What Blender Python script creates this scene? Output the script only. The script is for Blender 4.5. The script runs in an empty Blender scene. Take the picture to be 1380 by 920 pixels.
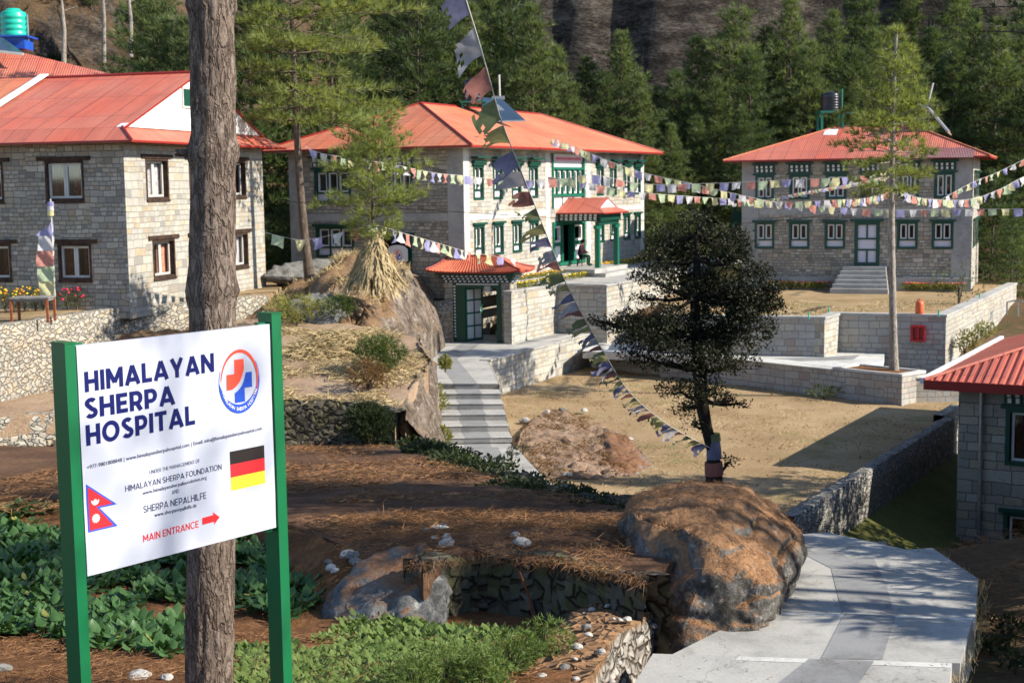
import bpy, bmesh, math, random
from mathutils import Vector, Matrix, noise
from mathutils.geometry import delaunay_2d_cdt
R = math.radians
random.seed(7)
S = bpy.context.scene
COL = S.collection

# ------------------------------------------------------------------ camera, sky, sun, exposure
TILT = math.atan(212.0 / 1916.7)
ROLL = 0.0145
FPX, CX, CY = 1916.7, 690.0, 460.0            # focal length and centre of the surveyed photograph (1380 px wide)
FWD = Vector((0, math.cos(TILT), -math.sin(TILT)))
_r0, _u0 = Vector((1, 0, 0)), Vector((0, math.sin(TILT), math.cos(TILT)))
RGT = _r0 * math.cos(ROLL) - _u0 * math.sin(ROLL)
UPV = _r0 * math.sin(ROLL) + _u0 * math.cos(ROLL)
cd = bpy.data.cameras.new("camera")
cd.lens, cd.sensor_width, cd.sensor_fit = 50.0, 36.0, 'HORIZONTAL'
cd.clip_start, cd.clip_end = 0.1, 2000
cd.dof.use_dof, cd.dof.focus_distance, cd.dof.aperture_fstop = True, 9.0, 7.1
cam = bpy.data.objects.new("camera", cd)
COL.objects.link(cam)
m3 = Matrix((RGT, UPV, -FWD)).transposed()
cam.matrix_world = m3.to_4x4()
S.camera = cam

SUN_AZ, SUN_EL = R(-15), R(33)                  # direction to the sun, from +X towards +Y
w = bpy.data.worlds.new("World"); S.world = w; w.use_nodes = True
sky = w.node_tree.nodes.new('ShaderNodeTexSky')
sky.sky_type = 'NISHITA'; sky.sun_disc = False
sky.sun_elevation = SUN_EL; sky.sun_rotation = R(90) - SUN_AZ
sky.altitude = 2800; sky.dust_density = 0.6
bg = w.node_tree.nodes['Background']
w.node_tree.links.new(sky.outputs[0], bg.inputs[0])
bg.inputs[1].default_value = 0.15
sl = bpy.data.lights.new("sun", 'SUN'); sl.energy = 5.0; sl.angle = R(0.5); sl.color = (1.0, 0.93, 0.82)
so = bpy.data.objects.new("sun", sl); COL.objects.link(so)
sd = Vector((math.cos(SUN_EL) * math.cos(SUN_AZ), math.cos(SUN_EL) * math.sin(SUN_AZ), math.sin(SUN_EL)))
so.rotation_euler = sd.to_track_quat('Z', 'Y').to_euler(); so.location = (30, 0, 40)
S.view_settings.view_transform = 'Standard'
S.view_settings.look = 'None'; S.view_settings.gamma = 1; S.view_settings.use_curve_mapping = False
S.view_settings.exposure = 0.82
S.render.engine = 'CYCLES'
S.cycles.max_bounces = 6; S.cycles.diffuse_bounces = 3; S.cycles.glossy_bounces = 2
S.cycles.transmission_bounces = 3; S.cycles.transparent_max_bounces = 8
S.cycles.caustics_reflective = False; S.cycles.caustics_refractive = False
S.cycles.use_denoising = True

# ------------------------------------------------------------------ survey helpers: photograph pixel -> place in the world
def ray(px, py):
    return FWD + RGT * ((px - CX) / FPX) - UPV * ((py - CY) / FPX)
def atY(px, py, Y):
    d = ray(px, py); return d * (Y / d.y)
def onZ(px, py, z):
    d = ray(px, py); return d * (z / d.z)
def proj(p):
    k = p.dot(FWD); return (CX + FPX * p.dot(RGT) / k, CY - FPX * p.dot(UPV) / k)
def onP(px, py, p, n):
    d = ray(px, py); return d * (p.dot(n) / d.dot(n))
def V(*a): return Vector(a)
def h3(x, y, z, s=1.0, o=0): return noise.noise(Vector((x * s + o, y * s, z * s)))
def fbm(x, y, z=0, s=1.0, oct=4):
    v, a, f = 0, 1, s
    for _ in range(oct):
        v += a * noise.noise(Vector((x * f, y * f, z * f + 3.1))); a *= .5; f *= 2.03
    return v
def sstep(a, b, x):
    t = max(0, min(1, (x - a) / (b - a))); return t * t * (3 - 2 * t)
def lerp(a, b, t): return a + (b - a) * t

# ------------------------------------------------------------------ mesh builder
class MB:
    def __init__(s): s.v, s.f, s.m, s.sm = [], [], [], []
    def poly(s, pts, mi=0, smooth=False):
        i = len(s.v); s.v.extend(pts); s.f.append(tuple(range(i, i + len(pts)))); s.m.append(mi); s.sm.append(smooth)
    def mesh(s, vs, fs, mi=0, smooth=False):
        i = len(s.v); s.v.extend(vs)
        for f in fs: s.f.append(tuple(i + k for k in f)); s.m.append(mi); s.sm.append(smooth)
    def hexa(s, p, mi=0):      # p: 4 bottom (ccw from above) + 4 top
        for q in ((3, 2, 1, 0), (4, 5, 6, 7), (0, 1, 5, 4), (1, 2, 6, 5), (2, 3, 7, 6), (3, 0, 4, 7)):
            s.poly([p[k] for k in q], mi)
    def box(s, x0, x1, y0, y1, z0, z1, mi=0):
        s.hexa([V(x0, y0, z0), V(x1, y0, z0), V(x1, y1, z0), V(x0, y1, z0), V(x0, y0, z1), V(x1, y0, z1), V(x1, y1, z1), V(x0, y1, z1)], mi)
    def beam(s, a, b, w, h, mi=0, up=Vector((0, 0, 1))):
        a, b = Vector(a), Vector(b); t = (b - a).normalized()
        x = t.cross(up)
        if x.length < 1e-4: x = t.cross(Vector((1, 0, 0)))
        x.normalize(); y = x.cross(t)
        x *= w / 2; y *= h / 2
        s.hexa([a - x - y, a + x - y, b + x - y, b - x - y, a - x + y, a + x + y, b + x + y, b - x + y], mi)
    def tube(s, pts, rad, n=8, mi=0, cap=True, smooth=True):
        pts = [Vector(p) for p in pts]
        if not isinstance(rad, (list, tuple)): rad = [rad] * len(pts)
        vs, fs = [], []; x = None
        for i, p in enumerate(pts):
            t = (pts[min(i + 1, len(pts) - 1)] - pts[max(i - 1, 0)]).normalized()
            if x is None:
                x = t.cross(Vector((0, 0, 1)) if abs(t.z) < .9 else Vector((1, 0, 0))).normalized()
            else:
                x = (x - t * x.dot(t)).normalized()
            y = t.cross(x)
            for k in range(n):
                a = 2 * math.pi * k / n
                vs.append(p + (x * math.cos(a) + y * math.sin(a)) * rad[i])
        for i in range(len(pts) - 1):
            for k in range(n):
                fs.append((i * n + k, i * n + (k + 1) % n, (i + 1) * n + (k + 1) % n, (i + 1) * n + k))
        s.mesh(vs, fs, mi, smooth)
        if cap:
            s.poly([vs[k] for k in range(n)][::-1], mi); s.poly([vs[(len(pts) - 1) * n + k] for k in range(n)], mi)
    def lathe(s, c, prof, n=20, mi=0):       # prof: (r, z)
        vs, fs = [], []
        for r, z in prof:
            for k in range(n):
                a = 2 * math.pi * k / n; vs.append(c + V(r * math.cos(a), r * math.sin(a), z))
        for i in range(len(prof) - 1):
            for k in range(n):
                fs.append((i * n + k, i * n + (k + 1) % n, (i + 1) * n + (k + 1) % n, (i + 1) * n + k))
        s.mesh(vs, fs, mi, True)
        s.poly([vs[(len(prof) - 1) * n + k] for k in range(n)], mi); s.poly([vs[k] for k in range(n)][::-1], mi)
    def build(s, name, mats, parent=None, origin=None, uv=True, merge=False):
        o0 = Vector((0, 0, 0))
        p = parent
        while p is not None: o0 = o0 + p.location; p = p.parent
        if parent is None and origin is not None: o0 = Vector(origin)
        me = bpy.data.meshes.new(name)
        me.from_pydata([tuple(v - o0) for v in s.v], [], s.f)
        if not isinstance(mats, (list, tuple)): mats = [mats]
        for m in mats: me.materials.append(m)
        me.polygons.foreach_set('material_index', s.m)
        me.polygons.foreach_set('use_smooth', s.sm)
        if uv:
            ul = me.uv_layers.new(name='UVMap'); dat = [0.0] * (2 * len(me.loops))
            Z = Vector((0, 0, 1))
            for pl in me.polygons:
                n = pl.normal
                if abs(n.z) > .985: t, b = Vector((1, 0, 0)), Vector((0, 1, 0))
                else:
                    t = Z.cross(n).normalized(); b = n.cross(t)
                for li in pl.loop_indices:
                    q = s.v[me.loops[li].vertex_index]
                    dat[2 * li] = q.dot(t); dat[2 * li + 1] = q.dot(b)
            ul.data.foreach_set('uv', dat)
        me.update()
        o = bpy.data.objects.new(name, me); COL.objects.link(o)
        if parent is not None: o.parent = parent
        elif origin is not None: o.location = o0
        return o

def tag(o, label=None, cat=None, group=None, kind=None):
    if label: o['label'] = label
    if cat: o['category'] = cat
    if group: o['group'] = group
    if kind: o['kind'] = kind
    return o
def thing(name, label, cat, loc=(0, 0, 0), group=None):
    o = bpy.data.objects.new(name, None); COL.objects.link(o); o.location = loc; o.empty_display_size = .3
    return tag(o, label, cat, group)
def copy_tree(o, parent=None):
    c = o.copy(); COL.objects.link(c)
    if parent is not None: c.parent = parent
    for ch in list(o.children): copy_tree(ch, c)
    return c

# ------------------------------------------------------------------ materials
class NT:
    def __init__(s, name, rough=.8, spec=.3):
        s.m = bpy.data.materials.new(name); s.m.use_nodes = True; s.t = s.m.node_tree
        s.b = s.t.nodes['Principled BSDF']; s.out = s.t.nodes['Material Output']
        s.b.inputs['Roughness'].default_value = rough; s.b.inputs['Specular IOR Level'].default_value = spec
    def n(s, typ, ins=None, **kw):
        nd = s.t.nodes.new('ShaderNode' + typ)
        for k, v in kw.items(): setattr(nd, k, v)
        for k, v in (ins or {}).items(): s.i(nd, k, v)
        return nd
    def i(s, nd, k, v):
        tgt = nd.inputs[k]
        if hasattr(v, 'is_linked') or isinstance(v, bpy.types.NodeSocket): s.t.links.new(v, tgt)
        elif isinstance(v, bpy.types.Node): s.t.links.new(v.outputs[0], tgt)
        elif isinstance(v, (tuple, list)): tgt.default_value = tuple(v) + ((1,) if len(v) == 3 and tgt.type == 'RGBA' else ())
        else: tgt.default_value = v
    def ramp(s, fac, stops, interp='LINEAR'):
        r = s.n('ValToRGB'); s.i(r, 0, fac); e = r.color_ramp; e.interpolation = interp
        while len(e.elements) < len(stops): e.elements.new(.5)
        for k, (p, c) in enumerate(stops):
            e.elements[k].position = p
            e.elements[k].color = (c, c, c, 1) if isinstance(c, (int, float)) else tuple(c) + (1,)
        return r.outputs[0]
    def mix(s, fac, a, b, mode='MIX'):
        x = s.n('Mix', data_type='RGBA', blend_type=mode)
        s.i(x, 0, fac); s.i(x, 6, a); s.i(x, 7, b); return x.outputs[2]
    def math(s, op, a, b=0.0):
        x = s.n('Math', operation=op); s.i(x, 0, a); s.i(x, 1, b); return x.outputs[0]
    def vmath(s, op, a, b):
        x = s.n('VectorMath', operation=op); s.i(x, 0, a); s.i(x, 1, b); return x.outputs[0]
    def noise(s, vec, scale, detail=4, rough=.55, dist=0):
        x = s.n('TexNoise', {'Scale': scale, 'Detail': detail, 'Roughness': rough, 'Distortion': dist})
        if vec is not None: s.i(x, 'Vector', vec)
        return x.outputs[0]
    def bump(s, h, strength=.5, dist=.02, normal=None):
        x = s.n('Bump', {'Height': h, 'Strength': strength, 'Distance': dist})
        if normal is not None: s.i(x, 'Normal', normal)
        return x.outputs[0]
    def uv(s): return s.n('TexCoord').outputs['UV']
    def pos(s): return s.n('NewGeometry').outputs['Position']
    def obj(s): return s.n('TexCoord').outputs['Object']
    def color(s, c): s.i(s.b, 'Base Color', c); return s
    def normal(s, c): s.i(s.b, 'Normal', c); return s

def plain(name, c, rough=.6, spec=.3, var=.12, vs=3.0, bump=0, metal=0):
    t = NT(name, rough, spec)
    nz = t.noise(t.pos(), vs, 5)
    dk = tuple(max(0, x * (1 - var * 2)) for x in c); lt = tuple(min(1, x * (1 + var)) for x in c)
    t.color(t.ramp(nz, [(.3, dk), (.65, lt)]))
    t.b.inputs['Metallic'].default_value = metal
    if bump: t.normal(t.bump(t.noise(t.pos(), vs * 8, 4), bump, .01))
    return t.m

def stone_mat(name, bw=.29, bh=.145, stops=None, mortar=(.16, .15, .13), msize=.014, wob=.05, stain=.35, wobv=.1):
    t = NT(name, .9, .2); uv = t.uv()
    nz = t.n('TexNoise', {'Vector': uv, 'Scale': 1.7, 'Detail': 3})
    off = t.vmath('SCALE', t.vmath('SUBTRACT', nz.outputs[1], (.5, .5, .5)), (0, 0, 0))
    off.node.inputs[3].default_value = wobv
    uvw = t.vmath('ADD', uv, off)
    br = t.n('TexBrick', {'Vector': uvw, 'Color1': (0, 0, 0), 'Color2': (1, 1, 1), 'Mortar': (.5, .5, .5), 'Scale': 1, 'Mortar Size': msize,
                          'Mortar Smooth': .25, 'Bias': 0, 'Brick Width': bw, 'Row Height': bh}, offset=.43, squash=.72, squash_frequency=3)
    # courses of bigger blocks break up the small ones
    b2 = t.n('TexBrick', {'Vector': uvw, 'Color1': (0, 0, 0), 'Color2': (1, 1, 1), 'Mortar': (.5, .5, .5), 'Scale': 1, 'Mortar Size': msize,
                          'Mortar Smooth': .25, 'Bias': 0, 'Brick Width': bw * 1.7, 'Row Height': bh * 1.5}, offset=.37, squash=.6, squash_frequency=2)
    snap = t.n('VectorMath', {0: uvw, 1: (bw * 4.1, bh * 3, 1)}, operation='SNAP')
    wn = t.n('TexWhiteNoise', {'Vector': snap}, noise_dimensions='2D')
    pick = t.math('GREATER_THAN', wn.outputs[0], .58)
    bcol = t.mix(pick, br.outputs[0], b2.outputs[0]); bfac = t.mix(pick, br.outputs[1], b2.outputs[1])
    st = stops or [(0, (.23, .205, .165)), (.18, (.41, .37, .295)), (.36, (.31, .29, .25)), (.55, (.50, .45, .355)), (.72, (.37, .295, .20)), (.86, (.56, .52, .43)), (1, (.19, .175, .15))]
    c = t.ramp(bcol, st)
    big = t.noise(uv, .55, 5, .6)
    c = t.mix(t.ramp(big, [(.35, stain), (.62, 0)]), c, (.2, .185, .155))
    fine = t.noise(uv, 22, 4, .65)
    c = t.mix(.55, c, t.ramp(fine, [(.3, .5), (.7, 1.25)]), 'MULTIPLY')
    c = t.mix(bfac, c, mortar)
    c = t.mix(t.ramp(t.noise(uv, 2.6, 6, .7), [(.56, 0), (.74, .5)]), c, tuple(x * .42 for x in mortar))
    t.color(c)
    hgt = t.math('SUBTRACT', t.math('MULTIPLY', t.noise(uvw, 9, 4), .5), bfac)
    t.normal(t.bump(hgt, .8, .03))
    return t.m

def rubble_mat(name, sc=4.3, stops=None, mortar=(.20, .175, .135), edge=.04, stretch=1.5, moss=0.0, litter=None):
    t = NT(name, .92, .2); uv = t.uv()
    mp = t.n('Mapping', {'Vector': uv, 'Scale': (1, stretch, 1)})
    nz = t.n('TexNoise', {'Vector': uv, 'Scale': 2.3, 'Detail': 3})
    off = t.vmath('SCALE', t.vmath('SUBTRACT', nz.outputs[1], (.5, .5, .5)), (0, 0, 0)); off.node.inputs[3].default_value = .10
    vv = t.vmath('ADD', mp, off)
    v1 = t.n('TexVoronoi', {'Vector': vv, 'Scale': sc}, feature='F1')
    v2 = t.n('TexVoronoi', {'Vector': vv, 'Scale': sc}, feature='DISTANCE_TO_EDGE')
    st = stops or [(0, (.30, .275, .23)), (.3, (.42, .38, .30)), (.5, (.36, .335, .29)), (.7, (.50, .455, .365)), (.85, (.41, .33, .225)), (1, (.25, .23, .2))]
    sep = t.n('SeparateColor', {0: v1.outputs[1]})
    c = t.ramp(sep.outputs[0], st)
    c = t.mix(.6, c, t.ramp(t.noise(uv, 14, 5, .65), [(.3, .5), (.7, 1.2)]), 'MULTIPLY')
    gap = t.ramp(v2.outputs[0], [(edge * .25, 1), (edge, 0)])
    if moss: c = t.mix(t.ramp(t.noise(uv, 1.3, 4), [(.45, 0), (.6, moss)]), c, (.09, .085, .03))
    c = t.mix(gap, c, mortar)
    if litter:
        z = t.n('SeparateXYZ', {0: t.n('NewGeometry').outputs['Normal']}).outputs[2]
        z = t.math('ADD', z, t.math('MULTIPLY', t.math('SUBTRACT', t.noise(t.pos(), 5, 6, .7), .5), .9))
        c = t.mix(t.ramp(z, [(.45, 0), (.7, 1)]), c, t.ramp(t.noise(t.pos(), 16, 6, .7), [(.3, tuple(x * .4 for x in litter)), (.7, litter)]))
    t.color(c)
    hh = t.math('ADD', t.ramp(v2.outputs[0], [(0, 0), (edge * 3, 1)]), t.math('MULTIPLY', t.noise(uv, 12, 4), .35))
    t.normal(t.bump(hh, 1.0, .05))
    return t.m

def roof_mat(name, c, pitch=.076, var=.25, bump=.6):
    t = NT(name, .55, .3); uv = t.uv()
    sep = t.n('SeparateXYZ', {0: uv})
    wv = t.math('SINE', t.math('MULTIPLY', sep.outputs[0], 2 * math.pi / pitch))
    # sheets laid side by side with a lap, each faded a little differently
    br = t.n('TexBrick', {'Vector': uv, 'Color1': (0, 0, 0), 'Color2': (1, 1, 1), 'Mortar': (.5, .5, .5), 'Scale': 1, 'Mortar Size': .018, 'Brick Width': .76, 'Row Height': 2.1, 'Mortar Smooth': .1}, offset=0.0)
    base = t.mix(t.math('MULTIPLY', br.outputs[0], .9), c, tuple(x * (1 - var) + .03 for x in c))
    fade = t.noise(uv, .35, 5, .6)
    base = t.mix(t.ramp(fade, [(.35, 0), (.7, .55)]), base, (c[0] * .95, c[1] * 1.7 + .02, c[2] * 1.9 + .02))
    dirt = t.noise(uv, 3.0, 6, .7)
    base = t.mix(t.ramp(dirt, [(.58, 0), (.72, .5)]), base, (.17, .05, .035))
    mp = t.n('Mapping', {'Vector': uv, 'Scale': (1.2, .22, 1)})
    base = t.mix(t.ramp(t.noise(mp, 2, 5, .65), [(.46, 0), (.72, .45)]), base, (.25, .075, .05))
    base = t.mix(t.math('MULTIPLY', br.outputs[1], .7), base, (.16, .04, .03))
    t.color(base)
    t.normal(t.bump(wv, bump, .018))
    return t.m

def paint(name, c, rough=.4, wear=.1):
    t = NT(name, rough, .45)
    n1 = t.noise(t.pos(), 2.2, 5)
    cc = t.mix(t.ramp(n1, [(.35, wear), (.6, 0)]), c, tuple(x * .55 + .01 for x in c))
    t.color(cc); t.normal(t.bump(t.noise(t.pos(), 45, 3), .12, .004))
    return t.m

def foliage_mat(name, c1, c2, c3, sc=.9, trans=.3, rough=.55):
    t = NT(name, rough, .25)
    info = t.n('ObjectInfo')
    p = t.vmath('ADD', t.obj(), t.n('CombineXYZ', {0: t.math('MULTIPLY', info.outputs['Random'], 31.0)}))
    nz = t.noise(p, sc, 5, .65); n2 = t.noise(p, sc * 7, 2)
    f = t.math('ADD', t.math('MULTIPLY', nz, .7), t.math('MULTIPLY', n2, .3))
    c = t.ramp(f, [(.33, c1), (.5, c2), (.68, c3)])
    c = t.mix(t.math('MULTIPLY', info.outputs['Random'], .35), c, tuple(x * .7 for x in c2))
    t.color(c)
    tr = t.n('BsdfTranslucent'); t.i(tr, 0, t.mix(1, c, (1.35, 1.3, .6), 'MULTIPLY'))
    ms = t.n('MixShader', {0: trans}); t.t.links.new(t.b.outputs[0], ms.inputs[1]); t.t.links.new(tr.outputs[0], ms.inputs[2])
    t.t.links.new(ms.outputs[0], t.out.inputs[0])
    return t.m

def cloth_mat(name, c, trans=.45):
    t = NT(name, .85, .1)
    nz = t.noise(t.pos(), 14, 4)
    cc = t.ramp(nz, [(.3, tuple(x * .72 for x in c)), (.6, c)])
    t.color(cc)
    tr = t.n('BsdfTranslucent'); t.i(tr, 0, cc)
    ms = t.n('MixShader', {0: trans}); t.t.links.new(t.b.outputs[0], ms.inputs[1]); t.t.links.new(tr.outputs[0], ms.inputs[2])
    t.t.links.new(ms.outputs[0], t.out.inputs[0])
    return t.m

def soil_mat(name, stops, sc=.8, fine=18, bump=1.0, bd=.05, green=None, gthr=.6):
    t = NT(name, .95, .1); p = t.pos()
    n1 = t.noise(p, sc, 6, .65); n2 = t.noise(p, fine, 6, .7)
    f = t.math('ADD', t.math('MULTIPLY', n1, .55), t.math('MULTIPLY', n2, .45))
    c = t.ramp(f, stops)
    if green: c = t.mix(t.ramp(t.noise(p, .5, 5, .7), [(gthr, 0), (gthr + .12, .7)]), c, green)
    # loose straw and needles: thin stretched flecks in three directions
    for k, ang in enumerate((.3, 1.4, 2.5)):
        mp = t.n('Mapping', {'Vector': p, 'Rotation': (0, 0, ang), 'Scale': (5, 70, 5)})
        fl = t.noise(mp, 1.0, 2, .5)
        c = t.mix(t.ramp(fl, [(.62, 0), (.70, .45)]), c, stops[-1][1])
    t.color(c)
    hh = t.math('ADD', t.noise(p, 6, 6, .75), t.math('MULTIPLY', n2, .5))
    t.normal(t.bump(hh, bump, bd))
    return t.m

def rock_mat(name, stops, litter=None, lit0=.55, lit1=.8, sc=1.4, bd=.08, layered=False, lichen=.55, con=1.0):
    t = NT(name, .9, .25); p = t.pos()
    q = t.n('Mapping', {'Vector': t.vmath('ADD', p, t.n('TexNoise', {'Vector': p, 'Scale': .12, 'Detail': 4}).outputs[1]), 'Scale': (.75, .75, 1.9)}).outputs[0] if layered else p
    n1 = t.noise(q, sc, 8, .68); n2 = t.noise(q, sc * 6, 6, .7)
    f = t.math('ADD', t.math('MULTIPLY', n1, .6), t.math('MULTIPLY', n2, .4))
    f = t.math('ADD', t.math('MULTIPLY', f, con), .5 - .5 * con)
    c = t.ramp(f, stops)
    # pale lichen spots with a shape of their own
    vo = t.noise(p, sc * 3.3, 3, .5)
    c = t.mix(t.ramp(vo, [(.63, 0), (.68, lichen)]), c, (.42, .41, .37))
    if litter:
        nz = t.n('NewGeometry').outputs['Normal']
        z = t.n('SeparateXYZ', {0: nz}).outputs[2]
        z = t.math('ADD', z, t.math('MULTIPLY', t.math('SUBTRACT', t.noise(p, 2.5, 6, .7), .5), .75))
        lc = t.ramp(t.noise(p, 14, 6, .7), [(.3, tuple(x * .45 for x in litter)), (.7, litter)])
        c = t.mix(t.ramp(z, [(lit0, 0), (lit1, 1)]), c, lc)
    t.color(c)
    t.normal(t.bump(t.math('ADD', n1, t.math('MULTIPLY', n2, .4)), 1.0, bd))
    return t.m

def bark_mat(name, c1, c2, c3, sc=9):
    t = NT(name, .95, .15); p = t.pos()
    mp = t.n('Mapping', {'Vector': p, 'Scale': (1, 1, .30)})
    n1 = t.noise(mp, sc, 6, .7, .4); n2 = t.noise(p, sc * 3.5, 5, .7)
    fur = t.ramp(t.math('ABSOLUTE', t.math('SUBTRACT', t.noise(mp, sc * 1.15, 3, .55, .6), .5)), [(0, 0), (.07, 1)])     # furrows between the plates
    f = t.math('ADD', t.math('MULTIPLY', n1, .6), t.math('MULTIPLY', n2, .4))
    c = t.ramp(f, [(.32, c1), (.5, c2), (.68, c3)])
    c = t.mix(t.ramp(t.noise(p, 1.6, 4, .6), [(.52, 0), (.66, .45)]), c, tuple(min(1, x * 1.25 + .02) for x in c2))
    c = t.mix(t.math('MULTIPLY', t.math('SUBTRACT', 1.0, fur), .55), c, c1)
    t.color(c)
    t.normal(t.bump(t.math('ADD', t.math('MULTIPLY', f, .6), t.math('MULTIPLY', fur, .5)), .9, .03))
    return t.m

def concrete_mat(name, c=(.39, .378, .345)):
    t = NT(name, .85, .3); p = t.pos()
    n1 = t.noise(p, .9, 6, .65); n2 = t.noise(p, 30, 5, .7)
    k = t.ramp(n1, [(.3, tuple(x * .68 for x in c)), (.5, c), (.7, tuple(min(1, x * 1.16) for x in c))])
    k = t.mix(.4, k, t.ramp(n2, [(.3, .7), (.7, 1.15)]), 'MULTIPLY')
    k = t.mix(t.ramp(t.noise(p, 2.4, 6, .75), [(.54, 0), (.70, .5)]), k, tuple(x * .42 for x in c))
    vc = t.n('TexVoronoi', {'Vector': t.vmath('ADD', p, t.n('TexNoise', {'Vector': p, 'Scale': 3, 'Detail': 4}).outputs[1]), 'Scale': .55}, feature='DISTANCE_TO_EDGE')
    k = t.mix(t.ramp(vc.outputs[0], [(.0, .6), (.006, 0)]), k, (.10, .095, .085))
    k = t.mix(t.ramp(t.noise(p, 55, 3, .6), [(.66, 0), (.74, .5)]), k, (.17, .12, .075))
    t.color(k); t.normal(t.bump(n2, .35, .01))
    return t.m

M = {}
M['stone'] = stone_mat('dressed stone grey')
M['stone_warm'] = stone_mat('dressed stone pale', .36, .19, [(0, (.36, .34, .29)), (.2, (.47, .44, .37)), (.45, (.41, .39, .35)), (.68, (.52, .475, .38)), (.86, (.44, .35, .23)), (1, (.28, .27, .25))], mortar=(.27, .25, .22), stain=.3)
M['stone_dark'] = stone_mat('dressed stone brown', .5, .24, [(0, (.26, .24, .20)), (.25, (.36, .33, .27)), (.5, (.30, .29, .26)), (.75, (.40, .33, .22)), (1, (.42, .39, .34))], mortar=(.14, .13, .11))
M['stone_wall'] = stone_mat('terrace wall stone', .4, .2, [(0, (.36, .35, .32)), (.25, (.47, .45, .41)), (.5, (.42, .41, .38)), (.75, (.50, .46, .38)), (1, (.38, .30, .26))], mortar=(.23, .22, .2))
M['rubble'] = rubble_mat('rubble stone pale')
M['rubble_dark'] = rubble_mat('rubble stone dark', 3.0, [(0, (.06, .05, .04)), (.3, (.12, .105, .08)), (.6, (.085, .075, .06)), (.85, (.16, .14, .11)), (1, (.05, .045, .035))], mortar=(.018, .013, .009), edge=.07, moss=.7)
M['near_wall'] = rubble_mat('tumbled stone with needles', 6.5, [(0, (.20, .18, .15)), (.3, (.34, .31, .26)), (.6, (.28, .25, .21)), (.85, (.44, .41, .36)), (1, (.16, .14, .12))], mortar=(.06, .04, .025), edge=.09, stretch=1.3, litter=(.32, .18, .09))
M['rubble_coarse'] = rubble_mat('rubble stone grey', 4.2, [(0, (.2, .19, .17)), (.4, (.33, .31, .275)), (.7, (.27, .255, .225)), (1, (.42, .39, .335))], mortar=(.12, .11, .09), edge=.04, stretch=1.9)
M['roof'] = roof_mat('red roofing sheet', (.58, .125, .072), bump=.55, pitch=.1)
M['roof_orange'] = roof_mat('orange roofing sheet', (.63, .165, .075), pitch=.11, bump=.55)
M['roof_near'] = roof_mat('ribbed red roofing', (.55, .13, .085), pitch=.2, bump=.05)
M['roof_gate'] = roof_mat('small gate roofing', (.62, .13, .06), bump=0)
M['fascia'] = paint('dark red trim', (.28, .018, .012))
M['concrete'] = concrete_mat('concrete pale')
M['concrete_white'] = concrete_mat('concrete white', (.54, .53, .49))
M['concrete_grey'] = concrete_mat('concrete grey band', (.25, .25, .245))
M['concrete_dark'] = concrete_mat('concrete weathered', (.36, .35, .325))
M['green'] = paint('green paint', (.006, .125, .075))
M['green_dark'] = paint('dark green paint', (.004, .055, .034))
M['post_green'] = paint('sign post green', (.006, .13, .045), .30, .15)
M['white'] = paint('white paint', (.72, .71, .68), .45, .12)
M['lilac'] = paint('pale panel paint', (.62, .60, .66), .5, .1)
M['brown_wood'] = plain('dark brown timber', (.055, .032, .022), .7, .2, .3, 5, .3)
M['red_wood'] = plain('red brown timber', (.26, .075, .03), .6, .3, .25, 6, .2)
M['grey_wood'] = plain('grey board', (.22, .21, .19), .8, .2, .2, 6, .2)
M['alu'] = plain('pale window frame', (.52, .50, .45), .5, .4, .06)
M['dark'] = plain('dark interior', (.012, .011, .010), .9, .1, .1)
M['curtain_red'] = plain('red brown curtain', (.085, .03, .02), .9, .1, .35, 7)
M['curtain_pink'] = plain('pink curtain', (.62, .32, .22), .9, .1, .25, 9)
M['curtain_white'] = plain('white curtain', (.6, .57, .58), .9, .1, .2, 12)
M['curtain_dark'] = plain('dark room', (.03, .035, .04), .9, .1, .3, 5)
M['soil'] = soil_mat('brown field soil', [(.28, (.045, .022, .013)), (.45, (.10, .055, .034)), (.58, (.155, .088, .052)), (.72, (.25, .155, .088))], .5, 9)
M['needles'] = soil_mat('pine needle litter', [(.28, (.055, .022, .010)), (.45, (.13, .058, .026)), (.58, (.22, .105, .045)), (.72, (.36, .20, .09))], .8, 12)
M['straw_field'] = soil_mat('pale tilled soil', [(.28, (.17, .105, .065)), (.45, (.29, .195, .125)), (.58, (.38, .27, .18)), (.72, (.52, .41, .27))], .6, 9)
M['lawn_dry'] = soil_mat('dry lawn', [(.28, (.15, .095, .048)), (.45, (.28, .19, .10)), (.58, (.37, .265, .15)), (.72, (.50, .39, .245))], .45, 14, .8, .04, green=(.17, .16, .06), gthr=.54)
M['grass_dark'] = soil_mat('short dark grass', [(.28, (.045, .052, .016)), (.45, (.085, .090, .026)), (.58, (.125, .125, .04)), (.75, (.19, .17, .065))], .6, 14, .7, .03)  # short grass in a dark olive green
M['ground'] = soil_mat('ground', [(.28, (.05, .03, .016)), (.45, (.10, .06, .033)), (.58, (.15, .095, .05)), (.72, (.22, .15, .085))], .4, 8, green=(.05, .055, .02), gthr=.5)
M['boulder'] = rock_mat('boulder rock', [(.30, (.020, .017, .014)), (.46, (.065, .058, .048)), (.58, (.17, .16, .145)), (.72, (.40, .385, .36))], litter=(.40, .215, .105), lit0=.50, lit1=.74, sc=3.4, bd=.05)
M['outcrop'] = rock_mat('outcrop rock', [(.30, (.035, .026, .019)), (.45, (.12, .088, .062)), (.60, (.225, .18, .14)), (.78, (.40, .36, .31))], litter=(.34, .205, .105), lit0=.55, lit1=.85, sc=1.6, bd=.2, con=1.7)
M['mound'] = soil_mat('loose reddish soil and rubble', [(.28, (.13, .075, .045)), (.45, (.24, .15, .095)), (.58, (.34, .235, .16)), (.72, (.50, .42, .34))], 1.1, 7, bd=.08)
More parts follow.
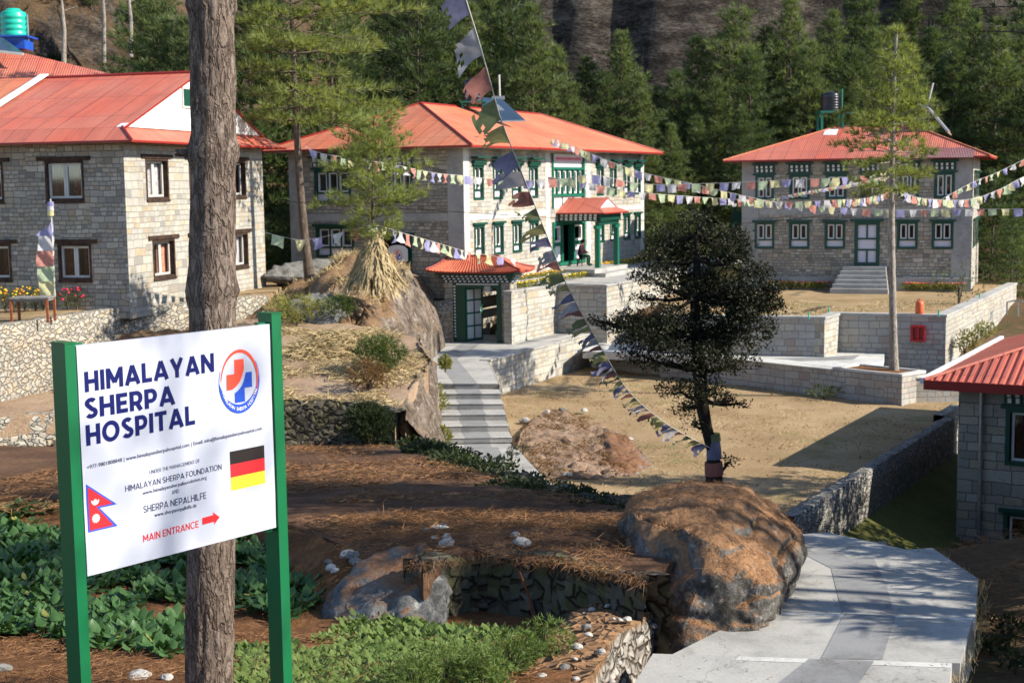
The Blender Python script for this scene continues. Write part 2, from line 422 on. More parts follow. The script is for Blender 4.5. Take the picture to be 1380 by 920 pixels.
M['grey_rock'] = rock_mat('grey rock', [(.30, (.03, .028, .025)), (.46, (.10, .095, .088)), (.58, (.20, .195, .18)), (.72, (.36, .35, .33))], litter=(.30, .15, .075), lit0=.75, lit1=.95, sc=2.6, bd=.06)
M['pebble'] = rock_mat('pale stone', [(.3, (.24, .22, .19)), (.5, (.40, .38, .34)), (.7, (.55, .53, .49))], sc=5, bd=.02)
M['pebble_dark'] = rock_mat('dark stone', [(.3, (.07, .066, .06)), (.5, (.16, .155, .14)), (.7, (.27, .26, .24))], sc=4, bd=.02)
M['bark'] = bark_mat('pine bark', (.045, .030, .022), (.165, .122, .094), (.37, .30, .245), 17)
M['bark_far'] = bark_mat('far bark', (.05, .035, .024), (.13, .10, .075), (.24, .19, .15), 8)
M['bark_pale'] = bark_mat('pale bark', (.16, .13, .10), (.32, .28, .23), (.46, .42, .36), 8)
M['bark_dark'] = bark_mat('dark bark', (.012, .009, .007), (.03, .022, .017), (.06, .045, .035), 9)
M['pine_blue'] = foliage_mat('blue pine needles', (.055, .084, .034), (.13, .172, .070), (.25, .29, .125), trans=.42)
M['pine_deep'] = foliage_mat('deep pine needles', (.034, .058, .026), (.08, .118, .048), (.175, .215, .09), trans=.4)
M['pine_light'] = foliage_mat('light pine needles', (.12, .15, .048), (.225, .265, .085), (.35, .385, .155), trans=.45)
M['oak'] = foliage_mat('dark oak leaves', (.009, .012, .005), (.022, .025, .010), (.052, .048, .019), trans=.15)
M['veg'] = foliage_mat('mustard leaves', (.028, .070, .022), (.058, .128, .038), (.115, .205, .075), sc=2.5, trans=.2, rough=.4)
M['clover'] = foliage_mat('low leaves', (.060, .110, .022), (.130, .190, .045), (.235, .290, .095), sc=2.5, trans=.3)
M['bush'] = foliage_mat('bush needles', (.035, .058, .014), (.080, .115, .030), (.150, .180, .055), sc=2.5)
M['bush_dark'] = foliage_mat('ivy leaves', (.012, .022, .008), (.028, .042, .014), (.065, .085, .026), sc=2)
M['bush_yellow'] = foliage_mat('yellow green leaves', (.11, .12, .025), (.24, .24, .055), (.38, .34, .10), sc=2)
M['weed'] = foliage_mat('dry weeds', (.10, .055, .025), (.20, .115, .05), (.32, .21, .10), sc=2)
M['straw'] = foliage_mat('straw', (.30, .22, .11), (.48, .37, .20), (.62, .51, .32), sc=3, trans=.15, rough=.7)
M['litter'] = foliage_mat('fallen needles', (.10, .045, .018), (.22, .11, .048), (.38, .22, .105), sc=3, trans=.1, rough=.8)
M['sign_face'] = NT('sign face', .32, .4).color((.47, .48, .54)).m
_g = NT('window glass', .05, .5); _tr = _g.n('BsdfTransparent'); _gl = _g.n('BsdfGlossy', {'Roughness': .04, 'Color': (.9, .95, 1)})
_fr = _g.n('Fresnel', {'IOR': 1.5}); _mx = _g.n('MixShader', {0: _g.math('ADD', _fr, .06)})
_g.t.links.new(_tr.outputs[0], _mx.inputs[1]); _g.t.links.new(_gl.outputs[0], _mx.inputs[2]); _g.t.links.new(_mx.outputs[0], _g.out.inputs[0])
M['glass'] = _g.m
M['navy'] = plain('navy print', (.003, .006, .085), .4, .3, 0)
M['ink'] = plain('dark grey print', (.035, .04, .085), .4, .3, 0)
M['red_print'] = plain('red print', (.62, .025, .03), .4, .3, 0)
M['black_print'] = plain('black print', (.022, .016, .014), .4, .3, 0)
M['yellow_print'] = plain('yellow print', (.78, .68, .04), .4, .3, 0)
M['logo_red'] = plain('logo red', (.78, .075, .04), .4, .3, 0)
M['logo_blue'] = plain('logo blue', (.02, .075, .46), .4, .3, 0)
M['tank_black'] = plain('black plastic', (.012, .013, .016), .3, .5, .1)
M['tank_green'] = plain('turquoise plastic', (.012, .42, .29), .35, .5, .08)
M['blue_paint'] = plain('blue paint', (.015, .08, .42), .4, .4, .1)
M['solar'] = plain('solar glass', (.035, .06, .095), .15, .6, .1)
M['metal'] = plain('grey metal', (.32, .33, .34), .35, .5, .1, metal=.6)
M['white_trim'] = plain('white flashing', (.72, .72, .74), .5, .3, .1)
M['orange_cyl'] = plain('orange enamel', (.62, .115, .035), .4, .4, .12)
M['red_box'] = plain('red enamel', (.48, .012, .016), .4, .4, .12)
for k, c in dict(blue=(.42, .41, .66), white=(.78, .77, .76), red=(.74, .34, .27), green=(.56, .67, .44), yellow=(.78, .74, .42)).items(): M['flag_' + k] = cloth_mat('flag cloth ' + k, c)
for k, c in dict(blue=(.22, .22, .33), white=(.46, .44, .44), red=(.40, .17, .135), green=(.22, .25, .12), yellow=(.46, .42, .17)).items(): M['fade_' + k] = cloth_mat('worn flag cloth ' + k, c, .35)
M['flag_dark'] = cloth_mat('flag print', (.2, .2, .25), .2)
M['skin'] = plain('skin', (.32, .17, .11), .6, .3, .05)
M['coat'] = plain('dark maroon coat', (.05, .022, .03), .9, .1, .2)
M['trousers'] = plain('dark green trousers', (.02, .06, .05), .9, .1, .2)
M['hair'] = plain('black hair', (.012, .010, .010), .7, .2, .1)
# ------------------------------------------------------------------ terrain
def zbase(X, Y):
    near = -1.6 - .2 * max(Y, -20) if Y < 14 else -4.4 - .05 * (Y - 14)
    if Y < 0: near = -1.6 - .05 * Y
    if X > .3 and Y > 6: near = lerp(near, min(near, -4.45), sstep(.3, .7, X) * sstep(6, 7.5, Y))
    near += sstep(4.9, 7, X) * .35 + sstep(-8, -16, X) * .3
    z = lerp(near, -9.9, sstep(16.5, 30, Y))
    ys = lerp(62.3, 45, sstep(14.5, 19, X))
    z = lerp(z, lerp(-5.75, -7.0, sstep(14, 19, X)), sstep(ys, ys + lerp(3, 17, sstep(14, 19, X)), Y))
    z = lerp(z, -5.8, sstep(66, 76, Y))
    return z
def zF1(X, Y): return -3.7 - .13 * (Y - 14)
def zF2(X, Y): return -5.5 + .1375 * (Y - 36)
def zGarden(X, Y): return (-1.6 - .2 * Y if Y < 12.8 else -4.16 - .06 * (Y - 12.8))
def onF(px, py, zf):
    d = ray(px, py); a, b = 4.0, 110.0
    g = lambda Y: d.z * Y / d.y - zf(d.x * Y / d.y, Y)
    if g(a) * g(b) > 0: return d * (30 / d.y)
    for _ in range(50):
        c = (a + b) / 2
        if g(a) * g(c) <= 0: b = c
        else: a = c
    return d * (a / d.y)
def xy(p): return (p.x, p.y)

def grid(name, xs, ys, zf, m, kind='structure'):
    vs = [V(x, y, zf(x, y)) for y in ys for x in xs]; nx = len(xs); fs = []
    for j in range(len(ys) - 1):
        for i in range(nx - 1): fs.append((j * nx + i, j * nx + i + 1, (j + 1) * nx + i + 1, (j + 1) * nx + i))
    b = MB(); b.mesh(vs, fs, 0, True); return tag(b.build(name, m, uv=False), kind=kind)
def frange(a, b, s):
    n = max(1, int(round((b - a) / s))); return [a + (b - a) * i / n for i in range(n + 1)]

xs = frange(-160, -30, 10)[:-1] + frange(-30, 40, 1.0)[:-1] + frange(40, 160, 10)
ys = frange(-60, 0, 6)[:-1] + frange(0, 80, 1.0)
tag(grid('ground', xs, ys, lambda x, y: zbase(x, y) - .12 + .12 * fbm(x, y, 0, .35, 3), M['ground']), 'uneven brown earth round the terraces and walls', 'ground')

def zhill(X, Y):
    s0 = lerp(77, 97, sstep(-36, -10, X)); s0 = lerp(s0, 92, sstep(26, 45, X))
    d = Y - s0
    if d < 0: return -5.9 + .1 * fbm(X, Y, 0, .2, 2)
    z = -5.9 + .62 * d + 1.2 * sstep(0, 10, d) * fbm(X, Y, 5, .09, 5) + .9 * sstep(2, 12, d) * fbm(X, Y, 2, .4, 4)
    c = sstep(-4, 6, X) * (1 - sstep(34, 48, X))
    z += c * 15 * sstep(13, 19, d + 2.5 * fbm(X, Y, 1, .12, 3))
    lf = 1 - sstep(-30, -14, X)
    z += lf * 3.0 * sstep(14, 16, d + 5 * fbm(X, Y, 12, .2, 4)) + lf * 4.5 * sstep(6, 9, d + 4 * fbm(X, Y, 9, .16, 4))
    z += .9 * sstep(4, 12, d) * abs(noise.noise(Vector((X * .33, Y * .33, 3)))) * 2 + .5 * sstep(4, 12, d) * fbm(X, Y, 7, 1.1, 3)
    # rock ledges
    st = 1.5; k = z / st; fl = math.floor(k); z = lerp(z, (fl + sstep(.25, .75, k - fl)) * st, .55 * max(c, lf * .7) * sstep(8, 14, d))
    return z
hm = rock_mat('hillside rock and dry grass', [(.30, (.012, .009, .007)), (.45, (.045, .034, .026)), (.58, (.105, .083, .064)), (.75, (.22, .19, .155))], litter=(.24, .145, .068), lit0=.38, lit1=.70, sc=.6, bd=.9, layered=True, lichen=0, con=1.8)
tag(grid('hillside', frange(-150, -50, 5)[:-1] + frange(-50, 60, .75)[:-1] + frange(60, 150, 5), frange(76, 150, .75)[:-1] + frange(150, 330, 6), zhill, hm), 'steep rocky hillside with dry brown grass and dark cliffs', 'hillside')

def patch(name, poly, zf, m, res=.5, skirt=.5, amp=.04, fs=.8, label=None):
    poly = [(p.x, p.y) if isinstance(p, Vector) else p for p in poly]
    ar = sum(poly[i][0] * poly[(i + 1) % len(poly)][1] - poly[(i + 1) % len(poly)][0] * poly[i][1] for i in range(len(poly)))
    if ar < 0: poly = poly[::-1]
    bd = []
    for i, p in enumerate(poly):
        q = poly[(i + 1) % len(poly)]; n = max(1, int(math.hypot(q[0] - p[0], q[1] - p[1]) / res))
        for k in range(n): bd.append(Vector((lerp(p[0], q[0], k / n), lerp(p[1], q[1], k / n))))
    nb = len(bd); pts = list(bd)
    x0, x1 = min(p.x for p in bd), max(p.x for p in bd); y0, y1 = min(p.y for p in bd), max(p.y for p in bd)
    def inside(x, y):
        c = False; j = len(poly) - 1
        for i in range(len(poly)):
            xi, yi = poly[i]; xj, yj = poly[j]
            if (yi > y) != (yj > y) and x < (xj - xi) * (y - yi) / (yj - yi) + xi: c = not c
            j = i
        return c
    rnd = random.Random(len(name) + nb)
    y = y0 + res * .5
    while y < y1:
        x = x0 + res * .5
        while x < x1:
            q = (x + rnd.uniform(-.25, .25) * res, y + rnd.uniform(-.25, .25) * res)
            if inside(*q): pts.append(Vector(q))
            x += res
        y += res
    vo, eo, fo, _, _, _ = delaunay_2d_cdt(pts, [], [list(range(nb))], 1, 1e-4)
    vs = [V(v.x, v.y, zf(v.x, v.y) + amp * fbm(v.x, v.y, 0, fs, 4)) for v in vo]
    b = MB(); b.mesh(vs, [tuple(f) for f in fo], 0, True)
    lo = [V(v.x, v.y, vs[i].z) for i, v in enumerate(vo[:nb])]
    for i in range(nb):
        a, c = lo[i], lo[(i + 1) % nb]
        b.poly([V(a.x, a.y, a.z - skirt), V(c.x, c.y, c.z - skirt), c, a], 0)
    return tag(b.build(name, m), label, kind='structure')

def resample(P, n):
    P = [Vector(p) for p in P]; L = [0]
    for a, b in zip(P, P[1:]): L.append(L[-1] + (b - a).length)
    out = []
    for k in range(n):
        s = L[-1] * k / (n - 1); i = 0
        while i < len(P) - 2 and L[i + 1] < s: i += 1
        out.append(P[i].lerp(P[i + 1], (s - L[i]) / max(1e-6, L[i + 1] - L[i])))
    return out
def loft(b, lines, nu, nv, amp=.1, fs=1.0, mi=0, bulge=0.0, seed=0, edge=True):
    rows = [resample(l, nu) for l in lines]; vs = []
    full = []
    for r in range(len(rows) - 1):
        for k in range(nv + (1 if r == len(rows) - 2 else 0)):
            full.append([rows[r][i].lerp(rows[r + 1][i], k / nv) for i in range(nu)])
    nr = len(full)
    for j, row in enumerate(full):
        for i, p in enumerate(row):
            d = Vector((fbm(p.x + seed, p.y, p.z, fs, 4), fbm(p.x, p.y + 17 + seed, p.z, fs, 4), fbm(p.x, p.y, p.z + 31 + seed, fs, 4))) * amp
            vs.append(p + d)
    fsx = [(j * nu + i, j * nu + i + 1, (j + 1) * nu + i + 1, (j + 1) * nu + i) for j in range(nr - 1) for i in range(nu - 1)]
    b.mesh(vs, fsx, mi, True)

# foreground garden bed, brown field, upper straw field, lawns
gard = [(-13, 8.0), (.25, 8.0), (.45, 11.0), (1.0, 12.6), (.4, 13.7), (-1.0, 13.9), (-2.3, 15.8), (-3.2, 18.2), (-5, 21.3), (-13, 21.6)]
patch('garden_bed', gard, zGarden, M['needles'], .3, .4, .05, 1.1, 'brown needle strewn soil of the vegetable plot in the foreground')
f1 = [onF(846, 768, zF1), onF(830, 770, zF1), onF(740, 756, zF1), onF(640, 748, zF1), onF(570, 760, zF1), (-1.6, 14.6), (-2.4, 16.2), (-3.3, 18.4), (-5, 21), (-13, 21.2), (-15.5, 37.2), (-8, 36.6), (-3.1, 35.8), (-2.6, 35), (.1, 22.4), (1.6, 18.7), (2.2, 15.6), (1.9, 13.6)]
def zF1n(X, Y):
    z = zF1(X, Y); z -= .55 * sstep(15, 13.6, Y) * sstep(-.6, -1.6, X)
    z += .16 * math.exp(-((X + .1) ** 2 / 1.2 + (Y - 14.6) ** 2 / .5)); return z
patch('field', f1, zF1n, M['soil'], .3, .8, .09, .7, 'brown fallow field with straw beyond the garden bed')
f2 = [onF(262, 545, zF2), onF(380, 543, zF2), onF(505, 543, zF2), onF(532, 556, zF2), onF(560, 520, zF2), onF(577, 488, zF2), onF(560, 455, zF2), onF(470, 436, zF2), onF(372, 428, zF2), onF(290, 432, zF2)]
patch('straw_field', f2, zF2, M['straw_field'], .35, 1.2, .07, .9, 'pale tilled terrace strewn with straw')
P_ = lambda px, py, z: xy(onZ(px, py, z))
lawn = [P_(672, 524, -8), P_(791, 494, -8), P_(1215, 547, -8), P_(1235, 540, -8), P_(1292, 541, -8), P_(1275, 562, -8), P_(1060, 692, -8), (3.2, 29), (-.2, 30), (.9, 37), P_(694, 604, -8)]
def zLawn(X, Y): return -8.0 + (-.6) * sstep(34, 29, Y)
patch('lawn', lawn, zLawn, M['lawn_dry'], .5, 1.8, .04, .5, 'dry yellow lawn inside the lower terrace walls')
rt = [P_(890, 425, -5.5), P_(1100, 428, -5.5), P_(1120, 423.2, -5.5), P_(1274, 426, -5.5), P_(1364, 385, -5.5), (24, 78), (8, 80), (7.5, 68)]
patch('terrace_lawn', rt, lambda x, y: -5.52, M['lawn_dry'], .6, .3, .04, .5, 'dry lawn on the upper terrace before the right building')
cR, cL = V(.427, .904, 0), V(-.904, .427, 0)          # axes of the central building
midt = [(-11, 63), (-3.0, 61.2), (-.75, 65.6), (2.0, 65.1), (2.15, 63.1), (4.1, 62.0), (8.2, 70.8), (14, 84), (3, 88)]
patch('terrace', midt, lambda x, y: -4.42, M['concrete'], .8, .3, .01, .5, 'concrete terrace round the central building')
wt = [onZ(-200, 470, -4.05), onZ(0, 441, -4.05), onZ(172, 413.5, -4.05), onZ(362, 396, -4.05), onZ(395, 378, -4.05), (-9, 70), (-34, 72), (-30, 44)]
patch('ward_terrace', wt, lambda x, y: -4.06, M['lawn_dry'], .8, .5, .04, .6, 'grassy terrace the left building stands on')

q0, q1 = onZ(1272, 562, -7.85), onZ(1052, 694, -7.85)
patch('grass', [(5.6, 27), (11.5, 33), (12.3, 38.5), (15, 46.5), (14.2, 47), (7.2, 35.2), (5.2, 31)], lambda x, y: -8.98 - .40 * max(0, (Vector((x, y)) - Vector((q1.x, q1.y))).dot(Vector((q0.y - q1.y, -(q0.x - q1.x))).normalized())), M['grass_dark'], .5, .4, .05, .6, 'dark grass between the parapet and the near building')

# ------------------------------------------------------------------ paths
def flat(name, polys, label, m, depth=.25):
    b = MB()
    for k, (poly, mi) in enumerate(polys):
        top = [Vector(p) for p in poly]
        ar = sum(top[i].x * top[(i + 1) % len(top)].y - top[(i + 1) % len(top)].x * top[i].y for i in range(len(top)))
        if ar < 0: top = top[::-1]
        b.poly(top, mi)
        if mi == 0:
            for i in range(len(top)):
                a, c = top[i], top[(i + 1) % len(top)]
                b.poly([a - V(0, 0, depth), c - V(0, 0, depth), c, a], 0)
    return tag(b.build(name, m), label, kind='structure')
CM = [M['concrete'], M['concrete_grey'], M['concrete_white']]
zp = -6.6
def up(p, dz): return p + V(0, 0, dz)
plaza = [onZ(588, 517, zp), onZ(672, 517, zp), onZ(657, 486, zp), onZ(772, 450, zp), onZ(800, 440, zp), onZ(850, 436, zp), V(2.1, 63.2, zp), V(0, 58.9, zp), onZ(700, 452, zp), V(-.2, 62.5, zp), V(-3.4, 62.5, zp), onZ(600, 452, zp), onZ(565, 482, zp), onZ(575, 500, zp)]
band = [onZ(632, 456.5, zp + .004), onZ(656, 457.5, zp + .004), onZ(616, 484, zp + .004), onZ(644, 517, zp + .004), onZ(612, 517, zp + .004), onZ(588, 484, zp + .004)]
band2 = [onZ(660, 458.5, zp + .004), onZ(735, 453, zp + .004), onZ(785, 446, zp + .004), onZ(770, 450, zp + .004), onZ(700, 464, zp + .004)]
flat('path', [(plaza, 0), (band, 1), (band2, 1)], 'pale concrete path with a grey band before the gate', CM, 1.3)
zl = -7.7
low = [onZ(597, 603, zl), onZ(695, 602, zl), onZ(737, 648, zl), V(1.9, 33, zl), V(-.1, 33, zl), onZ(615, 632, zl)]
lowb = [onZ(634, 602, zl + .004), onZ(671, 602, zl + .004), onZ(695, 648, zl + .004), onZ(650, 648, zl + .004)]
flat('path', [(low, 0), (lowb, 1)], 'concrete path below the stone steps', CM, .6)
ramp = [V(-.1, 33, zl), V(1.9, 33, zl), V(4.1, 27, -7.2), V(5.0, 22, -6.0), V(4.6, 17.2, -4.45), V(2.3, 17.2, -4.45), V(2.6, 21, -5.8), V(1.8, 26.5, -7.2)]
b = MB()
for q in ((0, 1, 2, 7), (7, 2, 3, 6), (6, 3, 4, 5)): b.poly([ramp[k] for k in q], 0)
for i in range(8):
    a, c = ramp[i], ramp[(i + 1) % 8]; b.poly([a - V(0, 0, 2.4), c - V(0, 0, 2.4), c, a], 0)
tag(b.build('path', CM), 'sloping concrete path hidden behind the boulder', kind='structure')
# steps
b = MB(); N = 6
tl, tr = onZ(588, 517, zp), onZ(672, 517, zp); bl, br_ = onZ(599, 603, zl + .1), onZ(694, 601, zl + .1)
for k in range(N):
    z = zp - (k + 1) * (zp - zl) / (N + 0.0) + .0
    a, c = tl.lerp(bl, k / N), tr.lerp(br_, k / N); d, e = tl.lerp(bl, (k + 1) / N), tr.lerp(br_, (k + 1) / N)
    for p in (a, c, d, e): p.z = z
    if k == N - 1: z += .03
    ztop = zp - k * (zp - zl) / N
    # riser (darker concrete) and tread (paler concrete)
    b.poly([V(a.x, a.y, z), V(c.x, c.y, z), V(c.x, c.y, ztop), V(a.x, a.y, ztop)], 1)
    b.poly([d, e, c, a], 0)
    n1, n2 = d + V(0, .07, .003), e + V(0, .07, .003); b.poly([d + V(0, -.02, .003), e + V(0, -.02, .003), n2, n1], 2)
    m0, m1 = a.lerp(c, .30), a.lerp(c, .68); m2, m3 = d.lerp(e, .32), d.lerp(e, .70)
    b.poly([up(m2, .005), up(m3, .005), up(m1, .005), up(m0, .005)], 3)
    b.poly([V(m0.x, m0.y - .004, z), V(m1.x, m1.y - .004, z), V(m1.x, m1.y - .004, ztop), V(m0.x, m0.y - .004, ztop)], 4)
    for s0, s1 in ((a, d), (e, c)): b.poly([V(s0.x, s0.y, -8.3), V(s1.x, s1.y, -8.3), V(s1.x, s1.y, z), V(s0.x, s0.y, z)], 1)
tag(b.build('steps', [M['concrete'], M['concrete_dark'], M['concrete_white'], M['concrete_grey'], M['concrete_grey']]), 'flight of concrete steps with a grey middle band below the gate', kind='structure')
# path along the back of the lawn
z2 = -7.0
p2 = [onZ(785, 473, z2), onZ(900, 478, z2), onZ(1050, 487, z2), onZ(1153, 497, z2), onZ(1190, 486, z2), onZ(1192, 476, z2), onZ(1119, 472, z2), onZ(1099, 479, z2), onZ(1020, 478, z2), onZ(900, 462, z2), onZ(800, 452, z2)]
p2b = [onZ(1040, 482.5, z2 + .004), onZ(1105, 481, z2 + .004), onZ(1160, 478, z2 + .004), onZ(1150, 484, z2 + .004), onZ(1080, 486.5, z2 + .004)]
flat('path', [(p2, 0), (p2b, 1)], 'white concrete path along the back of the lower lawn', [M['concrete_white'], M['concrete_grey']], .3)
# near path: three broad slabs stepping up towards the viewer
zs = -4.2
s1 = [onZ(985, 742, zs), onZ(1066, 720, zs), onZ(1116, 717, zs), onZ(1222, 740, zs), onZ(1257, 738, zs), onZ(1318, 779, zs), onZ(1314, 838, zs), onZ(1020, 828, zs)]
s1b = [onZ(1075, 742, zs + .004), onZ(1125, 741, zs + .004), onZ(1146, 752, zs + .004), onZ(1178, 752, zs + .004), onZ(1196, 792, zs + .004), onZ(1206, 834, zs + .004), onZ(1136, 831, zs + .004), onZ(1120, 765, zs + .004)]
s1c = [onZ(1118, 724, zs + .004), onZ(1150, 733, zs + .004), onZ(1180, 752, zs + .004), onZ(1146, 752, zs + .004), onZ(1128, 738, zs + .004), onZ(1085, 741, zs + .004)]
zt = -4.08
s2 = [onZ(1020, 823.5, zt), onZ(1311, 832, zt), onZ(1294, 893, zt), onZ(900, 884, zt)]
s2b = [onZ(1138, 826, zt + .004), onZ(1207, 829, zt + .004), onZ(1189, 888, zt + .004), onZ(1106, 887, zt + .004)]
s2lit = [onZ(1020, 823.6, zt + .003), onZ(1311, 832.1, zt + .003), onZ(1310, 835, zt + .003), onZ(1016, 827, zt + .003)]  # sunlit streak on the far edge, painted as a pale strip
zu = -3.96
s3 = [onZ(880, 880, zu), onZ(1283, 893, zu), onZ(1270, 990, zu), onZ(1240, 1150, zu), onZ(780, 1150, zu), onZ(830, 960, zu)]
s3b = [onZ(1090, 887, zu + .004), onZ(1178, 890, zu + .004), onZ(1130, 960, zu + .004), onZ(1100, 1100, zu + .004), onZ(960, 1100, zu + .004), onZ(1030, 935, zu + .004)]
s3lit = [onZ(996, 883.8, zu + .003), onZ(1283, 893.2, zu + .003), onZ(1282, 899, zu + .003), onZ(990, 889, zu + .003)]  # pale strip again painted for sunlight along the slab's far edge
SL1, SL2, SL3 = s1, s2, s3
flat('path', [(s1, 0), (s1b, 1)], 'lowest grey concrete path slab beside the boulder', CM, 1.6)
flat('path', [(s2, 0), (s2b, 1), (s2lit, 2)], 'middle concrete path slab with a sunlit streak painted pale along its far edge', CM, 1.0)
flat('path', [(s3, 0), (s3b, 1), (s3lit, 2)], 'nearest concrete path slab with a sunlit streak painted pale along its far edge', CM, .8)

# ------------------------------------------------------------------ walls
def wall(label, P, Q, z0, z1, th=.4, mat='stone_wall', cap=None, name='stone_wall', rough=0.0, z1b=None, flip=False, capm='concrete', group=None):
    P, Q = V(P[0], P[1], 0), V(Q[0], Q[1], 0)
    d = (Q - P).normalized(); n = V(-d.y, d.x, 0)
    if n.dot((P + Q) / 2) < 0: n = -n
    if flip: n = -n
    z1b = z1 if z1b is None else z1b
    b = MB(); L = (Q - P).length
    if rough:
        nu = max(4, int(L / .22)); rows = [[], [], [], []]
        for i in range(nu + 1):
            t = i / nu; p = P.lerp(Q, t); zt_ = lerp(z1, z1b, t) + rough * fbm(p.x * 1.7, p.y * 1.7, 0, 1.6, 3)
            rows[0].append(V(p.x, p.y, z0)); rows[1].append(V(p.x, p.y, zt_)); rows[2].append(V(p.x, p.y, zt_) + n * th); rows[3].append(V(p.x, p.y, z0) + n * th)
        loft(b, [rows[0], rows[1], rows[2], rows[3]], nu + 1, 4, rough * .5, 2.2)
    else:
        b.hexa([V(P.x, P.y, z0), V(Q.x, Q.y, z0), V(Q.x, Q.y, z0) + n * th, V(P.x, P.y, z0) + n * th,
                V(P.x, P.y, z1), V(Q.x, Q.y, z1b), V(Q.x, Q.y, z1b) + n * th, V(P.x, P.y, z1) + n * th])
    o = b.build(name, M[mat], None, P.lerp(Q, .5) + V(0, 0, z0)); tag(o, label, 'wall', group)
    if cap:
        c = MB(); e = d * .03; f = n * .04
        c.hexa([V(P.x, P.y, z1 + .002) - e - f, V(Q.x, Q.y, z1b + .002) + e - f, V(Q.x, Q.y, z1b + .002) + e + n * th + f, V(P.x, P.y, z1 + .002) - e + n * th + f,
                V(P.x, P.y, z1 + cap) - e - f, V(Q.x, Q.y, z1b + cap) + e - f, V(Q.x, Q.y, z1b + cap) + e + n * th + f, V(P.x, P.y, z1 + cap) - e + n * th + f])
        c.build('coping', M[capm], o)
    return o
# lower lawn
LW = (onZ(672, 523, -8), onZ(791, 493, -8)); W1 = (onZ(791, 493, -8), onZ(1215, 546, -8))
_o = V(.09, -.05, 0); _q = onZ(657.5, 486, zp)
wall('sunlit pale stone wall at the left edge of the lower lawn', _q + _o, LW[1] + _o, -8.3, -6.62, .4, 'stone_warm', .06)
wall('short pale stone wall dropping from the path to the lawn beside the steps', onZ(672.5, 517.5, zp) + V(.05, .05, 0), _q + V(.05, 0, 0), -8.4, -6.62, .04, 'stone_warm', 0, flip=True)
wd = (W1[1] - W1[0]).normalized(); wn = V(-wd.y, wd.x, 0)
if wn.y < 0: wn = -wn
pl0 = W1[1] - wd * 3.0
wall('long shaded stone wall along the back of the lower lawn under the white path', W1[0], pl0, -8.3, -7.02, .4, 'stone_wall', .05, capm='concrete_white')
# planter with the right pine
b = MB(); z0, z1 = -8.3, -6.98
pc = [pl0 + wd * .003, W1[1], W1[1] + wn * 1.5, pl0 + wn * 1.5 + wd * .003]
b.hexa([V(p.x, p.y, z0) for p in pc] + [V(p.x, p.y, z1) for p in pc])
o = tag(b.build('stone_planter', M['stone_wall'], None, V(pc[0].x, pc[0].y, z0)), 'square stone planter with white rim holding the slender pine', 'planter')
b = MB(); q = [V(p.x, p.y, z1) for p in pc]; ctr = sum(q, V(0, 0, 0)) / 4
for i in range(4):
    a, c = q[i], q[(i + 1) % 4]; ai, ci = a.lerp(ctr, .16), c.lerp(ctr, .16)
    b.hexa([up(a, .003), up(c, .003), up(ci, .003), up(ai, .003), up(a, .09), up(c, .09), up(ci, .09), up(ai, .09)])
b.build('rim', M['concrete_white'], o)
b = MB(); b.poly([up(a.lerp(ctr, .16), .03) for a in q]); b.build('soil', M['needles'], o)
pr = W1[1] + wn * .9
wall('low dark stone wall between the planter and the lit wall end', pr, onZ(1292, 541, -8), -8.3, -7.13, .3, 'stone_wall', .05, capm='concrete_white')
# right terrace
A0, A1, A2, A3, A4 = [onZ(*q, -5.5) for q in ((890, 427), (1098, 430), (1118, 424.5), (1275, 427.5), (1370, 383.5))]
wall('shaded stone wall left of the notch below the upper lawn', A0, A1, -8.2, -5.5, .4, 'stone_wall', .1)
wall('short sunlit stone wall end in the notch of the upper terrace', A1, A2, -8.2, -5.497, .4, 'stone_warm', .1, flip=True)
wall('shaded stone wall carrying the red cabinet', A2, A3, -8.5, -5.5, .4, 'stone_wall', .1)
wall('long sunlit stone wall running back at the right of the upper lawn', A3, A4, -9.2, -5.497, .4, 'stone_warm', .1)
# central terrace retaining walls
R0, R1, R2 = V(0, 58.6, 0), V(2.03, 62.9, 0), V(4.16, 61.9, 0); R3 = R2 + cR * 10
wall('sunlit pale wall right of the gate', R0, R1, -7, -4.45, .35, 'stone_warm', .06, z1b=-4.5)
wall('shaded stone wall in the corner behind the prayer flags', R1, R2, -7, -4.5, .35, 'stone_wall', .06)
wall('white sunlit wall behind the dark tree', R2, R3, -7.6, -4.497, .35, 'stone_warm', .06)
g0, g1 = atY(566, 450, 60.2), atY(611, 452, 59.7)
wall('low rubble wall left of the gate', g0, g1, -7, -4.85, .35, 'rubble', 0, rough=.04)
wall('lit wall seen through the gate opening', (-2.6, 61.2), (-.6, 65.4), -7, -4.6, .3, 'stone_warm', .05)
# left building terrace
k0, k1, k2 = onZ(-120, 456, -3.98), onZ(171, 413.2, -3.98), onZ(362, 395.5, -3.98)
wall('long pale rubble wall below the left building', k0, k1, -6.6, -3.98, .5, 'rubble', 0, rough=.03, z1b=-3.98)
wall('pale rubble plinth under the sunlit end of the left building', k1, k2, -6.4, -4.02, .4, 'rubble', 0, rough=.03)
j0, j1 = onZ(-90, 572, -6.25), onZ(110, 551, -6.25)
wall('lower rubble wall below the grassy ledge at far left', j0, j1, -7.2, -6.25, .4, 'rubble', 0, rough=.04)
kn = V((k1 - k0).y, -(k1 - k0).x, 0).normalized()
patch("ledge", [xy(j0), xy(j1), xy(onZ(200, 520, -6.2)), xy(k1 + kn * .1), xy(k0 + kn * .1)], lambda x, y: -6.25, M['straw_field'], .5, .6, .06, .8, 'grassy ledge between the two left walls')
fA, fB = onF(264, 545, zF2), onF(292, 432, zF2)
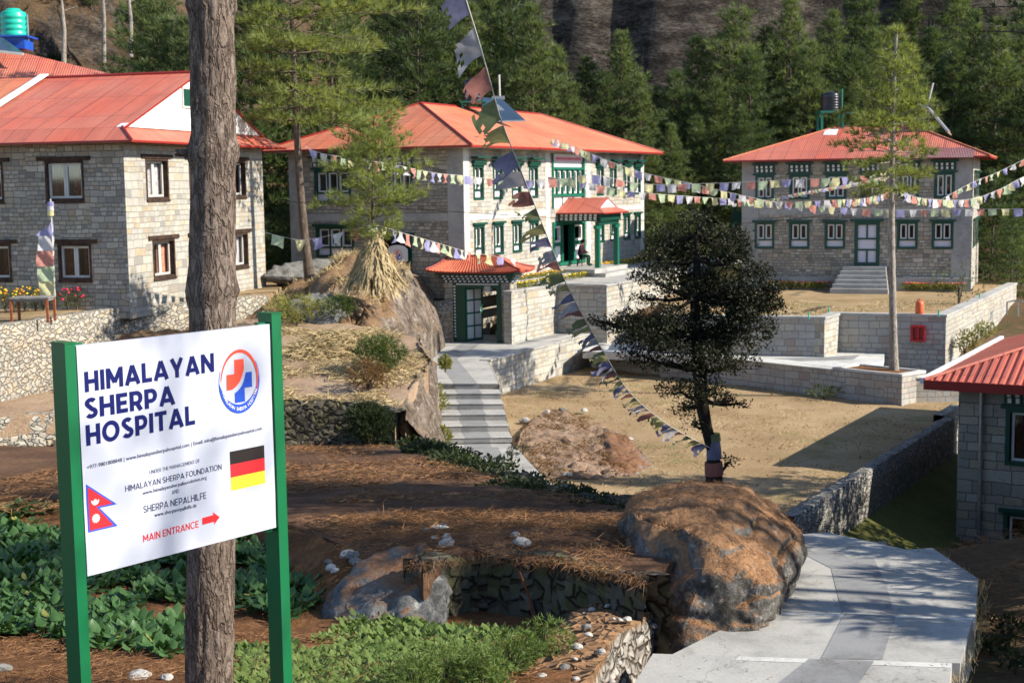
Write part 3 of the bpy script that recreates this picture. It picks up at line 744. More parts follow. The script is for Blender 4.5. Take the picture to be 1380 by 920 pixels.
patch('field', [(j1.x + .3, 36.9), (fA.x + .3, fA.y + .1), (fB.x + .5, fB.y), (k2.x + .6, k2.y - .3), (k1.x + .3, k1.y), (k1.x + .9, k1.y - 4), (j1.x + .35, j1.y + .2)], lambda x, y: lerp(-6.55, -5.3, sstep(38, 47, y)), M['straw_field'], .4, .8, .08, .8, 'pale earth slope between the left walls and the straw terrace')
# parapet of the lower lawn and its lit end
q0, q1, q2 = onZ(1272, 562, -7.85), onZ(1052, 694, -7.85), onZ(1296, 547, -7.85)
wall('low dark rubble parapet along the right edge of the lower lawn', q1, q0, -10.4, -7.85, .35, 'rubble_coarse', 0, rough=.05, flip=True)
wall('sunlit rubble wall end at the far right corner of the lower lawn', q0, q2, -10.2, -7.8, .35, 'rubble', 0, rough=.04)
# field walls
fa = [onF(868, 778, zF1), onF(830, 772, zF1), onF(740, 755, zF1), onF(640, 747, zF1), onF(575, 756, zF1), onF(545, 752, zF1)]
def polywall(label, line, z0, mat, th, rough, name='dry_stone_wall', tops=None, lean=.05):
    b = MB(); n = max(6, int(sum((a - c).length for a, c in zip(line, line[1:])) / .12)); L = resample(line, n)
    lo, hi, bk, bl_ = [], [], [], []
    for i, p in enumerate(L):
        t = (L[min(i + 1, n - 1)] - L[max(0, i - 1)]).normalized(); nn = V(-t.y, t.x, 0).normalized()
        if nn.y < 0: nn = -nn
        zz = z0(p) if callable(z0) else z0
        lo.append(V(p.x, p.y, zz) - nn * lean); hi.append(p); bk.append(p + nn * th); bl_.append(V(p.x, p.y, zz) + nn * th)
    loft(b, [lo, hi, bk, bl_], n, 5, rough, 2.4)
    return tag(b.build(name, M[mat], None, L[n // 2]), label, 'wall')
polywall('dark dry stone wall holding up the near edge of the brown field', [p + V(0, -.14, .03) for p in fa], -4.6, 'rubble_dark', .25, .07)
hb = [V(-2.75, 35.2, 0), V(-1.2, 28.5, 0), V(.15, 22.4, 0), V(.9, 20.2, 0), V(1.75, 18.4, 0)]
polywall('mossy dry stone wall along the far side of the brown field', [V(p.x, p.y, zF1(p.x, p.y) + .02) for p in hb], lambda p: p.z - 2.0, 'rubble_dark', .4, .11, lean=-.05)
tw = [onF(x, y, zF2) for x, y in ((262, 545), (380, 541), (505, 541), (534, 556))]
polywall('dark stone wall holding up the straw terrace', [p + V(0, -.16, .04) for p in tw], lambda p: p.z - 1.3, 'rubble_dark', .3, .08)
b = MB(); nl = [V(-.1, 9.0, 0), V(.2, 10.2, 0), V(.55, 11.6, 0), V(1.0, 12.7, 0), V(1.28, 13.3, 0)]
L = resample(nl, 30); rows = [[], [], [], []]
for i, p in enumerate(L):
    t = i / 29; zt_ = lerp(-3.60, -3.86, t)
    rows[0].append(V(p.x - .42, p.y + .05, zGarden(p.x, p.y) - .2)); rows[1].append(V(p.x - .28, p.y + .05, zt_ - .02)); rows[2].append(V(p.x + .30, p.y, zt_ - .03)); rows[3].append(V(p.x + .40, p.y, -4.6))
loft(b, rows, 30, 7, .07, 3.0)
near_wall = tag(b.build('dry_stone_wall', NT('tmp').m if False else M['near_wall'], None, L[15]), 'low tumbled stone wall strewn with pine needles beside the near path', 'wall')

# banks of earth between the levels (part of the ground)
b = MB()
top = [onF(x, y, zF2) for x, y in ((530, 556), (560, 520), (577, 488), (566, 462))]
bot = [onZ(600, 640, -7.75), onZ(598, 600, -7.6), onZ(590, 520, -6.7), onZ(566, 480, -6.62)]
loft(b, [[up(p, .08) for p in top], [p.lerp(q, .55) + V(.05, -.1, .35) for p, q in zip(top, bot)], bot], 40, 14, .16, 1.2)
tag(b.build('bank', M['outcrop']), 'rocky earth bank with weeds left of the steps', kind='structure')
b = MB()
loft(b, [[V(-1.0, 13.95, zF1n(-1, 14.2) + .02), V(-1.7, 14.7, zF1n(-1.7, 14.7)), V(-2.5, 16.3, zF1(0, 16.3)), V(-3.4, 18.5, zF1(0, 18.5)), V(-5, 21.05, zF1(0, 21.05) + .02)],
         [V(-1.3, 13.2, zGarden(0, 13.2) - .05), V(-2.2, 14.1, zGarden(0, 14.1) - .05), V(-3.0, 15.9, zGarden(0, 15.9) - .05), V(-3.8, 18.2, zGarden(0, 18.2) - .05), V(-5.1, 20.8, zGarden(0, 20.8) - .05)]], 40, 6, .06, 1.3)
tag(b.build('bank', M['needles']), 'sloping earth bank between field and vegetable plot', kind='structure')

# big rock outcrop between the straw terrace and the gate
def zrock(x, y):
    pr_ = onZ(0, 0, 1)  # unused
    cx = -5.75 + .045 * (y - 46)
    ridge = lerp(-4.45, -2.75, sstep(43.5, 51.5, y)) - 1.0 * sstep(53, 59, y)
    ridge = lerp(-4.3 + .6 * sstep(48, 56, y), ridge, sstep(-8.0, -6.2, x))
    rt_ = sstep(cx + 3.2 + .02 * (y - 46), cx + .9, x)           # falls away steeply on the right
    z = lerp(-7.0, ridge, rt_)
    lt = sstep(-9.9, -8.3, x); z = lerp(lerp(-5.2, -5.0, sstep(44, 50, y)), z, lt) if x < cx + .9 else z
    fr = sstep(42.6, 45.8, y + .35 * (x + 5)); z = lerp(-5.6, z, fr)
    z += (.30 * fbm(x, y, 2, .55, 5) - .55 * sstep(.12, 0, abs(noise.noise(Vector((x * .42 + 5, y * .42, 1))))) ) * sstep(-7, -5.6, z)
    st = .62; k = z / st; fl = math.floor(k); return lerp(z, (fl + sstep(.3, .7, k - fl)) * st, .45)
rock_poly = [(-13.5, 43.6), (-9, 43.2), (-5.6, 42.8), (-4.4, 43.6), (-3.8, 46), (-3.2, 52), (-2.75, 58.2), (-3.4, 60.5), (-9.6, 62.5), (-13.2, 57)]
rk = patch('rock_outcrop', rock_poly, zrock, M['outcrop'], .2, 1.5, .17, 1.5)
del rk['kind']; tag(rk, 'big pale rock outcrop with dry grass left of the gate', 'rock')
# ------------------------------------------------------------------ buildings
class Face:
    """a vertical wall plane: u along the wall, z up, d outwards"""
    def __init__(s, P, d):
        s.P = V(P.x, P.y, 0); s.d = V(d.x, d.y, 0).normalized(); n = V(-s.d.y, s.d.x, 0)
        mid = s.P + s.d
        s.n = -n if n.dot(mid) > 0 else n
    def pt(s, u, z, dd=0.0): return s.P + s.d * u + s.n * dd + V(0, 0, z)
    def u(s, px, py=240):
        q = onP(px, py, s.P, s.n); return (q - s.P).dot(s.d)
    def z(s, px, py): return onP(px, py, s.P, s.n).z
    def box(s, b, u0, u1, z0, z1, d0, d1, mi=0):
        b.hexa([s.pt(u0, z0, d0), s.pt(u1, z0, d0), s.pt(u1, z0, d1), s.pt(u0, z0, d1), s.pt(u0, z1, d0), s.pt(u1, z1, d0), s.pt(u1, z1, d1), s.pt(u0, z1, d1)], mi)
    def wall(s, b, u0, u1, z0, z1, holes, depth=.28, mi=0):
        us = sorted({u0, u1, *[h[0] for h in holes], *[h[1] for h in holes]}); zs = sorted({z0, z1, *[h[2] for h in holes], *[h[3] for h in holes]})
        for i in range(len(us) - 1):
            for j in range(len(zs) - 1):
                cu, cz = (us[i] + us[i + 1]) / 2, (zs[j] + zs[j + 1]) / 2
                if any(h[0] < cu < h[1] and h[2] < cz < h[3] for h in holes): continue
                q = [s.pt(us[i], zs[j]), s.pt(us[i + 1], zs[j]), s.pt(us[i + 1], zs[j + 1]), s.pt(us[i], zs[j + 1])]
                nn = (q[1] - q[0]).cross(q[2] - q[0])
                b.poly(q if nn.dot(s.n) > 0 else q[::-1], mi)
        for h in holes:
            a, c, e, f = h[:4]; m = -depth
            for q in ([s.pt(a, e), s.pt(a, f), s.pt(a, f, m), s.pt(a, e, m)], [s.pt(c, e), s.pt(c, f), s.pt(c, f, m), s.pt(c, e, m)],
                      [s.pt(a, e), s.pt(c, e), s.pt(c, e, m), s.pt(a, e, m)], [s.pt(a, f), s.pt(c, f), s.pt(c, f, m), s.pt(a, f, m)]):
                b.poly(q, mi)

def ring(F, b, u0, u1, z0, z1, w, d0, d1, mi=0):
    F.box(b, u0, u1, z0, z0 + w, d0, d1, mi); F.box(b, u0, u1, z1 - w, z1, d0, d1, mi)
    F.box(b, u0, u0 + w, z0 + w, z1 - w, d0, d1, mi); F.box(b, u1 - w, u1, z0 + w, z1 - w, d0, d1, mi)

def window(F, root, u0, u1, z0, z1, n=2, panel=.0, style='green', hood=False, frieze=False, curtain='curtain_dark', rec=.16, open_leaf=None):
    g = 'green_dark' if style == 'green' else 'brown_wood'
    cs = 'white' if style == 'green' else 'alu'
    if u0 > u1: u0, u1 = u1, u0
    b = MB(); fw = .11 if style == 'green' else .085
    ring(F, b, u0, u1, z0, z1, fw, -rec - .06, .03 if style == 'green' else .02)
    zi = z0 + fw
    if panel: F.box(b, u0 + fw, u1 - fw, z0 + fw + panel, z0 + fw + panel + .07, -rec - .05, -rec + .10); zi = z0 + fw + panel + .07
    iu0, iu1, iz1 = u0 + fw, u1 - fw, z1 - fw
    cw = (iu1 - iu0) / n
    if style == 'green':
        for k in range(1, n): F.box(b, iu0 + cw * k - .035, iu0 + cw * k + .035, zi, iz1, -rec - .05, -rec + .08)
        F.box(b, u0 - .12, u1 + .12, z1 + .002, z1 + .10, -.05, .12)
        if hood:
            F.box(b, u0 - .10, u1 + .10, z1 + .103, z1 + .22, -.05, .16); F.box(b, u0 - .18, u1 + .18, z1 + .30, z1 + .38, -.05, .34)
    else:
        F.box(b, u0 - .28, u1 + .28, z1 + .002, z1 + .14, -.05, .06)
        F.box(b, u0 - .02, u1 + .02, z0 - .07, z0 - .002, -.05, .05)
    fr = b.build('window', M[g], root)
    c = MB()
    for k in range(n):
        if open_leaf == k: continue
        e0, e1 = iu0 + cw * k + (.04 if style == 'green' else 0.005), iu0 + cw * (k + 1) - (.04 if style == 'green' else 0.005)
        ring(F, c, e0, e1, zi + .01, iz1 - .01, .065 if style == 'green' else .075, -rec - .03, -rec + .035)
    c.build('casement', M[cs], fr)
    if panel:
        p = MB(); F.box(p, u0 + fw + .002, u1 - fw - .002, z0 + fw + .002, z0 + fw + panel - .002, -rec - .03, -rec + .03)
        if n == 3:
            for k in (1, 2): F.box(p, iu0 + cw * k - .04, iu0 + cw * k + .04, z0 + fw + .004, z0 + fw + panel - .004, -rec + .031, -rec + .05, 1)
        p.build('lower_panel', [M['lilac'], M[g]], fr)
    gl = MB(); gl.poly([F.pt(iu0, zi, -rec), F.pt(iu1, zi, -rec), F.pt(iu1, iz1, -rec), F.pt(iu0, iz1, -rec)]); gl.build('pane', M['glass'], fr)
    cu = MB(); seg = 26; rr = random.Random(int(u0 * 97 + z0 * 31)); gap = rr.uniform(.25, .45)
    vs, fs = [], []
    for k in range(seg + 1):
        t = k / seg; u = lerp(iu0 - .02, iu1 + .02, t); dd = -rec - .12 + .025 * math.sin(t * 60) + (-.14 if abs(t - .5) < gap * .5 else 0)
        vs += [F.pt(u, zi - .02, dd), F.pt(u, iz1 + .02, dd)]
    fs = [(2 * k, 2 * k + 2, 2 * k + 3, 2 * k + 1) for k in range(seg)]
    mi = [0 if abs((k + .5) / seg - .5) >= gap * .5 else 1 for k in range(seg)]
    cu.mesh(vs, fs, 0, False); cu.m = mi
    cu.build('curtain', [M[curtain], M['dark'] if curtain != 'curtain_white' else M[curtain]], fr)
    if frieze:
        f = MB(); m = MB(); nb = max(4, int((u1 - u0) / .21)); zf = z1 + .12
        F.box(f, u0 - .05, u1 + .05, zf, zf + .40, -.03, .05); F.box(f, u0 - .16, u1 + .16, zf + .402, zf + .48, -.03, .30)
        for k in range(nb):
            uu = u0 + (k + .5) * (u1 - u0) / nb
            for r, (zz, dd) in enumerate(((zf + .04, .11), (zf + .22, .19))): F.box(m, uu - .05, uu + .05, zz, zz + .13, .052, dd + .03)
        fo = f.build('frieze', M['green_dark'], fr); m.build('beam_ends', M['white'], fr)
    return fr

def slab(b, poly, th=.07, mi=0, mi2=1):
    n = (poly[1] - poly[0]).cross(poly[2] - poly[0])
    if n.z < 0: poly = poly[::-1]
    b.poly(poly, mi); lo = [p - V(0, 0, th) for p in poly]; b.poly(lo[::-1], mi2)
    for i in range(len(poly)): b.poly([lo[i], lo[(i + 1) % len(poly)], poly[(i + 1) % len(poly)], poly[i]], mi2)

# ---- left building (ward)
aR = V(.257, .966, 0).normalized(); aL = V(-aR.y, aR.x, 0)
Apt = atY(170.5, 300, 48.0)
FR = Face(Apt, aR); FL = Face(Apt, aL)
uB = FR.u(354); zt0 = 1.72; zg = -4.05
ward = thing('stone_building', 'pale stone building at left with white gable and brown framed windows', 'building', (Apt.x, Apt.y, zg))
LLEN = 19.0
hL, hR = [], []
def zrow(F, px, y0, y1): return F.z(px, y1), F.z(px, y0)
zU = zrow(FL, 90, 216.5, 271); zD = zrow(FL, 96, 328, 378)
for p0, p1, zz in ((61, 113, zU), (-48, 4.5, zU), (73, 118.5, zD), (-38, 9.5, zD)):
    hL.append((FL.u(p1), FL.u(p0), zz[0], zz[1]))
for k in range(1, 3):
    for zz in (zU, zD): hL.append((FL.u(4.5) + 5.4 * k, FL.u(-48) + 5.4 * k, zz[0], zz[1]))
zU2 = zrow(FR, 211, 213.5, 269); zD2 = zrow(FR, 216, 322.5, 375)
uw = FR.u(227) - FR.u(196.5)
for p0, zz in ((196.5, zU2), (201.5, zD2)): hR.append((FR.u(p0), FR.u(p0) + uw, zz[0], zz[1]))
uend = (FR.u(331) - uw, FR.u(331)); 
for zz in (zU2, zD2): hR.append((uend[0], uend[1], zz[0], zz[1]))
mid = (hR[0][0] + uend[0]) / 2
for zz in (zU2, zD2): hR.append((mid, mid + uw, zz[0], zz[1]))
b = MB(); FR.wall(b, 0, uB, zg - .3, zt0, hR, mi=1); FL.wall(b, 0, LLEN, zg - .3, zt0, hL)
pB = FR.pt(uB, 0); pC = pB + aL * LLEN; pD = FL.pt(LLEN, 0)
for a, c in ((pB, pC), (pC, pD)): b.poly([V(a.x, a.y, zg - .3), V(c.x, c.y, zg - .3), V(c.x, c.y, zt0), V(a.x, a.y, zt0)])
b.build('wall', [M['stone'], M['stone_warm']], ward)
cur = ['curtain_red', 'curtain_red', 'curtain_red', 'curtain_red', 'curtain_dark', 'curtain_red', 'curtain_dark', 'curtain_red']
for h, c in zip(hL, cur): window(FL, ward, *h, 2, style='brown', curtain=c, rec=.12)
for h, c in zip(hR, ('curtain_white', 'curtain_pink', 'curtain_red', 'curtain_white', 'curtain_red', 'curtain_red')): window(FR, ward, *h, 2, style='brown', curtain=c, rec=.2)
# roof: gablet over a skirt
ov = .75; half = uB / 2
e = lambda u, l, z: FR.pt(u, z) + aL * l
zr = 4.25; ze = 1.62; zk = 2.08
b = MB()
fl = [e(-ov, -ov, ze), e(0, 0, zk), e(half, 0, zr), e(half, LLEN + ov, zr), e(-ov, LLEN + ov, ze)]
slab(b, [e(-ov, -ov, ze), e(-.0, .02, zk), e(-.0, LLEN + ov, zk), e(-ov, LLEN + ov, ze)])
lv = 0.0
while proj(e(half, lv, zr))[0] > 61: lv += .05
rv_ = e(half, lv, zr); _n = (e(half, 0, zr) - e(0, 0, zk)).cross(aL); vq = onP(-3, 147, e(half, 0, zr), _n); vd = (vq - rv_); vend = rv_ + vd * ((zk - zr) / vd.z)
slab(b, [e(0, -.12, zk), e(half, -.12, zr), rv_, vend])
slab(b, [e(uB, -.12, zk), e(half, -.12, zr + .003), e(half, lv + 1, zr + .003), e(uB, lv + 1, zk)])
slab(b, [e(uB + ov, -ov, ze), e(uB, .02, zk), e(uB, LLEN + ov, zk), e(uB + ov, LLEN + ov, ze)])
slab(b, [e(-ov, -ov, ze + .002), e(uB + ov, -ov, ze + .002), e(uB, .02, zk + .002), e(0, .02, zk + .002)])
rf = b.build('roof', [M['roof'], M['fascia']], ward)
b = MB(); b.tube([e(half, -.14, zr + .02), e(half, lv, zr + .02)], .06, 8); b.tube([e(-ov, -ov, ze + .02), e(0, 0, zk + .02)], .045, 6); b.build('ridge_cap', M['fascia'], rf)
b = MB(); g = [e(.02, -.05, zk + .01), e(uB - .02, -.05, zk + .01), e(half, -.05, zr - .03)]
gh = (half - .28, half + .1)
b.poly(g); b.poly([p + aL * .3 for p in g][::-1])
for i in range(3): b.poly([g[i], g[(i + 1) % 3], g[(i + 1) % 3] + aL * .3, g[i] + aL * .3])
ga = b.build('gable', M['white'], ward)
b = MB(); GF = Face(e(0, -.05, 0), aR); uu = GF.u(249)
ring(GF, b, uu, uu + .75, GF.z(252, 146), GF.z(252, 118), .07, -.02, .05); vf = b.build('vent_window', M['alu'], ga)
b = MB(); GF.box(b, uu + .07, uu + .68, GF.z(252, 146) + .07, GF.z(252, 118) - .07, .002, .02); b.build('pane', M['green_dark'], vf)

# ---- building with the teal tank behind it
back = thing('temple_building', 'red roofed building behind the left one carrying a turquoise tank', 'building', tuple(atY(-80, 250, 66)))
ec = atY(168, 113, 61.0); ec.z = 4.72; el = atY(0, 99.5, 60.6); dirE = (el - ec); dirE.z = 0; dirE.normalize()
dirN = V(-dirE.y, dirE.x, 0); dirN = dirN if dirN.y > 0 else -dirN
zE = 4.72; zR_ = 7.0; dep = 7.2
bp = lambda u, l, z: V(ec.x, ec.y, 0) + dirE * u + dirN * l + V(0, 0, z)
ru = (bp(0, 0, 0) - V(0, 0, 0)); 
b = MB(); LB = 24
r0, r1 = bp(8.6, dep / 2, zR_), bp(LB - 6, dep / 2, zR_)
slab(b, [bp(0, 0, zE), r0, r1, bp(LB, 0, zE)], .16); slab(b, [bp(0, 0, zE), bp(0, dep, zE), r0], .16)
slab(b, [bp(0, dep, zE), r0, r1, bp(LB, dep, zE)], .16); slab(b, [bp(LB, 0, zE), bp(LB, dep, zE), r1], .16)
b.build('roof', [M['roof'], M['fascia']], back)
b = MB(); i0 = .9
q = [bp(i0, i0, -4.3), bp(LB - i0, i0, -4.3), bp(LB - i0, dep - i0, -4.3), bp(i0, dep - i0, -4.3)]
b.hexa(q[::-1] + [V(p.x, p.y, zE - .55) for p in q[::-1]]); b.build('wall', M['stone'], back)
b = MB(); q = [bp(i0 - .25, i0 - .25, zE - .52), bp(LB - i0, i0 - .25, zE - .52), bp(LB - i0, dep - i0, zE - .52), bp(i0 - .25, dep - i0, zE - .52)]
b.hexa(q[::-1] + [V(p.x, p.y, zE - .17) for p in q[::-1]]); fz = b.build('frieze', M['brown_wood'], back)
b = MB()
for k in range(44):
    c = bp(i0 + .2 + k * .36, i0 - .27, zE - .36); x = dirE * .09
    b.poly([c + x * math.cos(t * math.pi / 4) + V(0, 0, .09 * math.sin(t * math.pi / 4)) for t in range(8)])
b.build('beam_ends', M['white'], fz)
# orange lean-to roof meeting the red one in a white valley
def wardroof(px, py, dz=0):
    n = (e(half, 0, zr) - e(0, 0, zk)).cross(aL); return onP(px, py, e(half, 0, zr) + V(0, 0, dz), n)
v0, v1 = rv_ + V(0, 0, .04), vq + V(0, 0, .04); v2 = vend + V(0, 0, .04)
b = MB(); t0_, t1_ = v0 + V(0, 0, .06), bp(LB - 2, i0 - .3, zE - .6)
slab(b, [v0, v2, v2 + V(-9, 2.5, -.1), V(v0.x - 12, v0.y + 2.6, v0.z - .02)], .05)
b.build('lower_roof', [M['roof_orange'], M['fascia']], back)
b = MB(); b.beam(v0 + V(0, 0, .1), v2 + V(0, 0, .1), .34, .05); b.build('valley_flashing', M['white_trim'], back)
# tank on its blue box
tc = bp(10.2, dep / 2 - .4, 0); tp = atY(19.5, 50, tc.y)
tank = thing('water_tank', 'turquoise ribbed water tank on a blue box at top left', 'tank', (tp.x, tp.y, tp.z))
r_, hh = 17.5 / FPX * tp.y, 35 / FPX * tp.y; prof = [(r_ * .97, 0)]
for k in range(4): prof += [(r_, hh * (.04 + .21 * k)), (r_, hh * (.14 + .21 * k)), (r_ * .94, hh * (.17 + .21 * k)), (r_ * .94, hh * (.21 + .21 * k))]
prof += [(r_ * .9, hh * .9), (r_ * .55, hh * .98), (r_ * .5, hh * 1.04), (.05, hh * 1.05)]
b = MB(); b.lathe(tp, prof, 28); b.build('barrel', M['tank_green'], tank)
b = MB(); b.box(tp.x - .42, tp.x + .62, tp.y - .6, tp.y + .55, tp.z - .56, tp.z - .07); b.box(tp.x - .75, tp.x + .8, tp.y - .75, tp.y + .7, tp.z - .065, tp.z - .002); b.build('box_stand', M['blue_paint'], tank)
b = MB(); b.tube([V(tp.x + r_ + .06, tp.y - .1, tp.z - .2), V(tp.x + r_ + .06, tp.y - .1, tp.z + hh * .8)], .035, 6); b.build('pipe', M['metal'], tank)
sp = thing('solar_array', 'dark solar panel tilted on the red roof below the turquoise tank', 'solar panel', tuple(bp(11, dep / 2 - 1.4, 6.3)))
sY = bp(11, dep / 2 - 1.6, 0).y
s_ = [atY(31, 71, sY - 1.0), atY(4, 51, sY + .3), atY(-60, 44, sY + .3), atY(-40, 63, sY - 1.0)]
b = MB(); slab(b, s_, .05); b.build('panel', [M['solar'], M['metal']], sp)
b = MB(); b.beam(s_[0] - V(0, 0, .07), s_[3] - V(0, 0, .07), .1, .1); b.beam(s_[1] - V(0, 0, .06), s_[2] - V(0, 0, .06), .08, .08); b.build('rail', M['alu'], sp)

# ---- central building
C0 = V(atY(625.5, 300, 60).x, 60, 0)
GR, GL = Face(C0, cR), Face(C0, cL)
wdt = GL.u(389.5); lng = GR.u(868); zt0 = 1.55; zg = -4.42
hosp = thing('hospital_building', 'long two storey stone building in the centre with green windows and porch', 'building', (C0.x, C0.y, zg))
uz0, uz1 = GR.z(645, 269.5), GR.z(645, 223); lz0, lz1 = GR.z(647, 346), GR.z(647, 303)
up_px = [(638, 651), (664, 677.5), (690, 701.5), (712.5, 725), (804, 813.5), (822, 830.5), (840, 848.5), (855, 862.8)]
ups = [(GR.u(a), GR.u(c)) for a, c in up_px]
wu = .98
hR = []
for i, (a, c) in enumerate(ups):
    m = (a + c) / 2; hR.append((m - wu / 2, m + wu / 2, uz0, uz1)); 
    if i != 4 and True: hR.append((m - wu / 2, m + wu / 2, lz0, lz1))
    else: hR.append((m - wu / 2, m + wu / 2, lz0, lz1))
be = (GR.u(743.5), GR.u(787)); bz0, bz1 = GR.z(765, 280), GR.z(765, 208)
hR.append((be[0], be[1], bz0, bz1)); dz1 = GR.z(765, 298); hR.append((be[0], be[1], zg + .45, dz1))
zl0, zl1, zm0, zm1 = GL.z(448, 274), GL.z(448, 229), GL.z(448, 347), GL.z(448, 305)
hL = [(GL.u(472.5), GL.u(423.5), zl0, zl1), (GL.u(475), GL.u(423.5), zm0, zm1), (GL.u(556), GL.u(514), zl0, zl1), (GL.u(553), GL.u(509), zg + .1, GL.z(530, 317))]
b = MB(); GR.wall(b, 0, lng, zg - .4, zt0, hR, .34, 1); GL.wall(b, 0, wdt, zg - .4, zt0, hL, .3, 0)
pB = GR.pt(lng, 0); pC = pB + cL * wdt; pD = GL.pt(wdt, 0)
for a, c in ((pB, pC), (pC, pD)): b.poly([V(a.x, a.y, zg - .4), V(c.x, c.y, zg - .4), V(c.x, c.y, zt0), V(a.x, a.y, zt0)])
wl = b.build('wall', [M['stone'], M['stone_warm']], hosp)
b = MB()   # cement corner columns and floor band
for F, us in ((GL, (0.0, wdt - .75)),): 
    for u_ in us: F.box(b, u_ + .004, u_ + .75, zg - .3, zt0 - .02, -.03, .012)
GL.box(b, .76, wdt - .76, -1.5, -1.2, -.03, .008)
b.build('quoin', M['concrete_dark'], wl)
for u_ in (0.0, be[0] - .75, be[1] + .3, lng - .6): b = MB(); GR.box(b, u_ + .003, u_ + .5, zg - .3, zt0 - .02, -.03, .012); b.build('plaster_band', M['concrete_white'], wl)
for u_, v_ in ((.51, be[0] - .76), (be[1] + .81, lng - .61)): b = MB(); GR.box(b, u_, v_, -1.5, -1.26, -.03, .008); b.build('plaster_band', M['concrete_white'], wl)
for i in range(0, 16, 2):
    h = hR[i]; window(GR, hosp, *h, 2, panel=.28, hood=True, rec=.13, curtain='curtain_dark')
    h = hR[i + 1]; window(GR, hosp, *h, 2, panel=.22, rec=.13, curtain='curtain_dark' if i != 6 else 'curtain_white')
for i, h in enumerate(hL[:3]): window(GL, hosp, *h, 3, panel=.3, frieze=(i != 1), rec=.12, curtain='curtain_dark')
# big balcony window with the notice above
u0, u1 = be; b = MB()
zA, zB, zC = GR.z(765, 263), GR.z(765, 227), GR.z(765, 218)
for u_ in (u0, u1 - .16): GR.box(b, u_ + .002, u_ + .158, bz0, bz1, -.3, .06)
for z_ in (zA, zB): GR.box(b, u0 + .16, u1 - .16, z_ - .06, z_ + .06, -.28, .05)
for k in range(1, 6): GR.box(b, lerp(u0, u1, k / 6) - .05, lerp(u0, u1, k / 6) + .05, zA + .06, zB - .06, -.28, .02)
for k in range(1, 3): GR.box(b, lerp(u0, u1, k / 3) - .03, lerp(u0, u1, k / 3) + .03, bz0, zA - .06, -.25, -.02)
bw = b.build('window', M['green'], hosp)
b = MB()
for k in range(6): ring(GR, b, lerp(u0 + .02, u1 - .02, k / 6) + .09, lerp(u0 + .02, u1 - .02, (k + 1) / 6) - .09, zA + .08, zB - .08, .09, -.24, -.08)
b.build('casement', M['white'], bw)
b = MB(); b.poly([GR.pt(u0, zA, -.2), GR.pt(u1, zA, -.2), GR.pt(u1, zB, -.2), GR.pt(u0, zB, -.2)]); b.build('pane', M['glass'], bw)
b = MB(); GR.box(b, u0, u1, zA, zB, -.6, -.5); b.build('curtain', M['curtain_dark'], bw)
b = MB(); GR.box(b, u0 + .17, u1 - .17, bz0 + .003, zA - .062, -.26, -.06); GR.box(b, u0 + .17, u1 - .17, zB + .062, bz1 - .003, -.26, -.06); b.build('white_panel', M['white'], bw)
nb = MB(); GR.box(nb, u0 + .15, u1 - .2, zC, bz1 - .1, -.058, .0); board = nb.build('notice_board', plain('pink notice board', (.60, .42, .46), .5, .3, .05), hosp)

def text_mesh(s, bold=0.0, shear=0.0):
    cu = bpy.data.curves.new('t', 'FONT'); cu.body = s; cu.size = 1; cu.offset = bold; cu.shear = shear; cu.resolution_u = 3; cu.space_character = 1.0
    o = bpy.data.objects.new('t', cu); COL.objects.link(o)
    dg = bpy.context.evaluated_depsgraph_get(); dg.update()
    me = bpy.data.meshes.new_from_object(o.evaluated_get(dg))
    vs = [Vector(v.co) for v in me.vertices]; fs = [tuple(p.vertices) for p in me.polygons]
    bpy.data.objects.remove(o); bpy.data.curves.remove(cu); bpy.data.meshes.remove(me)
    x0, x1 = min(v.x for v in vs), max(v.x for v in vs); y0, y1 = min(v.y for v in vs), max(v.y for v in vs)
    return vs, fs, (x0, x1, y0, y1)
def put_text(b, s, pos, mi=0, bold=0, shear=0, cap=None, lift=None):
    """pos(a, c): a 0..1 along the line, c 0..1 from baseline to cap height"""
    vs, fs, (x0, x1, y0, y1) = text_mesh(s, 0, shear)
    ch = cap or .73; x0 -= bold; x1 += bold
    k = 0       # heavier strokes: the outline is laid down several times, a hair apart
    for ox in ((0,) if not bold else (-bold, -bold * .33, bold * .33, bold)):
        for oy in ((0,) if bold < .03 else (-bold * .5, bold * .5)):
            d = (lift * k) if lift is not None else V(0, 0, 0); k += 1
            b.mesh([pos((v.x + ox - x0) / (x1 - x0), (v.y + oy) / ch) + d for v in vs], fs, mi)
b = MB(); zc0, zc1 = zC, bz1 - .1
ua, ub = u0 + .55, u1 - .35
if GR.pt(1, 0).x * 0 == 0:
    put_text(b, 'HIMALAYAN SHERPA HOSPITAL', lambda a, c: GR.pt(lerp(ua, ub, a), lerp(lerp(zc0, zc1, .35), lerp(zc0, zc1, .75), c), .004), bold=.03, lift=GR.n * .0005)
b.build('lettering', M['red_print'], board)
# entrance: dark opening with green jambs and side lights
b = MB(); z0 = zg + .45
ring(GR, b, u0 + .002, u1 - .002, z0 - .01, dz1 - .002, .16, -.3, .07)
d0, d1 = lerp(u0, u1, .30), lerp(u0, u1, .66)
for u_ in (d0, d1): GR.box(b, u_ - .08, u_ + .08, z0 + .16, dz1 - .17, -.28, .03)
for a, c in ((u0 + .16, d0 - .08), (d1 + .08, u1 - .16)): GR.box(b, a, c, z0 + .95, z0 + 1.1, -.26, 0)
dr = b.build('door', M['green'], hosp)
b = MB()
for a, c in ((u0 + .18, d0 - .1), (d1 + .1, u1 - .18)):
    ring(GR, b, a, c, z0 + 1.12, dz1 - .2, .1, -.2, -.06); GR.box(b, a, c, z0 + .2, z0 + .93, -.2, -.08)
b.build('side_panel', M['white'], dr)
b = MB(); GR.box(b, u0, u1, z0, dz1, -1.6, -1.5); GR.box(b, u0, u1, z0 - .05, z0 - .01, -1.6, -.3); b.build('hall', M['dark'], dr)
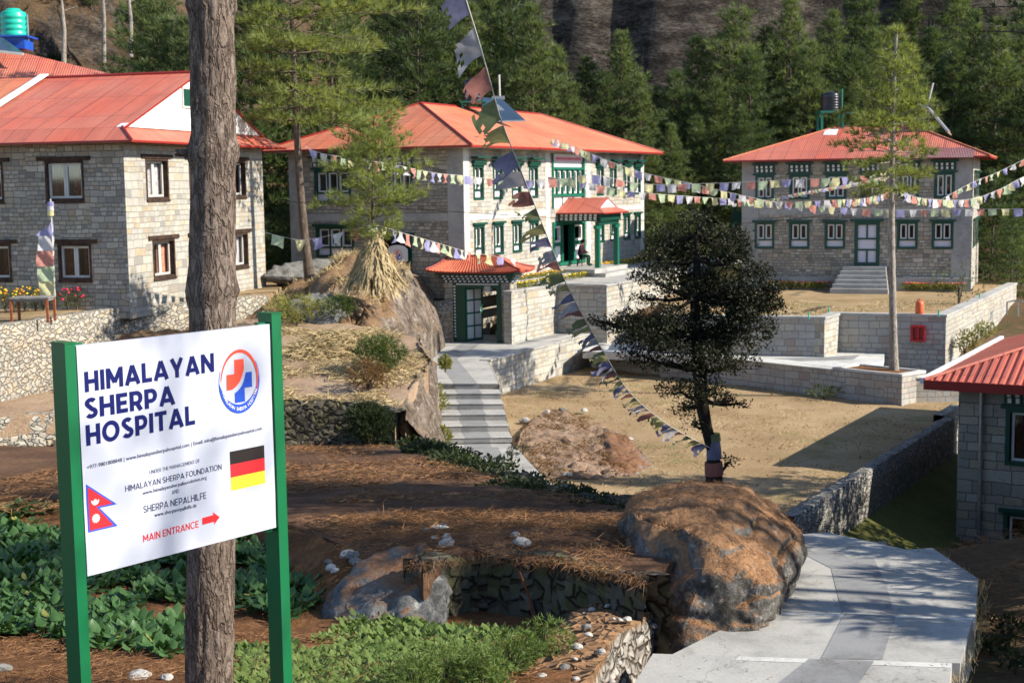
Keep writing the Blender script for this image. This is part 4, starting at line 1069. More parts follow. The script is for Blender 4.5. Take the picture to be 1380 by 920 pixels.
# left side door with the logo board
h = hL[3]; b = MB(); ring(GL, b, h[0], h[1], h[2], h[3], .16, -.2, .04); GL.box(b, h[0] - .15, h[1] + .15, h[3] + .002, h[3] + .12, -.05, .14); sd_ = b.build('door', M['green_dark'], hosp)
b = MB(); GL.box(b, h[0] + .1, h[1] - .1, h[2], h[3] - .1, -.26, -.2); b.build('leaf', M['dark'], sd_)
lb = thing('logo_board', 'white board with red and blue cross logo by the shaded door', 'sign', tuple(GL.pt(GL.u(533), GL.z(533, 352), .3)))
LF = Face(GL.pt(0, 0, .35), cL); a0, a1 = LF.u(547), LF.u(519.5); b_0, b_1 = LF.z(533, 352), LF.z(533, 335)
b = MB(); LF.box(b, a0, a1, b_0, b_1, -.03, .0)
ca = (a0 + a1) / 2; b.poly([LF.pt(ca + .45 * math.cos(t * .314), b_1 + .16 * math.sin(t * .314) - .005, -.015) for t in range(11)]); b.build('panel', M['white'], lb)
b = MB()
for u_ in (a0 + .1, a1 - .1): LF.box(b, u_ - .03, u_ + .03, zg, b_0 + .02, -.06, -.031)
b.build('leg', M['metal'], lb)
def logo(root, P, r, txt=True):
    """round logo: P(x, y) maps logo units (radius 1) to the world; layers sit on the board"""
    b = MB(); n = 64
    for k in range(n):       # blue crescent, thick at the bottom
        t0, t1 = 2 * math.pi * k / n, 2 * math.pi * (k + 1) / n
        def io(t):
            th = .02 + .25 * max(0, -math.sin(t - .05)) ** .7
            return 1.0, 1.0 - th
        if math.sin((t0 + t1) / 2 - .12) > .45: continue
        (o0, i0_), (o1, i1_) = io(t0), io(t1)
        b.poly([P(o0 * math.cos(t0), o0 * math.sin(t0), 1), P(o1 * math.cos(t1), o1 * math.sin(t1), 1), P(i1_ * math.cos(t1), i1_ * math.sin(t1), 1), P(i0_ * math.cos(t0), i0_ * math.sin(t0), 1)], 0)
    for k in range(n):       # red arc at the top
        t0, t1 = R(-35) + R(215) * k / n, R(-35) + R(215) * (k + 1) / n
        def io2(t):
            s = (t - R(-35)) / R(215); th = .10 * math.sin(math.pi * s) ** .7 + .004; o = .97 - .10 * abs(s - .5) ** 1.5 * 2
            return o, o - th
        (o0, i0_), (o1, i1_) = io2(t0), io2(t1)
        b.poly([P(o0 * math.cos(t0), o0 * math.sin(t0), 2), P(o1 * math.cos(t1), o1 * math.sin(t1), 2), P(i1_ * math.cos(t1), i1_ * math.sin(t1), 2), P(i0_ * math.cos(t0), i0_ * math.sin(t0), 2)], 1)
    # cross cut by a curved white gap: red upper left, blue lower right
    arc = lambda m, off: [(m(k / 10)[0] + off[0], m(k / 10)[1] + off[1]) for k in range(11)]
    curve = lambda s: (lerp(-.30, .20, s) + .10 * math.sin(math.pi * s), lerp(-.22, .36, s) - .13 * math.sin(math.pi * s))
    red = [(-.62, .23), (-.24, .23), (-.24, .66), (.24, .66), (.24, .36)] + [(lerp(.24, -.36, k / 9) + .07 * math.sin(math.pi * k / 9), lerp(.36, -.24, k / 9) - .09 * math.sin(math.pi * k / 9)) for k in range(1, 9)] + [(-.36, -.24), (-.62, -.24)]
    blue = [(.62, .23), (.33, .23)] + [(lerp(.33, -.24, k / 9) + .07 * math.sin(math.pi * k / 9), lerp(.23, -.36, k / 9) - .09 * math.sin(math.pi * k / 9)) for k in range(1, 9)] + [(-.24, -.36), (-.24, -.66), (.24, -.66), (.24, -.24), (.62, -.24)]
    b.poly([P(x, y, 1) for x, y in red[::-1]], 1); b.poly([P(x, y, 1) for x, y in blue], 0)
    lg = b.build('logo', [M['logo_blue'], M['logo_red']], root)
    if txt:
        tb = MB(); s = 'HIMALAYAN SHERPA HOSPITAL'; n = len(s)
        for k, ch in enumerate(s):
            if ch == ' ': continue
            a = R(-158) + R(136) * k / (n - 1); rr = .872; vs, fs, bb = text_mesh(ch, .012)
            sc = .115 / .73; cx = (bb[0] + bb[1]) / 2; rot = a + math.pi / 2
            pts = []
            for v in vs:
                lx, ly = (v.x - cx) * sc, v.y * sc - .05
                pts.append(P(rr * math.cos(a) + lx * math.cos(rot) - ly * math.sin(rot), rr * math.sin(a) + lx * math.sin(rot) + ly * math.cos(rot), 3))
            tb.mesh(pts, fs, 0)
        tb.build('lettering', M['white'], lg)
    return lg
cz = (b_0 + b_1) / 2
rgt = -1 if (LF.pt(1, 0).x < LF.pt(0, 0).x) else 1
logo(lb, lambda x, y, k: LF.pt(ca + rgt * x * .24, cz + y * .24, .003 * k), .24, False)
# roof
ov = .85; ze, zr = 1.62, 3.72
e2 = lambda u, l, z: C0 + cR * u + cL * l + V(0, 0, z)
ra, rb = e2(wdt / 2, wdt / 2, zr), e2(lng - wdt / 2, wdt / 2, zr)
c0, c1, c2, c3 = e2(-ov, -ov, ze), e2(lng + ov, -ov, ze), e2(lng + ov, wdt + ov, ze), e2(-ov, wdt + ov, ze)
b = MB(); slab(b, [c0, c1, rb, ra], .09); slab(b, [c3, c0, ra], .09); slab(b, [c2, c3, ra, rb], .09); slab(b, [c1, c2, rb], .09)
rf = b.build('roof', [M['roof_orange'], M['fascia']], hosp)
b = MB()
for p, q in ((c0, ra), (c3, ra), (ra, rb), (rb, c1)): b.tube([up(p, .02), up(q, .02)], .05, 6)
b.build('ridge_cap', M['fascia'], rf)
b = MB(); b.poly([e2(-ov + .08, -ov + .08, ze - .1), e2(lng + ov - .08, -ov + .08, ze - .1), e2(lng + ov - .08, wdt + ov, ze - .1), e2(-ov + .08, wdt + ov, ze - .1)]); b.build('soffit', M['concrete_white'], rf)
# porch
s0, s1, dd = 9.7, 13.0, 2.5; pz0, pz1 = -1.42, -.72; sm = (s0 + s1) / 2
b = MB()
kk = .36
slab(b, [GR.pt(s0, pz0, -.1), GR.pt(s0, pz0, dd), GR.pt(s0 + .45, pz0 + .22, dd - .45), GR.pt(sm, pz1, dd - .45), GR.pt(sm, pz1, -.1)], .06)
slab(b, [GR.pt(s1, pz0, -.1), GR.pt(s1, pz0, dd), GR.pt(s1 - .45, pz0 + .22, dd - .45), GR.pt(sm, pz1 + .002, dd - .45), GR.pt(sm, pz1 + .002, -.1)], .06)
slab(b, [GR.pt(s0, pz0 + .002, dd), GR.pt(s1, pz0 + .002, dd), GR.pt(s1 - .45, pz0 + .222, dd - .45), GR.pt(s0 + .45, pz0 + .222, dd - .45)], .06)
pch = b.build('porch_roof', [M['roof'], M['fascia']], hosp)
b = MB(); b.poly([GR.pt(s0 + .5, pz0 + .23, dd - .46), GR.pt(s1 - .5, pz0 + .23, dd - .46), GR.pt(sm, pz1 - .04, dd - .46)]); b.build('gable', M['white'], pch)
b = MB(); m = MB()
for a, c, d_a, d_b in ((s0 + .3, s0 + .5, 0, 2.15), (s1 - .5, s1 - .3, 0, 2.15)): GR.box(b, a, c, pz0 - .42, pz0 - .05, d_a, d_b)
GR.box(b, s0 + .3, s1 - .3, pz0 - .42, pz0 - .051, 2.0, 2.2)
GR.box(b, s0 + .32, s1 - .32, pz0 - .60, pz0 - .43, 1.9, 2.1)
b.build('porch_beam', M['green_dark'], pch)
for k in range(8): GR.box(m, s0 + .27, s0 + .298, pz0 - .36, pz0 - .2, .1 + k * .25, .1 + k * .25 + .13); GR.box(m, s0 + .25, s0 + .298, pz0 - .17, pz0 - .05, .12 + k * .25, .12 + k * .25 + .13)
m.build('beam_ends', M['white'], pch)
for u_ in (10.2, 12.7):
    b = MB(); GR.box(b, u_ - .11, u_ + .11, zg + .35, pz0 - .6, 1.84, 2.06); GR.box(b, u_ - .3, u_ + .3, pz0 - .78, pz0 - .605, 1.86, 2.04); b.build('porch_column', M['green'], pch)
b = MB(); GR.box(b, s0 - .9, s1 + .2, zg, zg + .36, .02, 2.35); GR.box(b, s0 - .9, s1 + .2, zg, zg + .18, 2.352, 2.9); GR.box(b, s0 - .9, s0 - .5, zg, zg + .18, .02, 2.3)
b.build('porch_floor', M['concrete'], hosp)

# roof fittings of the central building
ty = 66.5; tp = atY(638, 150, ty + 3)
tank = thing('water_tank', 'black water tank on a green frame behind the fluttering yellow flag', 'tank', tuple(tp))
b = MB(); r_ = 14 / FPX * tp.y; hh = 30 / FPX * tp.y; base = up(tp, .45)
prof = [(r_, 0)]; 
for k in range(5): prof += [(r_, hh * (.05 + .16 * k)), (r_ * .95, hh * (.1 + .16 * k)), (r_, hh * (.14 + .16 * k))]
prof += [(r_ * .85, hh * .93), (r_ * .4, hh), (.04, hh * 1.02)]
b.lathe(base, prof, 24); b.build('barrel', M['tank_black'], tank)
b = MB()
for sx in (-1, 1):
    for sy in (-1, 1): b.box(tp.x + sx * .5 - .04, tp.x + sx * .5 + .04, tp.y + sy * .5 - .04, tp.y + sy * .5 + .04, tp.z - 1.0, base.z)
b.box(tp.x - .62, tp.x + .62, tp.y - .62, tp.y + .62, base.z - .07, base.z - .003); b.build('stand', M['green'], tank)
sp = thing('solar_array', 'blue grey solar panel standing on the central roof ridge', 'solar panel', tuple(atY(680, 160, 69)))
s_ = [atY(651, 163, 68.0), atY(708, 162, 68.4), atY(677, 134, 69.6), atY(650, 131, 69.4)]
b = MB(); slab(b, s_, .06); b.build('panel', [M['solar'], M['metal']], sp)
b = MB(); b.beam(s_[2], s_[2] - V(0, -.1, 1.2), .06, .06); b.beam(s_[3], s_[3] - V(0, -.1, 1.2), .06, .06); b.box(s_[2].x - .5, s_[2].x + .12, s_[2].y, s_[2].y + .2, s_[2].z + .0, s_[2].z + .16); b.build('frame', M['metal'], sp)
pl = thing('roof_pole', 'thin pale pole above the solar panel on the central roof', 'pole', tuple(atY(673, 134, 69.8)))
b = MB(); b.tube([atY(674, 150, 69.8), atY(672.5, 101, 69.8)], .05, 8); b.build('mast', M['alu'], pl)

# ---- gate house
gX = V(.955, -.297, 0); gN = V(-gX.y * 1, gX.x, 0)       # along the front, and away from the viewer
gp = atY(600, 453, 60.0); gz = -6.6
GF = Face(V(gp.x, gp.y, 0), gX)
U = lambda px: GF.u(px, 420)
gate = thing('gatehouse', 'small gatehouse with curved red roof, green frame and open white panelled door', 'gate', (gp.x, gp.y, gz))
zp_ = GF.z(640, 381); ztop = GF.z(640, 366.5)
for a, c in ((599.5, 611), (676, 688)):
    b = MB(); GF.box(b, U(a), U(c), gz - .1, zp_, -.95, 0); b.build('pillar', M['stone_dark'] if a < 650 else M['stone'], gate)
b = MB(); oz = GF.z(650, 388)
GF.box(b, U(611) + .002, U(627), gz, zp_, -.35, .03); GF.box(b, U(669.5), U(676) - .002, gz, zp_, -.35, .03); GF.box(b, U(627), U(669.5), oz, zp_, -.35, .03)
fr = b.build('door_frame', M['green_dark'], gate)
b = MB()
for k in range(17):
    z_ = lerp(gz + .25, zp_ - .15, k / 16); u_ = U(613.5); GF.box(b, u_ - .035, u_ + .035, z_ - .035, z_ + .035, .031, .05)
for k in range(22):
    u_ = lerp(U(617), U(671), k / 21); z_ = zp_ - .06; GF.box(b, u_ - .03, u_ + .03, z_ - .03, z_ + .03, .031, .05)
b.build('white_studs', M['white'], fr)
# door leaf swung inwards
h0 = GF.pt(U(627.2), 0, -.06); dv = (gX * .42 + gN * .91).normalized(); DF = Face(h0, dv); Lw = 1.05
b = MB(); ring(DF, b, 0, Lw, gz + .03, oz - .01, .09, -.05, 0)
for k in range(1, 4): DF.box(b, .09, Lw - .09, lerp(gz + .1, oz, k / 4) - .035, lerp(gz + .1, oz, k / 4) + .035, -.045, -.003)
DF.box(b, Lw / 2 - .035, Lw / 2 + .035, gz + .12, oz - .1, -.046, -.004)
lf = b.build('door_leaf', M['green'], gate)
b = MB(); DF.box(b, .08, Lw - .08, gz + .1, oz - .08, -.035, -.015); b.build('white_panels', M['white'], lf)
# frieze: stepped rows of white beam ends on green
b = MB(); m = MB(); uA, uZ = U(600), U(688); rows = 4
for r in range(rows):
    o_ = .04 + .10 * r; z0_ = lerp(zp_, ztop, r / rows) + .003; z1_ = lerp(zp_, ztop, (r + 1) / rows)
    GF.box(b, uA - o_ * .8, uZ + o_ * .8, z0_, z1_, -.95 - o_ * .8, o_)
    if r < 3:
        for k in range(14):
            u_ = lerp(uA, uZ, (k + .5) / 14) - .03 * r; GF.box(m, u_ - .045, u_ + .05, z0_ + .03, z1_ - .02, o_ + .001, o_ + .085)
        for k in range(4):
            d_ = -.8 + .22 * k
            GF.box(m, uZ + o_ * .8 + .001, uZ + o_ * .8 + .07, z0_ + .03, z1_ - .02, d_, d_ + .1)
fz = b.build('frieze', M['green_dark'], gate); m.build('beam_ends', M['lilac'], fz)
# flared hip roof with upturned corners
zE, zR_ = ztop + .03, GF.z(640, 346.5); oU, oD = .62, .62
b = MB(); nu, nv = 20, 8
uL_, uR_, dF, dB = uA - oU, uZ + oU, oD, -.95 - oD
rl, rr, dm = U(601) + .02, U(668), (dF + dB) / 2
def sweep(p0, p1, t): return p0.lerp(p1, t)
def rside(ea, eb, ra_, rb_):
    vs = []
    for j in range(nv + 1):
        t = j / nv; zt_ = lerp(0, 1, t ** 1.35)
        for i in range(nu + 1):
            s = i / nu; pe, pr_ = ea.lerp(eb, s), ra_.lerp(rb_, s); p = pe.lerp(pr_, t); lift = .10 * (1 - t) * abs(2 * s - 1) ** 4
            p.z = lerp(zE, zR_, zt_) + lift; vs.append(p)
    fs = [(j * (nu + 1) + i, j * (nu + 1) + i + 1, (j + 1) * (nu + 1) + i + 1, (j + 1) * (nu + 1) + i) for j in range(nv) for i in range(nu)]
    b.mesh(vs, fs, 0, False)
    b.mesh([v - V(0, 0, .06) for v in vs], [f[::-1] for f in fs], 1, False)
    b.mesh([vs[i] - V(0, 0, .06 * k) for k in (1, 0) for i in range(nu + 1)], [(i, i + 1, nu + 2 + i, nu + 1 + i) for i in range(nu)], 1)
eFL, eFR, eBR, eBL = GF.pt(uL_, zE, dF), GF.pt(uR_, zE, dF), GF.pt(uR_, zE, dB), GF.pt(uL_, zE, dB)
qL, qR = GF.pt(rl, zR_, dm), GF.pt(rr, zR_, dm)
rside(eFL, eFR, qL, qR); rside(eFR, eBR, qR, qR.lerp(qR, 1)); rside(eBR, eBL, qR, qL); rside(eBL, eFL, qL, qL)
grf = b.build('roof', [M['roof_gate'], M['fascia']], gate)
b = MB()
for ea, eb, ra_, rb_, nn in ((eFL, eFR, qL, qR, 30), (eFR, eBR, qR, qR, 14)):
    for k in range(1, nn):
        s = k / nn; pe, pr_ = ea.lerp(eb, s), ra_.lerp(rb_, s); pts = []
        for t in (0, .25, .5, .75, 1): p = pe.lerp(pr_, t); p.z = lerp(zE, zR_, t ** 1.35) + .10 * (1 - t) * abs(2 * s - 1) ** 4 + .012; pts.append(p)
        b.tube(pts, .026, 5)
b.build('roof_rib', M['roof_gate'], grf)
b = MB(); b.tube([up(qL, .03), up(qR, .03)], .05, 8)
for q, e_ in ((qL, eFL), (qR, eFR), (qR, eBR)): 
    pts = []
    for t in (0, .25, .5, .75, 1): p = q.lerp(e_, t); p.z = lerp(zR_, zE, 1 - (1 - t) ** 1.35) + .10 * t + .03; pts.append(p)
    b.tube(pts, .04, 6)
b.build('ridge_cap', M['fascia'], grf)
# stone steps rising behind the gate
st = thing('stone_stairs', 'rough grey stone steps rising behind the open gate', 'stairs', tuple(atY(660, 446, 61.8)))
for k in range(7):
    b = MB(); lx = U(646.5 + 5 * k); GF.box(b, lx, lx + 1.12, gz - .1, gz + .25 + .25 * k, -2.1 - .42 * (k + 1), -2.1 - .42 * k + (.003 * k)); b.build('step', M['concrete_dark'], st)

# ---- right building
rX = V(.937, -.349, 0).normalized(); rN = V(-rX.y, rX.x, 0)
D0 = atY(999.5, 320, 73.2); HF = Face(V(D0.x, D0.y, 0), rX)
lenF = HF.u(1311.5); HS = Face(HF.pt(lenF, 0), rN); 
HS.n = rX.copy()
depB = 8.0; zt0, zg = 1.05, -5.5
rbld = thing('stone_building', 'two storey grey stone building at right with central door and stone steps', 'building', (D0.x, D0.y, zg))
LZ = (HF.z(1150, 335.2), HF.z(1150, 299)); UZ = (HF.z(1150, 268), HF.z(1150, 234.5))
wins = [(1017.5, 1044), (1064, 1091.5), (1112, 1140), (1210, 1238), (1257, 1286.5)]
holes = []
for a, c in wins: holes.append((HF.u(a), HF.u(c), *LZ))
dh = (HF.u(1152.5), HF.u(1186.5), HF.z(1169, 358), HF.z(1169, 298.5))
upw = [(1018, 1043), (1064, 1091.5), (1113, 1141), (1160, 1187), (1212, 1238.5), (1259, 1287)]
for a, c in upw: holes.append((HF.u(a), HF.u(c), *UZ))
holes.append(dh)
b = MB(); HF.wall(b, 0, lenF, zg - .3, zt0, holes)
sh = []
for k in range(4):
    u_ = 1.0 + 1.8 * k; sh += [(u_, u_ + .9, *LZ), (u_, u_ + .9, *UZ)]
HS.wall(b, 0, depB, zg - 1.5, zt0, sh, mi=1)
p0, p1, p2_ = HF.pt(0, 0), HF.pt(0, 0) + rN * depB, HF.pt(lenF, 0) + rN * depB
for a, c in ((p0, p1), (p1, p2_)): b.poly([V(a.x, a.y, zg - .3), V(c.x, c.y, zg - .3), V(c.x, c.y, zt0), V(a.x, a.y, zt0)])
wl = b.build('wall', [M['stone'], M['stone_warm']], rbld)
b = MB()
for u_, w_ in ((.003, .85), (lenF - .95, .9)): HF.box(b, u_, u_ + w_, zg - .2, zt0 - .02, -.03, .012)
HF.box(b, .9, lenF - 1, -1.75, -1.45, -.03, .008); HF.box(b, .9, lenF - 1, zt0 - .45, zt0 - .02, -.03, .009)
b.build('cement_band', M['concrete_dark'], wl)
for ua_, ub_ in ((-.02, dh[0] - .75), (dh[1] + .75, lenF + .02)):
    b = MB(); HF.box(b, ua_, ub_, zg - .2, zg + .62, -.02, .35); b.build('plinth', M['concrete_dark'], wl)
for i, h in enumerate(holes[:5]): window(HF, rbld, *h, 2, panel=.3, rec=.1, curtain='curtain_red' if i != 0 else 'curtain_dark')
for i, h in enumerate(holes[5:11]): window(HF, rbld, *h, 2, panel=0, rec=.1, frieze=True, curtain='curtain_red' if i in (0, 1, 5) else 'curtain_dark', open_leaf=0 if i == 3 else None)
for h in sh: window(HS, rbld, *h, 2, panel=.2, rec=.12, curtain='curtain_dark')
# door
b = MB(); ring(HF, b, *dh[:2], dh[2], dh[3], .17, -.14, .04); HF.box(b, dh[0] - .2, dh[1] + .2, dh[3] + .003, dh[3] + .12, -.05, .12)
m_ = (dh[0] + dh[1]) / 2; za, zb = lerp(dh[2], dh[3], .36), lerp(dh[2], dh[3], .61)
for z_ in (za, zb): HF.box(b, dh[0] + .17, dh[1] - .17, z_ - .045, z_ + .045, -.13, .0)
for zz in ((dh[2] + .17, za - .046), (zb + .046, dh[3] - .17)): HF.box(b, m_ - .04, m_ + .04, *zz, -.13, .0)
dr = b.build('door', M['green_dark'], rbld)
b = MB(); HF.box(b, dh[0] + .17, dh[1] - .17, dh[2] + .1, dh[3] - .17, -.12, -.05); b.build('panel', M['lilac'], dr)
# front steps
st = thing('stone_stairs', 'grey stone steps up to the white panelled door of the right building', 'stairs', tuple(HF.pt(m_, zg, .5)))
for k in range(6):
    b = MB(); z1_ = lerp(zg + .02, dh[2] - .02, (6 - k) / 6); w_ = 1.1 + .06 * k
    HF.box(b, m_ - w_ - .01 * k, m_ + w_ - .1, zg - .1, z1_, .36 + .36 * k if k else .02, .36 + .36 * (k + 1) - .003); b.build('step', M['concrete_dark'], st)
# roof
ov = .8; ze, zr = 1.02, 2.72
e3 = lambda u, l, z: HF.pt(u, z) + rN * l
ra, rb = e3(depB / 2 + .2, depB / 2, zr), e3(lenF - depB / 2 + .7, depB / 2, zr)
c0, c1, c2, c3 = e3(-ov, -ov, ze), e3(lenF + ov, -ov, ze), e3(lenF + ov, depB + ov, ze), e3(-ov, depB + ov, ze)
b = MB(); slab(b, [c0, c1, rb, ra], .09); slab(b, [c3, c0, ra], .09); slab(b, [c2, c3, ra, rb], .09); slab(b, [c1, c2, rb], .09)
rf = b.build('roof', [M['roof'], M['fascia']], rbld)
b = MB()
for p, q in ((c0, ra), (ra, rb), (rb, c1), (rb, c2)): b.tube([up(p, .02), up(q, .02)], .05, 6)
b.build('ridge_cap', M['roof_orange'], rf)
b = MB()
def onroof(px, py, dz=.012): return onP(px, py, up(c0, dz), (c1 - c0).cross(ra - c0))
b.poly([onroof(1109, 182), onroof(1127, 182), onroof(1130, 174), onroof(1113, 174)]); b.build('pale_sheet', M['white_trim'], rf)
b = MB(); b.poly([onroof(1231, 199, .014), onroof(1316, 199, .014), onroof(1312, 212, .014), onroof(1212, 213, .014)]); b.build('faded_sheet', roof_mat('faded maroon sheet', (.25, .09, .085)), rf)
# black tank on green stand, solar heater, pole
tp = atY(1119, 150, ra.y + .2)
tank = thing('water_tank', 'black ribbed water tank on a green frame on the right roof', 'tank', tuple(tp))
r_, hh = 13 / FPX * tp.y, 25 / FPX * tp.y
prof = [(r_, 0)]
for k in range(6): prof += [(r_, hh * (.03 + .14 * k)), (r_ * .94, hh * (.07 + .14 * k)), (r_, hh * (.11 + .14 * k))]
prof += [(r_ * .8, hh * .95), (r_ * .4, hh), (.04, hh * 1.03)]
b = MB(); b.lathe(tp, prof, 24); b.build('barrel', M['tank_black'], tank)
b = MB()
for sx in (-1, 1):
    for sy in (-1, 1): b.box(tp.x + sx * .55 - .06, tp.x + sx * .55 + .06, tp.y + sy * .5 - .06, tp.y + sy * .5 + .06, tp.z - 1.0, tp.z - .1)
b.box(tp.x - .65, tp.x + .65, tp.y - .62, tp.y + .62, tp.z - .11, tp.z - .003)
q = atY(1134, 150, tp.y - .3); b.tube([V(q.x, q.y, tp.z - .9), atY(1134.5, 120, tp.y - .3)], .06, 8)
q0 = V(q.x, q.y, tp.z - .12); b.tube([q0, q0 + V(.9, 0, .02), q0 + V(1.25, 0, -.25), q0 + V(1.3, 0, -.6)], .025, 6)
b.build('stand', M['green'], tank)
ht = thing('solar_heater', 'silver tube solar water heater leaning on the right roof', 'solar heater', tuple(atY(1262, 160, 71)))
Yh = rb.y - .5
h0, h1 = atY(1252, 146, Yh), atY(1279, 178, Yh - .6); side = rN * 1.0
b = MB()
for k in range(7): o_ = side * (k / 6 * 1.4 - .7); b.tube([h0 + o_, h1 + o_], .05, 6)
b.build('tube_bank', M['metal'], ht)
b = MB(); b.beam(h0 - V(0, 0, .06), h1 - V(0, 0, .06), 1.5, .05, up=(h1 - h0).cross(side).normalized()); b.beam(h0, V(h0.x, h0.y, h0.z - 1.0), .06, .06); b.build('frame', M['alu'], ht)
hb_ = atY(1245.5, 142, Yh); b = MB(); b.tube([hb_ - side * .95, hb_ + side * .95], .26, 16); b.build('cylinder', M['tank_black'], ht)
for s_ in (-.96, .96): b = MB(); b.tube([hb_ + side * s_ - side * .03 * (1 if s_ > 0 else -1), hb_ + side * (s_ + (.03 if s_ > 0 else -.03))], .28, 16); b.build('end_cap', M['metal'], ht)
pl = thing('roof_pole', 'pale leaning pole beside the solar heater on the right roof', 'pole', tuple(atY(1251, 142, Yh + .6)))
b = MB(); b.tube([atY(1248, 150, Yh + .6), atY(1257.5, 112, Yh + .6)], .05, 8); b.build('mast', M['alu'], pl)

# ---- near right building, seen from above its eave
nA = V(.49, .872, 0).normalized(); nB = V(nA.y, -nA.x, 0)
E0 = onZ(1245.5, 513, -5.5); wz0, wz1 = -10.8, -5.62
W0 = V(E0.x, E0.y, 0) + nA * .62 + nB * .80
NF = Face(W0, nB); NS = Face(W0, nA)
nb_ = thing('stone_building', 'near stone building at right edge with ribbed red roof and dark green windows', 'building', (W0.x, W0.y, wz0))
LN, LD = 10.0, 10.2
wu0 = NF.u(1355, 580); w1z = (NF.z(1365, 627), NF.z(1365, 550)); w2z = (NF.z(1365, 775), NF.z(1365, 690))
holes = [(wu0, wu0 + 1.5, *w1z), (wu0, wu0 + 1.5, *w2z), (wu0 + 3.4, wu0 + 4.9, *w1z), (wu0 + 3.4, wu0 + 4.9, *w2z)]
b = MB(); NF.wall(b, 0, LN, wz0 - .5, wz1, holes)
NS.n = -nB
p0, p1, p2_, p3 = NF.pt(0, 0), NF.pt(0, 0) + nA * LD, NF.pt(LN, 0) + nA * LD, NF.pt(LN, 0)
for a, c in ((p0, p1), (p1, p2_), (p2_, p3)): b.poly([V(a.x, a.y, wz0 - .5), V(c.x, c.y, wz0 - .5), V(c.x, c.y, wz1), V(a.x, a.y, wz1)])
b.build('wall', M['stone_dark'], nb_)
for i, h in enumerate(holes): window(NF, nb_, *h, 2, panel=0, rec=.14, frieze=i in (0, 2), curtain='curtain_red')
b = MB(); u_ = NF.u(1322.5, 600); b.tube([NF.pt(u_, wz0, .09), NF.pt(u_, wz1 - .05, .09)], .055, 8)
b.build('downpipe', M['metal'], nb_)
b = MB(); ez, rz = -5.5, -3.6
f4 = lambda l, r, z: V(E0.x, E0.y, z) + nA * l + nB * r
hd = LD / 2 + .6
ra, rb = f4(hd, hd, rz), f4(hd, LN + 1.2 - hd + 3, rz)
c0, c1, c2, c3 = f4(0, 0, ez), f4(0, LN + 4.6, ez), f4(LD + 1.3, LN + 4.6, ez), f4(LD + 1.3, 0, ez)
slab(b, [c0, c1, rb, ra], .10); slab(b, [c3, c0, ra], .10); slab(b, [c2, c3, ra, rb], .10); slab(b, [c1, c2, rb], .10)
rf = b.build('roof', [M['roof'], M['fascia']], nb_)
b = MB()    # raised ribs of the sheeting on the facing slope
nrm = (c1 - c0).cross(ra - c0).normalized(); nrm = nrm if nrm.z > 0 else -nrm
sl_dir = (ra - (c0 + nB * hd)).normalized()
for k in range(int((LN + 4) / .21)):
    r = .35 + .21 * k; ln = (ra - (c0 + nB * hd)).length * min(1, r / hd)
    p = c0 + nB * r + nrm * .02; b.beam(p - sl_dir * .03, p + sl_dir * (ln - .12), .085, .055, up=nrm)
b.build('roof_rib', M['roof_near'], rf)
b = MB(); b.tube([up(c0, .03), up(ra, .03)], .06, 6); b.build('ridge_cap', M['roof_near'], rf)
b = MB(); b.beam(up(c0, .0) - nB * .06, up(c3, .0) - nB * .06, .12, .16); b.build('gutter', M['white_trim'], rf)
b = MB(); b.beam(up(c0, -.10) - nA * .05, up(c1, -.10) - nA * .05, .05, .26); b.build('fascia_board', M['fascia'], rf)
# ------------------------------------------------------------------ vegetation
class Leaves:
    def __init__(s): s.v, s.f = [], []
    def tri(s, a, b, c): i = len(s.v); s.v += [a, b, c]; s.f.append((i, i + 1, i + 2))
    def blade(s, p, d, l, w, rnd):
        x = d.cross(Vector((rnd.uniform(-1, 1), rnd.uniform(-1, 1), rnd.uniform(-1, 1))))
        if x.length < 1e-3: x = Vector((1, 0, 0))
        x.normalize(); s.tri(p - x * w * .5, p + x * w * .5, p + d * l)
    def leaf(s, p, d, l, w, rnd, fold=.2):
        x = d.cross(Vector((rnd.uniform(-1, 1), rnd.uniform(-1, 1), rnd.uniform(-1, 1)))); x.normalize(); n = x.cross(d)
        i = len(s.v); m = p + d * l * .5
        s.v += [p, m + x * w * .5 + n * l * fold * .4, p + d * l, m - x * w * .5 + n * l * fold * .4]
        s.f += [(i, i + 1, i + 2), (i, i + 2, i + 3)]
    def tuft(s, c, d, n, l, w, spread, rnd):
        for _ in range(n):
            q = Vector((rnd.gauss(0, 1), rnd.gauss(0, 1), rnd.gauss(0, 1))).normalized()
            dd = (d + q * spread).normalized(); s.blade(c, dd, l * rnd.uniform(.7, 1.15), w, rnd)
    def mesh(s, name, m):
        me = bpy.data.meshes.new(name); me.from_pydata([tuple(v) for v in s.v], [], s.f); me.materials.append(m); me.update(); return me
def rdir(rnd): return Vector((rnd.gauss(0, 1), rnd.gauss(0, 1), rnd.gauss(0, 1))).normalized()

